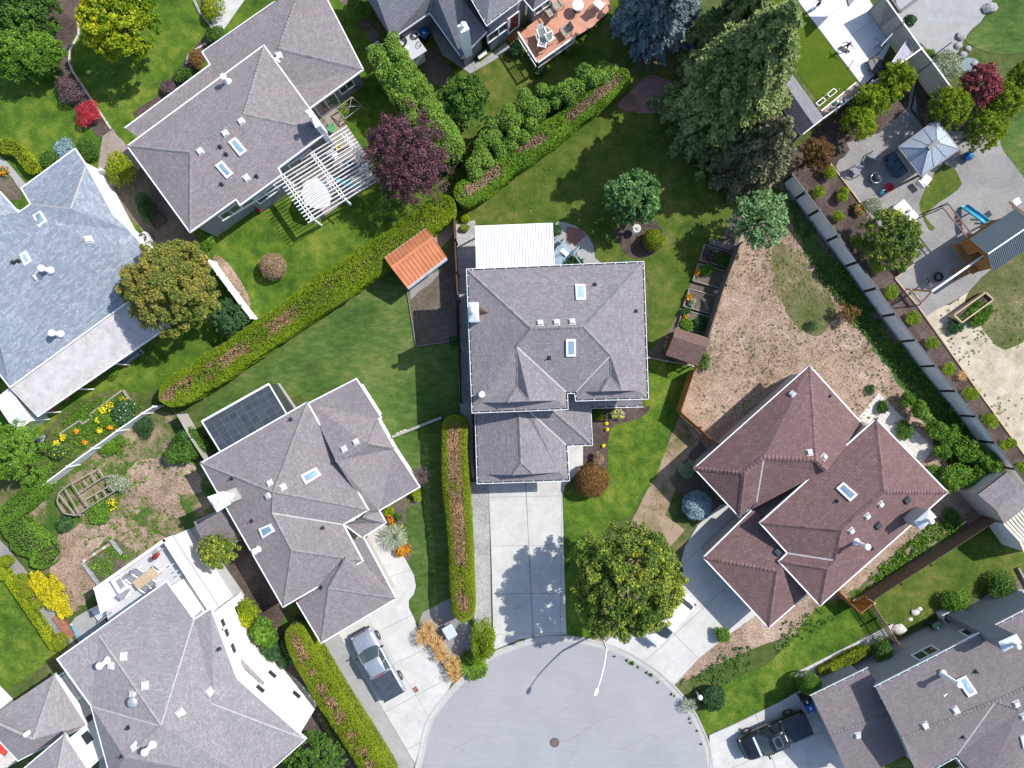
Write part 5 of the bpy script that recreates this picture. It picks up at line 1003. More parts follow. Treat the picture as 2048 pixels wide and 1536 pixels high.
tree('apple_tree', 'loose mid green tree between cedar row and olive lawn', 'tree', 926, 208, 50, 3.8, 'leaf_green', 8500, .17, 46, .22, .25)
tree('magnolia_tree', 'glossy dark green tree in the round mulch bed of the back lawn', 'tree', 1266, 398, 56, 4.6, 'leaf_glossy', 7000, .22, 44, .22, .25, bias=.6)
tree('pine_sapling', 'pale green open tree by the corner of the brown fence and the dry lot', 'tree', 1518, 440, 58, 5.0, 'leaf_pale', 4300, .2, 40, .19, .3, rnd=lambda p, r, c, m: r)
tree('willow_shrub', 'grey olive spreading tree in the mulch bed beside the white table', 'tree', 1778, 478, 60, 4.0, 'leaf_olive', 6500, .14, 46, .18, .25, elong=2.4, rnd=lambda p, r, c, m: r - .12)
tree('red_maple', 'dark red maple behind the slatted fence at the upper right', 'tree', 1958, 175, 42, 4.0, 'leaf_maple', 5500, .15, 22, .3, .3)
tree('small_tree', 'small autumn tree right beside the firs and the slate blue shed', 'tree', 1630, 312, 37, 3.4, 'leaf_rust', 4200, .12, 18, .34, .2, rnd=lambda p, r, c, m: r * .6)
tree('garden_tree', 'green tree cut off by the bottom edge beside the long hedge', 'tree', 625, 1522, 62, 4.5, 'leaf_green', 9000, .16, 44, .22, .25)
tree('olive_tree', 'small olive green tree beside the white deck wall', 'tree', 437, 1098, 36, 4.2, 'leaf_olive', 4200, .13, 18, .34, .35, rnd=lambda p, r, c, m: r - .05)
tree('laurel_tree', 'dark green dense bush between the diagonal hedge and the orange tinged tree', 'tree', 458, 635, 36, 2.6, 'leaf_deep', 4200, .13, 16, .38, .15)
tree('walnut_tree', 'bright green leafy tree at the left edge by the lean-to', 'tree', 28, 905, 62, 4.0, 'leaf_fresh', 9500, .16, 46, .22, .2)
conifer('tallest fir of the group with light green upper boughs', 1428, 228, 4.9, 15.5, 'leaf_fir', 34, 15, 9.5, .19, 3, power=.62)
conifer('second fir, dark and bare tipped, nearest to the panel fence', 1488, 328, 3.6, 8.6, 'leaf_fir_dark', 24, 15, 11, .17, 5, droop=.4, power=.62)
conifer('blue grey spruce at the top edge left of the tall fir', 1300, 58, 3.5, 12.5, 'leaf_bluespruce', 26, 13, 10, .2, 9, name='spruce_tree', droop=.25, power=.7)
conifer('dark fir at the top edge behind the tallest fir', 1440, 100, 3.2, 12, 'leaf_fir', 20, 11, 9, .22, 13, power=.7)
# upright cypresses of the play yard
for x, y, r, h, lb in [(1716, 247, 36, 3.4, 'bushy cypress nearest to the gazebo path'), (1737, 207, 34, 3.4, 'bushy cypress in the middle of the clump below the court'), (1768, 190, 26, 3.2, 'small cypress touching the white edging below the court'), (1790, 160, 32, 3.6, 'cypress right beside the slatted fence corner and the court')]:
    tree('cypress', lb, 'tree', x, y, r, h, 'leaf_hedge', 4600, .12, 40, .24, .05, group='cypress clump below the court', rnd=lambda p, r_, c, m: r_ + .05)
for x, y, r, h, lb in [(1893, 218, 44, 3.6, 'broad cypress against the end of the slatted fence above the gazebo'), (1962, 262, 40, 3.6, 'broad cypress above the blue ball'), (2000, 205, 36, 3.6, 'cypress in the upper row at the right edge next to the dark lawn'), (2040, 165, 34, 3.6, 'half hidden cypress cut off by the right edge')]:
    tree('cypress', lb, 'tree', x, y, r, h, 'leaf_hedge', 5600, .12, 44, .24, .05, group='cypress group right of the gazebo', rnd=lambda p, r_, c, m: r_ - .02)
# ---- clipped and single bushes
topiary('bright green clipped ball in the round mulch bed', 1307, 480, 21, 1.5, 'leaf_hedge_bright')
topiary('large rust brown clipped dome beside the driveway', 1184, 961, 33, 2.0, 'leaf_rust', 5200, .09)
topiary('pale blue dwarf spruce clipped to a dome', 1394, 1011, 29, 1.6, 'leaf_blue', 3600, .09, bump_=.08)
topiary('brownish clipped ball on the lawn above the diagonal hedge', 546, 533, 26, 1.5, 'leaf_brown', 3600)
topiary('round green bush at the house corner by the blue bin', 1617, 1366, 22, 2.2, 'leaf_fresh', 3600)
topiary('dark glossy bush on the kerb corner lawn', 1425, 1396, 24, 1.5, 'leaf_deep', 3400, .1, bump_=.1)
for x, y, r, sy, lb in [(47, 1164, 17, 1.0, 'upper clipped green ball on the stony bank'), (57, 1183, 16, .8, 'second clipped ball touching the upper one on the bank'), (74, 1208, 14, .75, 'small flat clipped bush alone on the bank'), (120, 1284, 17, 1.0, 'lowest clipped bush beside the rusty timber steps'), (12, 1122, 14, .8, 'clipped bush at the left edge above the bank'), (8, 1150, 13, .8, 'lower clipped bush at the left edge')]:
    topiary(lb, x, y, r, 1.0, 'leaf_hedge_bright', 1500, .085, sy, 'clipped bushes on the stony bank', bump_=.09)
shrub('gold_shrub', 'brilliant yellow shrub mass beside the patchy yard', 99, 1184, 64, 1.3, 'leaf_gold', 5200, .11, 44, .2, sy=.44, rz=-.87)
shrub('red_shrub', 'bright red round shrub in the winding bed', 178, 229, 25, 1.1, 'leaf_red', 2600, .09, 12)
shrub('plum_shrub', 'grey plum coloured shrub above the red one', 140, 182, 27, 1.2, 'leaf_plumgrey', 2200, .09, 12)
shrub('yellow_shrub', 'yellow leaved shrub between the blue roof and the grey roof', 243, 341, 34, 1.6, 'leaf_yellow', 3200, .12, 14)
shrub('blue_green_shrub', 'blue green feathery shrub at the tip of the blue roof', 128, 300, 24, .9, 'leaf_blue', 1200, .1, 9)
shrub('dull_shrub', 'grey green shrub left of the blue roof tip', 96, 318, 22, .8, 'leaf_green', 1100, .1, 9)
shrub('green_shrub', 'low green shrub right of the blue roof tip', 176, 300, 24, .9, 'leaf_green', 1500, .1, 10)
shrub('rust_shrub', 'rust and green round shrub at the grey roof notch', 393, 124, 20, 1.1, 'leaf_rust', 1500, .1, 9)
shrub('green_shrub', 'small green shrub below the rust one along the grey roof', 368, 150, 17, .9, 'leaf_green', 1000, .09)
shrub('plum_shrub', 'dark plum shrub along the edge of the grey roof', 340, 176, 18, .9, 'leaf_plumgrey', 1000, .09)
shrub('yellow_shrub', 'yellow edged shrub beside the pale driveway at the top', 425, 18, 22, 1.0, 'leaf_yellow', 1500, .1, sy=1.3)
shrub('green_shrub', 'leafy shrub beside the notch above the grey roof', 432, 68, 20, 1.0, 'leaf_green', 1200, .1)
shrub('vegetable_bush', 'dark leafy plant in the narrow timber bed between the houses', 296, 418, 22, 1.0, 'leaf_deep', 1700, .1, 10, sy=1.6, rz=.5)
shrub('green_shrub', 'fresh green shrub beside the white fence and pebble walk', 416, 486, 18, 1.1, 'leaf_fresh', 1300, .1)
shrub('green_shrub', 'low shrub at the corner of the long blue roofed house', 225, 742, 18, .7, 'leaf_fresh', 900, .09)
shrub('conifer_shrub', 'bristly dark conifer shrub by the dark panel fence', 372, 897, 34, 1.8, 'leaf_green', 3000, .14, 16, .38, elong=3.0, sy=1.3, rz=-.6)
shrub('climbing_vine', 'yellow tinged vine spilling over the white house wall', 492, 1225, 26, 2.2, 'leaf_yellow', 2200, .14, 12)
shrub('leafy_vine', 'green broad leaved bush at the head of the long hedge', 527, 1262, 30, 2.4, 'leaf_fresh', 2600, .18, 12)
shrub('dark_shrub', 'dark shaded shrub between the white wall and the hedge head', 550, 1295, 22, 1.2, 'leaf_deep', 1300, .12)
shrub('dark_shrub', 'dark shrub in the shade below the vine', 575, 1320, 18, 1.0, 'leaf_deep', 900, .12)
shrub('golden_cypress', 'golden green upright cypress at the end of the tall hedge', 966, 1278, 29, 2.6, 'leaf_hedge', 4600, .1, 18, .36, sy=1.5)
shrub('juniper', 'green spreading juniper at the kerb below the golden cypress', 945, 1326, 30, .8, 'leaf_cedar', 3000, .11, 14, .36, elong=2.4)
shrub('green_shrub', 'small green shrub between two driveway corners on the parched bank', 1443, 1267, 18, 1.0, 'leaf_fresh', 1500, .09, 9)
shrub('evergreen_shrub', 'round evergreen shrub against the grey wall by the picket fence', 1760, 1300, 22, 1.5, 'leaf_green', 2600, .1, 12)
shrub('golden_shrub', 'yellow tipped shrub by the air conditioner', 1912, 1205, 28, 1.2, 'leaf_fresh', 2400, .1, 12)
shrub('broad_shrub', 'broad green shrub at the right edge above the white frames', 2000, 1172, 30, 1.4, 'leaf_green', 2800, .11, 13)
shrub('grey_shrub', 'grey green shrub in the shade of the brown house corner', 1377, 938, 18, .9, 'leaf_grass', 900, .09)
shrub('pink_shrub', 'faded pinkish shrub above the rust brown dome', 1197, 915, 13, .8, 'leaf_brown', 900, .08)
shrub('yellow_shrub', 'brilliant lemon yellow plant at the porch corner', 1200, 832, 10, .6, 'leaf_gold', 700, .08)
shrub('green_shrub', 'dark green shrub beside the lemon yellow plant', 1190, 826, 14, .7, 'leaf_green', 800, .09)
shrub('pale_shrub', 'pale yellow green shrub in the porch bed', 1237, 828, 14, .5, 'leaf_grass', 600, .08, petals=('petal_yellow', 60))
shrub('round_shrub', 'small dark shrub beside the white patio roof and the red pavers', 1113, 461, 13, 1.0, 'leaf_deep', 1000, .09)
shrub('yucca', 'spiky green potted palm on the blue steps', 1149, 527, 17, 1.0, 'leaf_deep', 300, .16, 6, elong=4.5)
shrub('lime_shrub', 'lime green small shrub at the end of the brown fence', 931, 436, 10, .5, 'leaf_yellow', 600, .08)
shrub('grass_shrub', 'straggly plant on the pebbles by the lime shrub', 929, 457, 10, .4, 'leaf_olive', 260, .08, elong=3)
shrub('dead_sapling', 'dead orange brown sapling on the dry lot', 1697, 624, 22, 1.6, 'leaf_rust', 260, .1, 12, .25, elong=3)
shrub('dark_shrub', 'dark green plant at the foot of the dead sapling', 1622, 652, 12, .4, 'leaf_deep', 400, .08)
shrub('rhubarb', 'broad leaved rhubarb with red stems in the mulch bed', 1717, 421, 13, .5, 'leaf_fresh', 220, .22, 6, petals=('petal_red', 60, .16))
shrub('dark_shrub', 'small dark shrub in the mulch at the timber edging corner', 1802, 533, 12, .7, 'leaf_deep', 700, .09)
shrub('catmint', 'grey green sprawling plant on the gravel by the timber edging', 1748, 407, 20, .4, 'leaf_grass', 700, .09, 9)
bed = [(1638, 383, 13), (1657, 346, 14), (1685, 388, 13), (1676, 434, 13), (1711, 484, 13), (1749, 532, 14), (1785, 586, 17), (1822, 636, 16), (1860, 688, 15), (1898, 738, 15), (1938, 786, 17), (1980, 838, 17), (2015, 888, 15), (2042, 935, 14)]
wh = ['in front of the small autumn tree', 'nearest to the fire bowl chairs', 'second from the top along the timber edging', 'beside the rhubarb', 'left of the spreading grey olive tree', 'below the grey olive tree', 'touching the swing frame corner', 'below the swing frame', 'opposite the planter box', 'beside the pale sand, sixth from the bottom', 'fifth from the bottom of the row', 'level with the pale broken patio', 'above the tan shed roof', 'last at the right edge above the tan shed']
for (x, y, r), tx in zip(bed, wh): shrub('yew_shrub', 'round green mulch bed shrub ' + tx, x, y, r, .9, 'leaf_hedge', 1100, .09, 9, group='round shrubs along the panel fence')
for (x, y, r), tx in zip([(1838, 822, 22), (1812, 800, 18), (1870, 858, 24), (1905, 872, 26), (1885, 905, 18), (1930, 900, 28), (1960, 915, 26), (1918, 948, 32), (1950, 960, 26), (1898, 966, 22), (1985, 930, 24)],
    ['at the upper tip of the pale broken patio', 'uppermost of the thicket', 'at the right corner of the pale patio', 'pressed against the panel fence, second from the top', 'small one between patio and panel fence', 'in the middle against the panel fence', 'left of the last fence panel before the tan shed', 'largest, above the tan shed corner', 'touching the tan shed roof', 'lowest left beside the brown house corner', 'squeezed between panel fence and tan shed']):
    shrub('sumac', 'wild leafy sumac ' + tx, x, y, r, 1.3 + .3 * (int(x) % 3), 'leaf_fresh', 1500, .14, 14, .34, group='wild sumac thicket')
shrub('green_shrub', 'round weed bush at the corner of the brown house and pale patio', 1868, 943, 15, .7, 'leaf_fresh', 900, .09)
shrub('weed_bush', 'spiky weed on the pale broken patio', 1763, 813, 12, .5, 'leaf_green', 500, .09, elong=3)
shrub('weed_bush', 'larger weed spreading over the middle of the pale broken patio', 1808, 860, 18, .5, 'leaf_green', 700, .09, elong=2.5)
shrub('weed_bush', 'dark weed on dry ground above the pale broken patio', 1742, 778, 12, .3, 'leaf_deep', 400, .08)
shrub('green_shrub', 'weed bush near the plank fence end', 1900, 1030, 22, .6, 'leaf_green', 900, .1)
shrub('variegated_shrub', 'pale variegated shrub at the tip of the trellis frame', 235, 967, 22, .9, 'leaf_grass', 1300, .1, 10)
shrub('squash_plant', 'sprawling green plant below the trellis frame', 200, 1020, 26, .6, 'leaf_fresh', 1700, .12, 12)
shrub('squash_plant', 'blue green leafy plant at the lower end of the trellis frame', 131, 1049, 19, .6, 'leaf_deep', 1000, .13, 10)
shrub('green_shrub', 'leafy weeds along the lower side of the white fence', 228, 890, 30, .7, 'leaf_fresh', 1700, .11, 14, sy=.6, rz=.6)
shrub('dark_shrub', 'dark green shrub in the shadow where hedge and white fence meet', 295, 850, 24, .8, 'leaf_deep', 1200, .1)
shrub('bean_plant', 'leafy vegetable plants in the garden above the white fence', 250, 825, 24, .7, 'leaf_deep', 1600, .13, 12, petals=('petal_white', 60, .08))
shrub('green_shrub', 'green shrub above the white fence beside the yellow flowers', 212, 842, 16, .6, 'leaf_fresh', 900, .1)
shrub('dark_shrub', 'flowering herb bush near the walnut tree', 115, 905, 20, .7, 'leaf_deep', 1200, .1, petals=('petal_yellow', 70))
shrub('garden_shrub', 'shrub left of the deck stair on the salmon deck edge', 1037, 95, 16, 1.0, 'leaf_deep', 1200, .11)
shrub('garden_shrub', 'shrub below the railing corner of the salmon deck', 1082, 142, 13, .7, 'leaf_deep', 900, .1)
shrub('garden_shrub', 'leafy shrub under the deck railing', 1110, 105, 13, .8, 'leaf_green', 800, .1)
shrub('garden_shrub', 'shrub under the right end of the deck railing', 1142, 95, 16, .8, 'leaf_green', 900, .1)
shrub('yellow_shrub', 'pale green shrub between cedar rows and loose tree', 898, 225, 14, 1.0, 'leaf_yellow', 800, .1)
shrub('garden_shrub', 'yellow green bush between the earth path and the slate roof', 715, 20, 24, 1.4, 'leaf_fresh', 1800, .11, sy=1.3)
shrub('dark_shrub', 'shrub hiding beside the pond stones', 1890, 135, 30, 1.0, 'leaf_grass', 1700, .12, 12)
shrub('juniper', 'dark green potted conifer beside the slatted fence', 1820, 45, 14, 1.2, 'leaf_deep', 1100, .1)
shrub('green_shrub', 'bright plant at the foot of the dark pole', 1858, 106, 9, .5, 'leaf_fresh', 400, .09)
shrub('garden_shrub', 'dark green ivy mass under the slate roof trees', 905, 290, 20, .8, 'leaf_brown', 700, .1)
shrub('garden_shrub', 'low green strip at the foot of the brown shed', 1408, 715, 16, .5, 'leaf_green', 700, .1, sy=1.5)
shrub('garden_shrub', 'low shrub at the fence corner beside the tool shed gate', 906, 683, 10, .9, 'leaf_deep', 600, .1)
spikes('ornamental_grass', 'blue grey fountain grass in the curved flower bed', 790, 1072, 26, .9, 'leaf_grass', 320)
for x, y, lb in [(858, 1255, 'straw coloured grass clump nearest to the pale utility box'), (848, 1272, 'straw grass clump nearest to the garage'), (875, 1285, 'straw grass clump in the middle of the kerb row'), (885, 1303, 'fourth straw grass clump counting from the garage'), (905, 1322, 'straw grass clump touching the juniper'), (910, 1342, 'straw grass clump at the kerb end')]:
    spikes('ornamental_grass', lb, x, y, 19, .8, 'leaf_straw', 240, group='straw grasses by the kerb')
spikes('ornamental_grass', 'dry dark grass clump at the curve of the lawn beside the wing', 843, 950, 20, .8, 'leaf_plumgrey', 200)
spikes('ornamental_grass', 'green arching grass over the kerb by the mailbox', 1378, 1408, 17, .6, 'leaf_grass', 180)
spikes('ornamental_grass', 'dry straw tuft at the lower end of the mulch bed', 1922, 752, 12, .4, 'leaf_straw', 100)
shrub('orange_shrub', 'orange flowering shrub below the blue grey fountain grass', 804, 1100, 15, .7, 'leaf_rust', 1000, .1, petals=('petal_orange', 350, .1))
shrub('gold_shrub', 'golden shrub at the corner under the wing gutter', 832, 990, 12, .8, 'leaf_yellow', 700, .09)
shrub('gold_shrub', 'golden green shrub where the curved walk starts', 777, 1022, 12, .7, 'leaf_yellow', 700, .09)
shrub('orange_shrub', 'dark orange shrub in the curved bed', 781, 1038, 9, .6, 'leaf_rust', 500, .08, petals=('petal_orange', 120, .08))
shrub('green_shrub', 'rounded green shrub in the curved bed', 795, 1032, 9, .6, 'leaf_green', 500, .08)
flowers(['yellow flower clump left end of the garden above the white fence', 'yellow flower clump beside the first in the back garden', 'yellow flower clump at the timber border of the back garden'], [(205, 821), (219, 814), (250, 804)], 'petal_yellow', r=9)
flowers(['orange flowers in the middle of the back garden', 'orange flowers near the white fence', 'orange flowers by the dark box', 'pale orange flowers near the walnut tree'], [(195, 842), (200, 860), (125, 875), (113, 886)], 'petal_yellow', r=6)
flowers(['single orange flowers in bare soil', 'orange flower near the fence bend', 'orange flower clump right of the squash'], [(153, 863), (170, 886), (220, 855)], 'petal_orange', r=5)
flowers(['yellow flowers at the tip of the trellis frame'], [(222, 1009)], 'petal_yellow', r=12)
flowers(['yellow flower beside the pebble in the porch bed', 'yellow flower at the narrow part of the porch bed', 'small yellow flower above the pinkish shrub'], [(1214, 859), (1213, 847), (1207, 892)], 'petal_yellow', r=3, h=.2)
flowers(['orange flowers in the second raised bed', 'orange flowers in the third raised bed', 'orange flowers in the lowest raised bed'], [(1395, 545), (1378, 596), (1369, 638)], 'petal_orange', r=8, h=.5)
flowers(['red flowers under the patio cover eave', 'second red flowers under the patio cover eave', 'third red flowers near the lean-to'], [(186, 757), (135, 794), (105, 814)], 'petal_red', r=6, h=.5)
flowers(['orange flower border at the left edge path'], [(10, 345)], 'petal_orange', r=13)
# vegetables in the raised beds and planter
for x, y, r, mt, lb in [(1443, 520, 16, 'leaf_green', 'leafy greens in the right half of the top raised bed'), (1420, 510, 12, 'leaf_plumgrey', 'withered plants in the top raised bed'), (1415, 540, 15, 'leaf_fresh', 'leafy plants in the second raised bed'), (1385, 605, 8, 'leaf_grass', 'single cabbage in the third raised bed'), (1375, 650, 15, 'leaf_fresh', 'lettuce row at the brown shed'), (1400, 648, 17, 'leaf_deep', 'dark tomato plants at the brown shed'), (1372, 622, 9, 'leaf_deep', 'dark herb tuft in the lowest raised bed')]:
    shrub('vegetable_plant', lb, x, y, r, .6, mt, 700, .11, 8, cat='plants')
shrub('squash_plant', 'green leaves growing inside the timber planter', 1946, 616, 34, 1.0, 'leaf_fresh', 1100, .12, 14, .3, sy=.3, rz=.62)
shrub('squash_plant', 'vines trailing over the lower side of the timber planter', 1962, 634, 32, .6, 'leaf_fresh', 1500, .12, 14, .3, sy=.4, rz=.62)
shrub('dark_shrub', 'dark leaves at the lower left end of the timber planter', 1910, 653, 16, .6, 'leaf_deep', 900, .12)
# uncountable weeds
tufts('weeds', 'green weeds scattered over the dry lot', [(1480, 500), (1590, 430), (1760, 680), (1880, 860), (1700, 840), (1620, 730), (1500, 840), (1390, 830), (1420, 680)], 420, 'leaf_olive', seed=2, size=(.03, .13), leaf=.055)
tufts('weeds', 'thick weeds along the foot of the panel fence', [(1570, 400), (1605, 400), (1830, 700), (1960, 880), (1990, 960), (1920, 960), (1820, 780), (1620, 530)], 1100, 'leaf_green', seed=3, size=(.1, .34), leaf=.09, clump=16)
tufts('weeds', 'weeds in the patchy yard', [(120, 930), (310, 850), (410, 900), (330, 1080), (160, 1200), (90, 1160), (60, 1030)], 300, 'leaf_fresh', seed=4, size=(.08, .26))
tufts('weeds', 'weeds in the walled bed behind the white deck', [(180, 1130), (225, 1090), (262, 1110), (215, 1162)], 90, 'leaf_fresh', seed=5, size=(.1, .3))
tufts('weeds', 'weeds on the parched bank', [(1350, 1370), (1500, 1270), (1640, 1215), (1690, 1225), (1520, 1330), (1400, 1400)], 160, 'leaf_green', seed=6)
tufts('weeds', 'weeds at the back of the brown house', [(1660, 1215), (1900, 1015), (1940, 1060), (1740, 1190)], 480, 'leaf_fresh', seed=7, size=(.08, .25))
tufts('weeds', 'weeds on the pale sand', [(1850, 620), (2040, 560), (2050, 900), (1940, 760)], 160, 'leaf_olive', seed=8, size=(.04, .14), leaf=.06)
tufts('dry_stalks', 'brown dead stalks and twigs on the dry lot', [(1480, 500), (1590, 430), (1760, 680), (1700, 840), (1620, 730), (1500, 840), (1390, 830), (1420, 680)], 900, 'leaf_brown', seed=9, size=(.05, .16), leaf=.05, clump=7)
tufts('weeds', 'grass tufts at the road edge', [(1186, 1294), (1261, 1321), (1349, 1391), (1394, 1461), (1412, 1520), (1405, 1500), (1370, 1420), (1300, 1345)], 90, 'leaf_green', seed=10, size=(.04, .1), lvl=.05)
tufts('ground_cover', 'plants covering the garden soil above the white fence', [(90, 880), (165, 810), (245, 790), (290, 815), (180, 890), (100, 940)], 520, 'leaf_fresh', seed=11, size=(.1, .34))
tufts('ground_cover', 'rough undergrowth behind the clipped hedge', [(930, 370), (1000, 320), (1110, 240), (1250, 145), (1230, 140), (1080, 230), (950, 330)], 420, 'leaf_brown', seed=12, size=(.15, .4), leaf=.1)
tufts('fallen_leaves', 'pale leaves littering the shaded back lawn', [(960, 430), (1250, 240), (1420, 280), (1440, 460), (1290, 520)], 240, 'leaf_straw', seed=13, size=(.02, .05), leaf=.06, clump=1)
tufts('ground_cover', 'low plants of the kerb bed', [(770, 1040), (815, 990), (838, 992), (812, 1015), (815, 1110), (795, 1090)], 110, 'leaf_olive', seed=14, size=(.08, .2))
# ------------------------------------------------------------------ fences
def post(mb, p, h, s=0.1, cap=True):
    mb.box((p.x, p.y, h / 2), s, s, h); 
    if cap: mb.box((p.x, p.y, h + .015), s * 1.25, s * 1.25, .03)
def board_fence(label, top_px, h, mat, bw=0.14, name='wooden_fence', posts=True, gap=0.012, rail=True, railmat=None, z0=0.05):
    """upright boards on rails: top_px is the top edge in the photo"""
    pts = [P(x, y, h) for x, y in top_px]; t = thing(name, label, 'fence', (pts[0].x, pts[0].y, 0)); pm, rm = MB(), MB(); shared = None; count = 0
    for a, b in zip(pts, pts[1:]):
        d = (b - a); L = d.length; d.normalize(); n = max(1, int(L / (bw + gap))); step = L / n; ang = math.atan2(d.y, d.x); nv = Vector((-d.y, d.x, 0))
        for i in range(n):
            c = a + d * (step * (i + .5)); rg = random.Random(int(c.x * 97 + c.y * 53)); hh = h + rg.uniform(-.015, .015)
            MB().box((c.x, c.y, z0 + (hh - z0) / 2), step - gap, .022, hh - z0, ang + rg.uniform(-.02, .02)).build('board', mat, t)
        if rail:
            for z in (.35, h - .35): rm.bar(Vector((a.x, a.y, z)) + nv * .04, Vector((b.x, b.y, z)) + nv * .04, .04, .09)
        m = max(1, round(L / 2.3))
        for i in range(m + 1):
            if posts: p = a.lerp(b, i / m) + nv * .09; q = MB(); post(q, p, h + .04, .1); q.build('post', railmat or mat, t)
    if rm.f: rm.build('rail', railmat or mat, t)
    return t
def panel_fence(label, top_px, h, panel, post_, name='panel_fence', every=None, pw=0.09, cap=None, thick=0.04, z0=0.08):
    """flat panels between posts at the given pixels"""
    pts = [P(x, y, h) for x, y in top_px]; t = thing(name, label, 'fence', (pts[0].x, pts[0].y, 0))
    for i, (a, b) in enumerate(zip(pts, pts[1:])):
        d = (b - a).normalized(); ang = math.atan2(d.y, d.x); c = (a + b) / 2; L = (b - a).length
        MB().box((c.x, c.y, z0 + (h - z0) / 2), L - pw, thick, h - z0 - .03, ang).build('panel', panel, t)
        if cap: MB().bar(a + d * pw / 2 + Vector((0, 0, .0)), b - d * pw / 2, thick + .05, .05).build('top_rail', cap, t)
    for p in pts: q = MB(); post(q, p, h + .05, pw); q.build('post', post_, t)
    return t
pf = [(1586, 350), (1612, 384), (1638.5, 420), (1677, 471.5), (1716, 524), (1753.5, 576.5), (1791, 628), (1831, 680), (1871, 731.5), (1911, 782), (1952, 833), (1990, 885.5), (2030, 938), (2070, 990)]
f1 = panel_fence('long pale grey panel fence with black posts running diagonally down the right side', pf, 2.0, 'panel_grey', 'black_plastic', cap='dark_metal', pw=.17)
kb = MB()
for a, b in zip(pf, pf[1:]): a2, b2 = P(a[0], a[1], 2.0), P(b[0], b[1], 2.0); kb.bar((a2.x, a2.y, .06), (b2.x, b2.y, .06), .22, .3)
kb.build('footing', 'concrete_grey', f1)
panel_fence('white panel fence between the flower garden and the patchy yard', [(307, 813), (285, 826.5), (235, 861), (185, 897), (135, 933), (87, 969)], 1.5, 'white_paint', 'white_paint', cap='white_trim', pw=.12)
panel_fence('white fence beside the dry patch under the orange tinged tree', [(415, 519), (436, 549), (459, 580), (481, 610), (502, 636)], 1.7, 'white_paint', 'white_paint', cap='white_trim', pw=.12)
panel_fence('mauve brown panel fence between the hedge end and the glass roof', [(353, 828), (380, 876), (413, 926)], 1.8, 'terracotta' if False else 'siding_tan', 'dark_metal', pw=.08)
panel_fence('short white fence return at the pebble walk gap', [(188, 345), (202, 338)], 1.2, 'white_paint', 'white_paint', pw=.1)
panel_fence('white topped trellis fence between play court and cypress clump', [(1844, 97), (1797, 130), (1748, 163), (1700, 198), (1646, 237), (1606, 268)], 1.5, 'wood_weathered', 'white_paint', cap='white_paint', pw=.08, thick=.03)
board_fence('grey brown board fence between the gravel strip and the orange shed plot', [(906, 421), (909, 480), (912, 545), (914.5, 599)], 1.8, 'wood_brown', .14)
board_fence('dark low fence along the shaded lawn beside the middle house', [(915, 600), (917, 700), (920, 806)], 1.2, 'wood_dark', .2)
board_fence('weathered board fence along the raised beds at the edge of the dry lot', [(1482, 484), (1450, 570), (1417, 672)], 1.7, 'wood_grey', .14)
board_fence('fresh orange brown board fence at the lower end of the dry lot', [(1390, 740), (1362, 824)], 1.7, 'wood_orange', .14)
board_fence('fresh cedar board fence from its corner post to the brown house wall', [(1362, 824), (1400, 857), (1436, 890)], 1.7, 'wood_orange', .14)
board_fence('brown plank fence between the weedy strip and the olive lawn', [(1994, 1041), (1930, 1083), (1860, 1128), (1800, 1166), (1749, 1200)], 1.8, 'wood_fence_tan', .17)
board_fence('picket fence seen almost edge on beside the grey wall', [(1747, 1208), (1775, 1250), (1803, 1294)], 1.6, 'wood_pale', .09, gap=.07)
board_fence('short orange fence from the brown house to the open gate', [(1678, 1182), (1700, 1205), (1722, 1227)], 1.6, 'wood_orange', .12)
g = thing('gate', 'orange wooden gate standing open between plank fence and picket fence', 'gate', P(1733, 1212, 0)); a, b = P(1722, 1227, 1.5), P(1747, 1206, 1.5); a0, b0 = P(1706, 1206, .1), P(1728, 1191, .1)
for i in range(8):
    f0, f1_ = i / 8 + .01, (i + 1) / 8 - .01; p = [a0.lerp(b0, f0), a0.lerp(b0, f1_), a.lerp(b, f1_), a.lerp(b, f0)]; up = Vector((0, 0, .03)); q = MB(); q.grid([p, [x + up for x in p]], True, 0, (True, True)); q.build('board', 'wood_orange', g)
MB().bar(a, b, .06, .08).bar(a0, b0, .06, .08).bar(a0 + Vector((0, 0, .07)), b + Vector((0, 0, .03)), .05, .06).build('frame', 'wood_orange', g)
# rail fence with gate beside the brown shed
t = thing('rail_fence', 'pale rail fence between the middle house and the small brown shed', 'fence', P(1300, 716, 0)); mb = MB()
for z in (1.0, .5): mb.bar(P(1296, 715, z), P(1386, 732, z), .07, .09)
mb.build('rail', 'wood_weathered', t)
for x, y in ((1296, 715), (1334, 722), (1386, 732)): p = P(x, y, 1.1); q = MB(); post(q, p, 1.1, .1); q.build('post', 'wood_weathered', t)
# slatted tall fence at the upper right
st = thing('slat_fence', 'tall dark grey horizontal slat fence at the upper right', 'fence', P(1830, 100, 0)); top = [P(x, y, 2.3) for x, y in ((1767, -8), (1806, 46), (1843, 98), (1864, 124), (1903, 177))]
for a, b in zip(top, top[1:]):
    for k in range(15):
        z = .12 + k * .15; MB().bar(Vector((a.x, a.y, z)), Vector((b.x, b.y, z)), .025, .128).build('slat', 'slat_grey', st)
    MB().bar(a + Vector((0, 0, .03)), b + Vector((0, 0, .03)), .09, .04).build('top_rail', 'white_trim', st)
for a in top: q = MB(); post(q, a, 2.32, .1); q.build('post', 'slat_grey', st)
pg = thing('pergola_bar', 'white beam reaching from the slat fence over the court corner', 'beam', P(1770, 150, 0)); MB().bar(P(1843, 97, 2.3), P(1796, 131, 2.3), .1, .12).build('beam', 'white_paint', pg); q = MB(); post(q, P(1797, 130, 2.3), 2.25, .1); q.build('post', 'white_paint', pg)
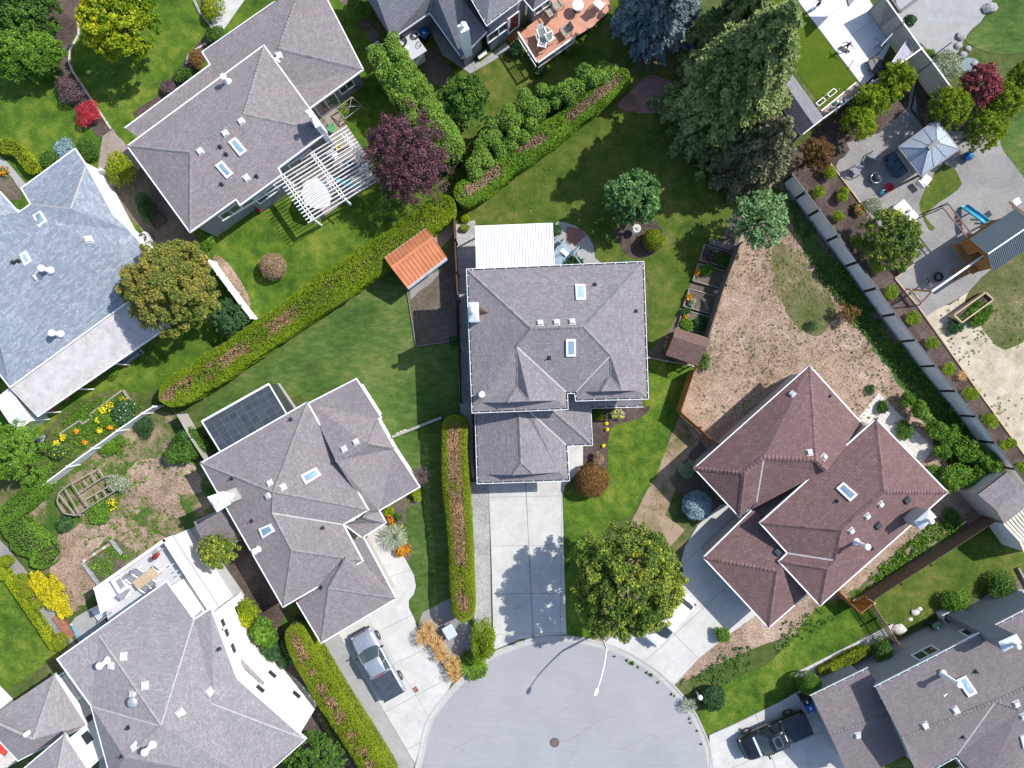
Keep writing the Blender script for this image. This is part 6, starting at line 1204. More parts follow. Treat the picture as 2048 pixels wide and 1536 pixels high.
# small fence beside the tower hedge, and stairs fence
t = thing('slat_gate', 'white slatted gate at the head of the double cedar row', 'gate', P(743, 92, 0))
for i in range(7): a, b = P(736 + i * 3.2, 96 - i * 2.1, 1.2), P(743 + i * 3.2, 106 - i * 2.1, 1.2); MB().bar(a, b, .05, .05).build('slat', 'white_paint', t)
MB().bar(P(733, 97, 1.14), P(757, 82, 1.14), .06, .06).bar(P(740, 106, 1.14), P(764, 92, 1.14), .06, .06).build('rail', 'white_paint', t)
q = MB(); [post(q, P(x, y, 1.1), 1.1, .09) for x, y in ((733, 97), (740, 106))]; q.build('post', 'white_paint', t)
t = thing('lattice_screen', 'blue shaded lattice screen over the passage beside the corner house', 'screen', P(135, 1365, 0)); q = MB()
La, Lb, Lc, Ld = P(117, 1352, 1.9), P(131, 1343, 1.9), P(165, 1393, 1.9), P(150, 1402, 1.9)
for i in range(15): f = i / 14; q.bar(La.lerp(Ld, f), Lb.lerp(Lc, min(1, f + .22)) if f < .8 else Lb.lerp(Lc, 1), .03, .015)
for i in range(15): f = i / 14; q.bar(La.lerp(Ld, f) + Vector((0, 0, .016)), Lb.lerp(Lc, max(0, f - .22)) + Vector((0, 0, .016)), .03, .015)
q.build('lattice', 'galvanised', t); tag(t.children[-1], kind='stuff'); MB().bar(La, Ld, .07, .07).bar(Lb, Lc, .07, .07).bar(La, Lb, .07, .07).bar(Ld, Lc, .07, .07).build('frame', 'white_paint', t); q = MB(); [q.bar(Vector((p.x, p.y, 0)), p, .08, .08) for p in (La, Lb, Lc, Ld)]; q.build('post', 'white_paint', t)
# ------------------------------------------------------------------ sheds and shelters
def shed(name, label, cat, quad, z, rise, roofmat, wallmat, ridge=(0.5, 0.5), rib=0.0, over=.18, fascia='white_trim', mono=False, ribmat=None, uvroof=False):
    """quad: eave corners a,b,c,d in the photo; ridge runs from the middle of d-a to the middle of b-c"""
    q = PL(quad, z); t = thing(name, label, cat, (sum(p.x for p in q) / 4, sum(p.y for p in q) / 4, 0)); up = Vector((0, 0, rise))
    r0, r1 = q[0].lerp(q[3], ridge[0]) + up, q[1].lerp(q[2], ridge[1]) + up
    fs = [[q[0], q[1], r1, r0], [r0, r1, q[2], q[3]]] if not mono else [[q[0] + up, q[1] + up, q[2], q[3]]]
    th = Vector((0, 0, .06))
    if uvroof:
        me = bpy.data.meshes.new('roof'); V, Fc, UV = [], [], []
        for f in fs:
            n, u, v = slope_uv(f); b = len(V); V += [tuple(p - ORG[t.name]) for p in f]; Fc.append((b, b + 1, b + 2, b + 3)); UV += [(p.dot(u), p.dot(v)) for p in f]
        me.from_pydata(V, [], Fc); ul = me.uv_layers.new(name='slope')
        for lp in me.loops: ul.data[lp.index].uv = UV[lp.vertex_index]
        me.materials.append(M[roofmat]); ro = link(me, 'roof', t)
    else:
        mb = MB()
        for f in fs: mb.grid([[p - th for p in f], f], True, 0, (True, True))
        ro = mb.build('roof', roofmat, t)
    if rib:
        for f in fs:
            L = (f[1] - f[0]).length; n = int(L / rib)
            for i in range(n + 1):
                a = f[0].lerp(f[1], i / n); b = f[3].lerp(f[2], i / n); MB().bar(a + Vector((0, 0, .018)), b + Vector((0, 0, .018)), .05, .045).build('rib', ribmat or roofmat, ro)
    fb = MB()
    for a, b in ((0, 1), (1, 2), (2, 3), (3, 0)):
        if a in (0, 2) or mono: fb.bar(q[a] + (up if mono and a == 0 else Vector()) - Vector((0, 0, .09)), q[b] + (up if mono and a in (0,) else Vector()) - Vector((0, 0, .09)), .05, .12) if not (mono and a in (1, 3)) else None
    fb.build('fascia', fascia, ro)
    w_ = inset(q, over); wm = MB(); hi = [rise if mono and i < 2 else 0 for i in range(4)]
    for i in range(4):
        j = (i + 1) % 4; wm.poly([(w_[i].x, w_[i].y, 0), (w_[j].x, w_[j].y, 0), (w_[j].x, w_[j].y, z - .1 + hi[j] * .9), (w_[i].x, w_[i].y, z - .1 + hi[i] * .9)])
    if not mono:
        for i, j, r in ((3, 0, r0), (1, 2, r1)): wm.poly([(w_[i].x, w_[i].y, z - .1), (w_[j].x, w_[j].y, z - .1), tuple(((w_[i] + w_[j]) / 2 * .0) + Vector((((w_[i].x + w_[j].x) / 2), ((w_[i].y + w_[j].y) / 2), z + rise - .12)))])
    wm.build('wall', wallmat, t); return t, q, r0, r1
t, q, r0, r1 = shed('garden_shed', 'shed with orange ribbed steel roof against the diagonal hedge', 'shed', [(769.5, 515), (852, 456.5), (893, 515), (814.5, 575)], 2.2, .85, 'orange_steel', 'wood_weathered', (.4, .4), .3)
MB().bar(r0, r1, .22, .05).build('ridge_cap', 'orange_steel', t); gb = MB(); gb.bar(q[3] + Vector((.05, -.1, -.05)), q[2] + Vector((.05, -.1, -.05)), .16, .1); gb.build('gutter', 'galvanised', t)
t, q, r0, r1 = shed('tool_shed', 'small brown shingled shed below the raised beds', 'shed', [(1350, 655), (1419, 677), (1394, 731), (1331.5, 710)], 2.2, .5, 'shingle_shed', 'wood_brown', (.35, .35), uvroof=True, fascia='wood_brown')
shed('garden_shed', 'slate blue roofed shed half under the firs', 'shed', [(1521, 150), (1562, 119), (1646, 235), (1603, 270)][1:] + [(1521, 150)], 2.3, .7, 'shingle_slate', 'siding_grey', (.62, .62), uvroof=True)
shed('garden_shed', 'tan walled shed with grey shingle roof at the foot of the panel fence', 'shed', [(1956, 989), (2015, 944), (2064, 1003), (2007, 1046)], 2.7, .6, 'shingle_warm', 'tan_wall', (.5, .5), uvroof=True, fascia='wood_brown', over=.1)
t, q, r0, r1 = shed('garden_shed', 'cream ribbed roofed shed with white doors at the right edge', 'shed', [(2007, 1049), (2090, 985), (2150, 1090), (2050, 1110)], 2.6, .5, 'cream_steel', 'white_stucco', (.5, .5), .25)
t, q, r0, r1 = shed('tool_shed', 'dark shingled lean roof between the two lower left houses', 'shed', [(388, 1045), (446, 1018), (480, 1080), (424, 1103)], 2.4, .35, 'shingle_dark', 'siding_tan', (.5, .5), uvroof=True)
t, q, r0, r1 = shed('storage_shed', 'low white shed with garden hoses on its roof', 'shed', [(790, 79), (822, 58), (853, 100), (823, 119)], 1.9, .12, 'deck_white', 'white_paint', (.5, .5)); 
for cx, cy, r in ((803, 84, .42), (830, 70, .3), (838, 88, .2)):
    h = thing('garden_hose', {803: 'largest coil of black hose on the white shed roof', 830: 'coil of dark hose at the rear of the white shed roof', 838: 'smallest hose loop on the white shed roof by the blue bin'}[cx], 'hose', P(cx, cy, 2.05), 'hose coils on the white shed'); c = P(cx, cy, 2.1)
    MB().tube([c + Vector((math.cos(a * .5) * r * (1 - a * .006), math.sin(a * .5) * r * (1 - a * .006), .012 * (a % 5))) for a in range(0, 60 if cx != 838 else 14)], .022, 6).build('coil', 'black_plastic', h); MB().lathe(c + Vector((r, 0, 0)), [(.03, 0), (.03, .06), (.02, .08)], 8).build('nozzle', 'yellow_plastic', h)
bl = thing('ball_light', 'round white lid standing on the white hose shed', 'lid', P(812, 96, 1.95)); MB().lathe(P(812, 96, 1.95), [(.2, 0), (.2, .05), (.12, .1), (.01, .12)], 14).build('lid', 'white_paint', bl, True)
# white patio roof of the middle house
pt = thing('patio_cover', 'bright white ribbed patio roof behind the middle house', 'patio cover', P(1028, 495, 0)); q = [P(951, 453, 2.6), P(1105, 447, 2.6), P(1109, 539, 3.0), P(953, 545, 3.0)]; mb = MB(); mb.grid([[p - Vector((0, 0, .05)) for p in q], q], True, 0, (True, True)); mb.build('sheet', 'white_sheet', pt)
for i in range(29): f = i / 28; MB().bar(q[0].lerp(q[1], f) + Vector((0, 0, .015)), q[3].lerp(q[2], f) + Vector((0, 0, .015)), .045, .05).build('rib', 'white_paint', pt)
mb = MB(); [mb.bar(Vector((p.x, p.y, 0)), p - Vector((0, 0, .06)), .1, .1) for p in (q[0].lerp(q[2], .04), q[0].lerp(q[1], .5).lerp(q[2], .03), q[1].lerp(q[3], .04))]; mb.bar(q[0].lerp(q[3], .04) - Vector((0, 0, .12)), q[1].lerp(q[2], .04) - Vector((0, 0, .12)), .1, .14); mb.build('post', 'white_paint', pt); MB().bar(q[0] - Vector((0, 0, .03)), q[1] - Vector((0, 0, .03)), .1, .1).build('gutter', 'white_trim', pt)
# patio cover of the blue roofed house
pt = thing('patio_cover', 'long pale ribbed patio cover along the blue roofed house', 'patio cover', P(170, 710, 0)); q = [P(20, 776, 3.0), P(322, 556, 3.0), P(338, 652, 2.5), P(75, 833, 2.5)]; mb = MB(); mb.grid([[p - Vector((0, 0, .06)) for p in q], q], True, 0, (True, True)); mb.build('sheet', 'patio_roof', pt)
for i in range(70): f = i / 69; MB().bar(q[0].lerp(q[1], f) + Vector((0, 0, .008)), q[3].lerp(q[2], f) + Vector((0, 0, .008)), .03, .03).build('rib', 'patio_roof', pt)
mb = MB(); [mb.bar(Vector((p.x, p.y, 0)), p - Vector((0, 0, .08)), .1, .1) for p in (q[3].lerp(q[2], f).lerp(q[0], .06) for f in (.02, .3, .6, .97))]; mb.build('post', 'white_paint', pt); MB().bar(q[3] - Vector((0, 0, .05)), q[2] - Vector((0, 0, .05)), .1, .12).build('gutter', 'white_trim', pt)
lt = thing('lean_to', 'white translucent lean-to greenhouse at the left edge', 'greenhouse', P(30, 815, 0)); q = [P(-10, 800, 2.6), P(19, 777, 2.6), P(62, 841, 2.1), P(32, 862, 2.1)]
for i in range(2):
    a, b = i / 2, (i + 1) / 2; p = [q[0].lerp(q[3], a), q[1].lerp(q[2], a), q[1].lerp(q[2], b), q[0].lerp(q[3], b)]; c = sum(p, Vector()) / 4; p = [c + (x - c) * .97 for x in p]; MB().grid([[x - Vector((0, 0, .03)) for x in p], p], True, 0, (True, True)).build('roof_panel', 'frost_panel', lt)
mb = MB(); [mb.bar(q[i], q[(i + 1) % 4], .08, .09) for i in range(4)]; mb.bar(q[0].lerp(q[3], .5), q[1].lerp(q[2], .5), .06, .08); [mb.bar(Vector((p.x, p.y, 0)), p, .08, .08) for p in q]; mb.build('frame', 'white_paint', lt)
mb = MB(); [mb.poly([Vector((a.x, a.y, .05)), Vector((b.x, b.y, .05)), b - Vector((0, 0, .05)), a - Vector((0, 0, .05))]) for a, b in ((q[1], q[2]), (q[2], q[3]))]; mb.build('side_panel', 'frost_panel', lt)
# glass roof of the house with the pickup
gr = thing('sun_room', 'dark glass roofed sun room with white frame beside the grey house', 'sun room', P(488, 835, 0)); q = [P(404, 843, 2.4), P(538, 768, 2.4), P(574, 829, 2.9), P(441, 903, 2.9)]; nx, ny = 9, 5
for i in range(nx):
    for j in range(ny):
        def B(u, v): return q[0].lerp(q[1], u).lerp(q[3].lerp(q[2], u), v)
        e = .012; p = [B((i + e) / nx, (j + e) / ny), B((i + 1 - e) / nx, (j + e) / ny), B((i + 1 - e) / nx, (j + 1 - e) / ny), B((i + e) / nx, (j + 1 - e) / ny)]; c = sum(p, Vector()) / 4; p = [c + (x - c) * .95 for x in p]
        MB().grid([[x - Vector((0, 0, .02)) for x in p], p], True, 0, (True, True)).build('pane', 'roof_glass', gr)
mb = MB()
for i in range(nx + 1): mb.bar(B(i / nx, 0), B(i / nx, 1), .018, .04)
for j in range(1, ny): mb.bar(B(0, j / ny), B(1, j / ny), .02, .045)
mb.build('glazing_bar', 'bar_grey', gr); mb = MB(); mb.bar(q[0], q[1], .14, .14).bar(q[1], q[2], .08, .1).bar(q[0], q[3], .08, .1); mb.build('gutter', 'white_trim', gr)
mb = MB(); [mb.poly([Vector((a.x, a.y, .4)), Vector((b.x, b.y, .4)), b - Vector((0, 0, .1)), a - Vector((0, 0, .1))]) for a, b in ((q[0], q[1]), (q[1], q[2]), (q[3], q[0]))]; mb.build('side_glass', 'roof_glass', gr); mb = MB(); [mb.bar(Vector((a.x, a.y, .2)), Vector((b.x, b.y, .2)), .12, .4) for a, b in ((q[0], q[1]), (q[1], q[2]), (q[3], q[0]))]; mb.build('wall', 'siding_tan', gr)
# gazebo
gz = thing('gazebo', 'pale grey metal roofed gazebo with a short ridge in the gravel yard', 'gazebo', P(1855, 295, 0)); q = [P(1796.7, 295, 2.3), P(1872, 239.7, 2.3), P(1918, 298.5, 2.3), P(1841.5, 353, 2.3)]; ra, rb = P(1856.5, 297, 3.25), P(1873, 284.5, 3.25)
def strip(a0, a1, b0, b1, n):
    for i in range(n):
        f, g_ = i / n, (i + 1) / n; p = [a0.lerp(a1, f), a0.lerp(a1, g_), b0.lerp(b1, g_), b0.lerp(b1, f)]
        MB().grid([[x - Vector((0, 0, .03)) for x in p], p], True, 0, (True, True)).build('roof_panel', 'metal_roof_grey', gz)
strip(q[0], q[1], ra, rb, 3); strip(q[2], q[3], rb, ra, 3); strip(q[1], q[2], rb, rb + Vector((.002, 0, 0)), 2); strip(q[3], q[0], ra, ra + Vector((.002, 0, 0)), 2)
sm = MB(); U = Vector((0, 0, .03))
for a, b in ((q[0], ra), (q[1], rb), (q[2], rb), (q[3], ra), (q[0].lerp(q[1], 1 / 3), ra.lerp(rb, 1 / 3)), (q[0].lerp(q[1], 2 / 3), ra.lerp(rb, 2 / 3)), (q[3].lerp(q[2], 1 / 3), ra.lerp(rb, 1 / 3)), (q[3].lerp(q[2], 2 / 3), ra.lerp(rb, 2 / 3)), (q[1].lerp(q[2], .5), rb), (q[3].lerp(q[0], .5), ra)): sm.bar(a + U * .5, b + U * .5, .03, .03)
sm.build('seam', 'metal_roof_dark', gz); rr = MB()
for a, b, c, d in ((q[0], q[1], ra, rb), (q[2], q[3], rb, ra), (q[1], q[2], rb, rb), (q[3], q[0], ra, ra)):
    e_ = b - a; L_ = e_.length; e_.normalize(); n_ = (b - a).cross(c - a).normalized(); n_ = n_ if n_.z > 0 else -n_; v_ = n_.cross(e_); v_ = v_ if v_.z > 0 else -v_; fa, fb_, hh = (c - a).dot(e_) / L_, (d - a).dot(e_) / L_, (c - a).dot(v_)
    for i in range(1, 34): f = i / 34; rr.bar(a.lerp(b, f) + n_ * .012, a.lerp(b, f) + n_ * .012 + v_ * (hh * min(1, f / max(fa, .01), (1 - f) / max(1 - fb_, .01))), .025, .02)
tag(rr.build('corrugation', 'metal_roof_grey', gz), kind='stuff'); MB().box((ra + rb) / 2 + Vector((0, 0, .1)), .95, .3, .16, math.atan2((rb - ra).y, (rb - ra).x)).build('ridge_vent', 'dark_metal', gz); mb = MB(); [mb.bar(q[i], q[(i + 1) % 4], .1, .08) for i in range(4)]; mb.build('eave_beam', 'dark_metal', gz)
for p in q: c = p.lerp((q[0] + q[2]) / 2, .08); MB().bar((c.x, c.y, 0), (c.x, c.y, 2.35), .12, .12).build('post', 'dark_metal', gz)
def chair(label, x, y, rz, mat, z=0.0, s=1.0, name='patio_chair', group=None, back=.5, seatmat=None):
    c = P(x, y, z); t = local(name, label, 'chair', c, R(rz), group); w_, d_ = .56 * s, .54 * s; sm_ = seatmat or mat
    for k in range(4): MB().box((0, -d_ / 2 + d_ * (k + .5) / 4, .42 * s), w_, d_ / 4 - .015, .025).build('seat_slat', sm_, t)
    for k in range(4): f = (k + .5) / 4; MB().bar((-w_ / 2 + w_ * f, d_ / 2, .44 * s), (-w_ / 2 + w_ * f, d_ / 2 + .2 * s, .98 * s), w_ / 4 - .015, .025, 0, (0, 1, 0)).build('back_slat', sm_, t)
    for sx in (-1, 1):
        MB().bar((sx * (w_ / 2 + .03), -d_ / 2, .62 * s), (sx * (w_ / 2 + .03), d_ / 2 + .08, .62 * s), .08, .03).build('armrest', mat, t)
        for y_, zt in ((-d_ / 2, .6), (d_ / 2, .6)): MB().bar((sx * (w_ / 2 + .03), y_ * 1.05, 0), (sx * (w_ / 2 + .03), y_, zt * s), .05, .05).build('leg', mat, t)
    return t
chair('blue grey slatted garden chair above the fire bowl', 1744, 316, 155, 'grey_cloth'); chair('grey garden chair left of the fire bowl beside a small weed', 1709, 344, 70, 'grey_cloth')
fb = thing('fire_bowl', 'round grey metal fire bowl with domed screen', 'fire pit', P(1752, 356, 0)); c = P(1752, 356, .4); c.z = 0; MB().lathe(c, [(.25, .25), (.42, .35), (.44, .5), (.36, .5), (.3, .38), (.02, .36)], 20).build('bowl', 'galvanised', fb, True); MB().lathe(c, [(.35, .5), (.3, .66), (.17, .78), (.02, .82)], 18).build('screen', 'dark_metal', fb, True)
for k in range(3): a = k * 2.1; MB().bar(c + Vector((math.cos(a) * .33, math.sin(a) * .33, 0)), c + Vector((math.cos(a) * .28, math.sin(a) * .28, .35)), .04, .04).build('leg', 'dark_metal', fb)
pb = thing('tub', 'red plastic tub on the gravel', 'tub', P(1776, 376, 0)); MB().lathe(P(1776, 376, .02), [(.2, 0), (.3, .22), (.34, .24), (.34, .27), (.28, .26), (.2, .06), (.01, .05)], 18).build('bowl', 'red_plastic', pb, True); MB().bar(P(1768, 376, .27), P(1784, 376, .27), .03, .03).build('handle', 'red_plastic', pb)
kc = thing('toddler_seat', 'aqua plastic toddler seat beside the red tub', 'chair', P(1764, 385, 0)); MB().box(P(1764, 385, .2), .3, .3, .06, .5, 0, .03).build('seat', 'aqua_plastic', kc); MB().box(P(1766, 381, .38), .3, .05, .32, .5).build('backrest', 'aqua_plastic', kc); q_ = MB(); c = P(1764, 385, 0); [q_.bar(c + Vector((sx * .13, sy * .13, 0)), c + Vector((sx * .11, sy * .11, .2)), .05, .05) for sx in (-1, 1) for sy in (-1, 1)]; q_.build('leg', 'aqua_plastic', kc)
ba = thing('ball', 'big blue globe patterned ball on the gravel beside the gazebo', 'ball', P(1937, 312, 0)); c = P(1937, 312, .35); b_ = MB().lathe((c.x, c.y, .36), [(.01, -.36)] + [(.36 * math.sin(a), -.36 * math.cos(a)) for a in (i * math.pi / 12 for i in range(1, 12))] + [(.01, .36)], 24).build('shell', 'blue_plastic', ba, True)
for a, e, s in ((.5, .9, .14), (2.2, .7, .11), (4.0, .8, .13), (5.3, 1.15, .08), (3.2, 1.3, .07)):
    n_ = Vector((math.cos(a) * math.cos(e), math.sin(a) * math.cos(e), math.sin(e))); u_ = n_.cross(Vector((0, 0, 1))).normalized(); v_ = n_.cross(u_); MB().poly([Vector((c.x, c.y, .36)) + (n_ * math.sqrt(.364 ** 2 - (s * (1 + .3 * math.sin(3 * k))) ** 2) + (u_ * math.cos(k) + v_ * math.sin(k)) * s * (1 + .3 * math.sin(3 * k))) for k in [i * .524 for i in range(12)]]).build('patch', 'aqua_plastic', ba)
lo = thing('lounge_seat', 'white cushioned lounge seat standing on the turf under the gazebo corner', 'seat', P(1850, 362, 0)); MB().box(P(1852, 360, .3), .75, .65, .12, R(52), 0, .05).build('cushion', 'white_cloth', lo); MB().bar(P(1834, 362, .45), P(1846, 376, .45), .08, .5).build('backrest', 'white_cloth', lo); q_ = MB(); [q_.bar((p.x, p.y, 0), (p.x, p.y, .26), .05, .05) for p in (P(1842, 352, 0), P(1860, 356, 0), P(1838, 366, 0), P(1853, 374, 0))]; q_.build('leg', 'white_paint', lo)
so = thing('sofa', 'dark blue cushioned sofa in the shade of the gazebo', 'sofa', P(1795, 330, 0)); mid = [(1783, 312), (1792, 326), (1803, 342)]
MB().bar(P(1780, 312, .3), P(1806, 350, .3), .8, .3).build('base', 'black_plastic', so); MB().bar(P(1776, 322, .6), P(1798, 354, .6), .16, .6).build('backrest', 'blue_cushion', so)
for x, y in ((1785, 316), (1794, 330), (1803, 344)): MB().box(P(x, y, .5), .6, .6, .14, R(-54), 0, .05).build('cushion', 'blue_cushion', so)
# table, planter, playhouse
tb = thing('table', 'large white table standing on the gravel beside the grey olive tree', 'table', P(1812, 425, 0)); q = PL([(1787, 414), (1808, 398.6), (1838, 432.5), (1818, 450)], .74); MB().grid([[p - Vector((0, 0, .05)) for p in q], q], True, 0, (True, True)).build('top', 'white_paint', tb)
for p in q: c = p.lerp((q[0] + q[2]) / 2, .12); MB().bar((c.x, c.y, 0), (c.x, c.y, .7), .06, .06).build('leg', 'white_paint', tb)
dr = thing('toy_dryer', 'dark grey toy lying across the white table', 'toy', P(1818, 420, .75)); MB().bar(P(1814, 424, .8), P(1833, 415, .8), .08, .08).build('handle', 'grey_cloth', dr); MB().box(P(1817, 422, .83), .3, .2, .14, .45, 0, .03).build('head', 'grey_cloth', dr)
pl = thing('planter_box', 'long timber planter box standing on legs', 'planter', P(1940, 615, 0)); q = PL([(1908, 630), (1971, 585), (1987, 599), (1924, 645)], .8)
for a, b in ((0, 1), (1, 2), (2, 3), (3, 0)):
    for k in range(3): MB().bar(q[a] - Vector((0, 0, .1 + k * .2)), q[b] - Vector((0, 0, .1 + k * .2)), .05, .19).build('board', 'wood_pale', pl)
    MB().bar(q[a] + Vector((0, 0, .02)), q[b] + Vector((0, 0, .02)), .11, .035).build('rim', 'wood_pale', pl)
MB().poly([p - Vector((0, 0, .2)) for p in q]).build('soil', 'mulch', pl); [MB().bar((p.x, p.y, 0), (p.x, p.y, .7), .1, .1).build('leg', 'wood_pale', pl) for p in q]
ph = thing('playhouse', 'orange timber playhouse with dark ribbed metal roof at the right edge', 'playhouse', P(1990, 480, 0)); e1, e2, r_, f1, f2 = P(1940, 478, 3.0), P(2030, 418, 3.0), P(1975.5, 508, 3.7), P(1985.7, 543.4, 3.0), P(2075, 484, 3.0); r2 = P(2064, 448, 3.7)
for nm, p in (('a', [e1, e2, r2, r_]), ('b', [r_, r2, f2, f1])):
    MB().grid([[x - Vector((0, 0, .05)) for x in p], p], True, 0, (True, True)).build('roof', 'metal_roof_dark', ph); rb = MB()
    for i in range(27): rb.bar(p[0].lerp(p[1], i / 26) + Vector((0, 0, .015)), p[3].lerp(p[2], i / 26) + Vector((0, 0, .015)), .05, .035)
    tag(rb.build('rib', 'metal_roof_dark', ph), kind='stuff')
MB().bar(r_ + Vector((0, 0, .03)), r2 + Vector((0, 0, .03)), .09, .04).build('ridge_cap', 'metal_roof_grey', ph)
ax = (e2 - e1).normalized(); ay = (f1 - e1); ay.z = 0; ay.normalize(); o0 = Vector((e1.x, e1.y, 0)) + ax * .35 + ay * .2; W_, D_ = (Vector((f1.x, f1.y, 0)) - Vector((e1.x, e1.y, 0))).length - .4, 2.9
def pv(u, v, z): p = o0 + ay * u + ax * v; return Vector((p.x, p.y, z))
for i in range(12):
    u = W_ * (i + .5) / 12; zt = 3.0 + .6 * (1 - abs(u - W_ / 2) / (W_ / 2)); MB().bar(pv(u, 0, 1.2 if not 4 < i < 8 else 2.5), pv(u, 0, zt - .12), W_ / 12 - .01, .03, 0, tuple(ax)).build('board', 'cedar_play', ph)
    MB().bar(pv(u, D_, 1.2), pv(u, D_, zt - .12), W_ / 12 - .01, .03, 0, tuple(ax)).build('board', 'cedar_play', ph)
for v_, u_ in ((0, 0), (0, W_), (D_, 0), (D_, W_)): MB().bar(pv(u_, v_, 0), pv(u_, v_, 3.0), .1, .1).build('post', 'cedar_play', ph)
for u_ in (0, W_):
    for k in range(5): MB().bar(pv(u_, 0, 1.3 + k * .16), pv(u_, D_, 1.3 + k * .16), .025, .15).build('board', 'cedar_play', ph)
MB().grid([[pv(-.05, -.5, 1.14), pv(W_, -.5, 1.14), pv(W_, D_, 1.14), pv(-.05, D_, 1.14)], [pv(-.05, -.5, 1.2), pv(W_, -.5, 1.2), pv(W_, D_, 1.2), pv(-.05, D_, 1.2)]], True, 0, (True, True)).build('floor', 'cedar_play', ph)
for k in range(5): MB().bar(pv(W_ - .2, -.5 - k * .13, 1.1 - k * .22), pv(W_ - .9, -.5 - k * .13, 1.1 - k * .22), .12, .04).build('step', 'wood_orange', ph)
MB().bar(pv(W_ - .2, -.5, 1.15), pv(W_ - .2, -1.2, 0), .05, .12).bar(pv(W_ - .9, -.5, 1.15), pv(W_ - .9, -1.2, 0), .05, .12).build('stair_rail', 'wood_orange', ph)
sw = thing('swing_set', 'orange A-frame swing set with long white top beam', 'swing', P(1900, 560, 0)); A_, B_ = P(1863, 583, 2.5), P(1967, 511, 2.6); MB().bar(A_, B_, .13, .16).build('beam', 'white_trim', sw)
for x, y in ((1811, 578), (1838, 611)): MB().bar(P(x, y, 0), A_, .09, .09).build('leg', 'wood_orange', sw)
MB().bar(P(1820, 578, .7), P(1843, 606, .7), .05, .25).build('brace', 'wood_pale', sw)
for f in (.18, .3):
    c = A_.lerp(B_, f)
    for s in (-.22, .22): d_ = (B_ - A_).normalized() * s; MB().tube([c + d_, Vector((c.x + d_.x, c.y + d_.y, .5)) + Vector((-.35, -.2, 0))], .012, 5).build('chain', 'galvanised', sw)
MB().bar(P(1853, 558, .5), P(1864, 573, .5), .2, .03).build('seat', 'black_plastic', sw)
c = P(1877, 554, .3); MB().tube([c + Vector((math.cos(k * .393) * .29, math.sin(k * .393) * .29, 0)) for k in range(16)], .1, 8, 0, True).build('tyre_swing', 'rubber', sw, True)
mk = thing('monkey_bars', 'black monkey bars with red rungs beside the blue slide', 'climbing frame', P(1910, 440, 0)); a0, a1, b0, b1 = P(1886, 415.5, 2.2), P(1934, 475, 2.2), P(1897, 408, 2.2), P(1945, 471, 2.2)
MB().bar(a0, a1, .07, .07).build('rail', 'black_plastic', mk); MB().bar(b0, b1, .07, .07).build('rail', 'black_plastic', mk)
for k in range(1, 9): MB().tube([a0.lerp(a1, k / 9), b0.lerp(b1, k / 9)], .022, 6).build('rung', 'red_plastic', mk)
for p, x, y in ((a0, 1838, 436), (b0, 1846, 426)): MB().bar(P(x, y, 0), p, .07, .07).build('leg', 'black_plastic', mk)
MB().bar(P(1897, 404, 2.1), P(1845, 430, .2), .05, .05).build('brace', 'black_plastic', mk)
sl = thing('slide', 'bright blue plastic slide', 'slide', P(1950, 430, 0)); s0, s1, s2 = P(1972, 445, 1.35), P(1945, 425, .75), P(1928, 413, .3); pr = []
for p, nx_ in ((s0, s1), (s0.lerp(s1, .5) + Vector((0, 0, .06)), s1), (s1, s2), (s2, None)):
    d_ = ((nx_ or s2) - (p if nx_ else s1)); d_.z = 0; d_.normalize(); l_ = Vector((-d_.y, d_.x, 0)); pr.append([p + l_ * .26 + Vector((0, 0, .16)), p + l_ * .22 + Vector((0, 0, .17)), p + l_ * .19 + Vector((0, 0, .02)), p - l_ * .19 + Vector((0, 0, .02)), p - l_ * .22 + Vector((0, 0, .17)), p - l_ * .26 + Vector((0, 0, .16)), p - l_ * .22 - Vector((0, 0, .04)), p + l_ * .22 - Vector((0, 0, .04))])
MB().grid(pr, True, 0, (True, True)).build('chute', 'sky_plastic', sl, True); MB().bar((s1.x, s1.y, 0), (s1.x, s1.y, .75), .08, .08).bar((s2.x, s2.y, 0), (s2.x, s2.y, .3), .08, .3).build('leg', 'sky_plastic', sl)
cl = thing('climbing_wall', 'brown climbing ramp with white board behind the playhouse', 'climbing frame', P(2030, 415, 0)); c0 = P(2017, 405, 2.0)
for k in range(6): MB().bar(P(2018 + k * 6, 404 + k * 9, 2.0 - k * .05), P(2060, 436 + k * 3, .6), .16, .03).build('board', 'wood_brown', cl)
MB().box(P(2034, 403, 1.5), .5, .45, .05, .6).build('panel', 'white_paint', cl); MB().box(P(2039, 438, 1.2), .3, .3, .1, .4, 0, .04).build('hold', 'pink_plastic', cl)
# raised beds beside the grey board fence
for i, (qd, lb) in enumerate((([(1410, 489), (1469, 507), (1459, 537), (1400, 520)], 'topmost raised timber bed with withered plants'), ([(1397, 527), (1455, 543), (1443, 577), (1386, 561)], 'second raised bed from the top with orange flowers'), ([(1379, 577), (1436, 594), (1424, 628), (1367, 612)], 'third raised bed with a single cabbage and drying rack'), ([(1366, 619), (1424, 635), (1412, 666), (1355, 655)], 'lowest raised bed beside the brown shed'))):
    q = PL(qd, .3); t = thing('raised_bed', lb, 'raised bed', (sum(p.x for p in q) / 4, sum(p.y for p in q) / 4, 0), 'raised beds by the fence')
    for a in range(4): MB().bar(q[a] - Vector((0, 0, .13)), q[(a + 1) % 4] - Vector((0, 0, .13)), .06, .26).build('board', 'wood_weathered', t)
    MB().poly([p - Vector((0, 0, .08)) for p in q]).build('soil', 'soil', t)
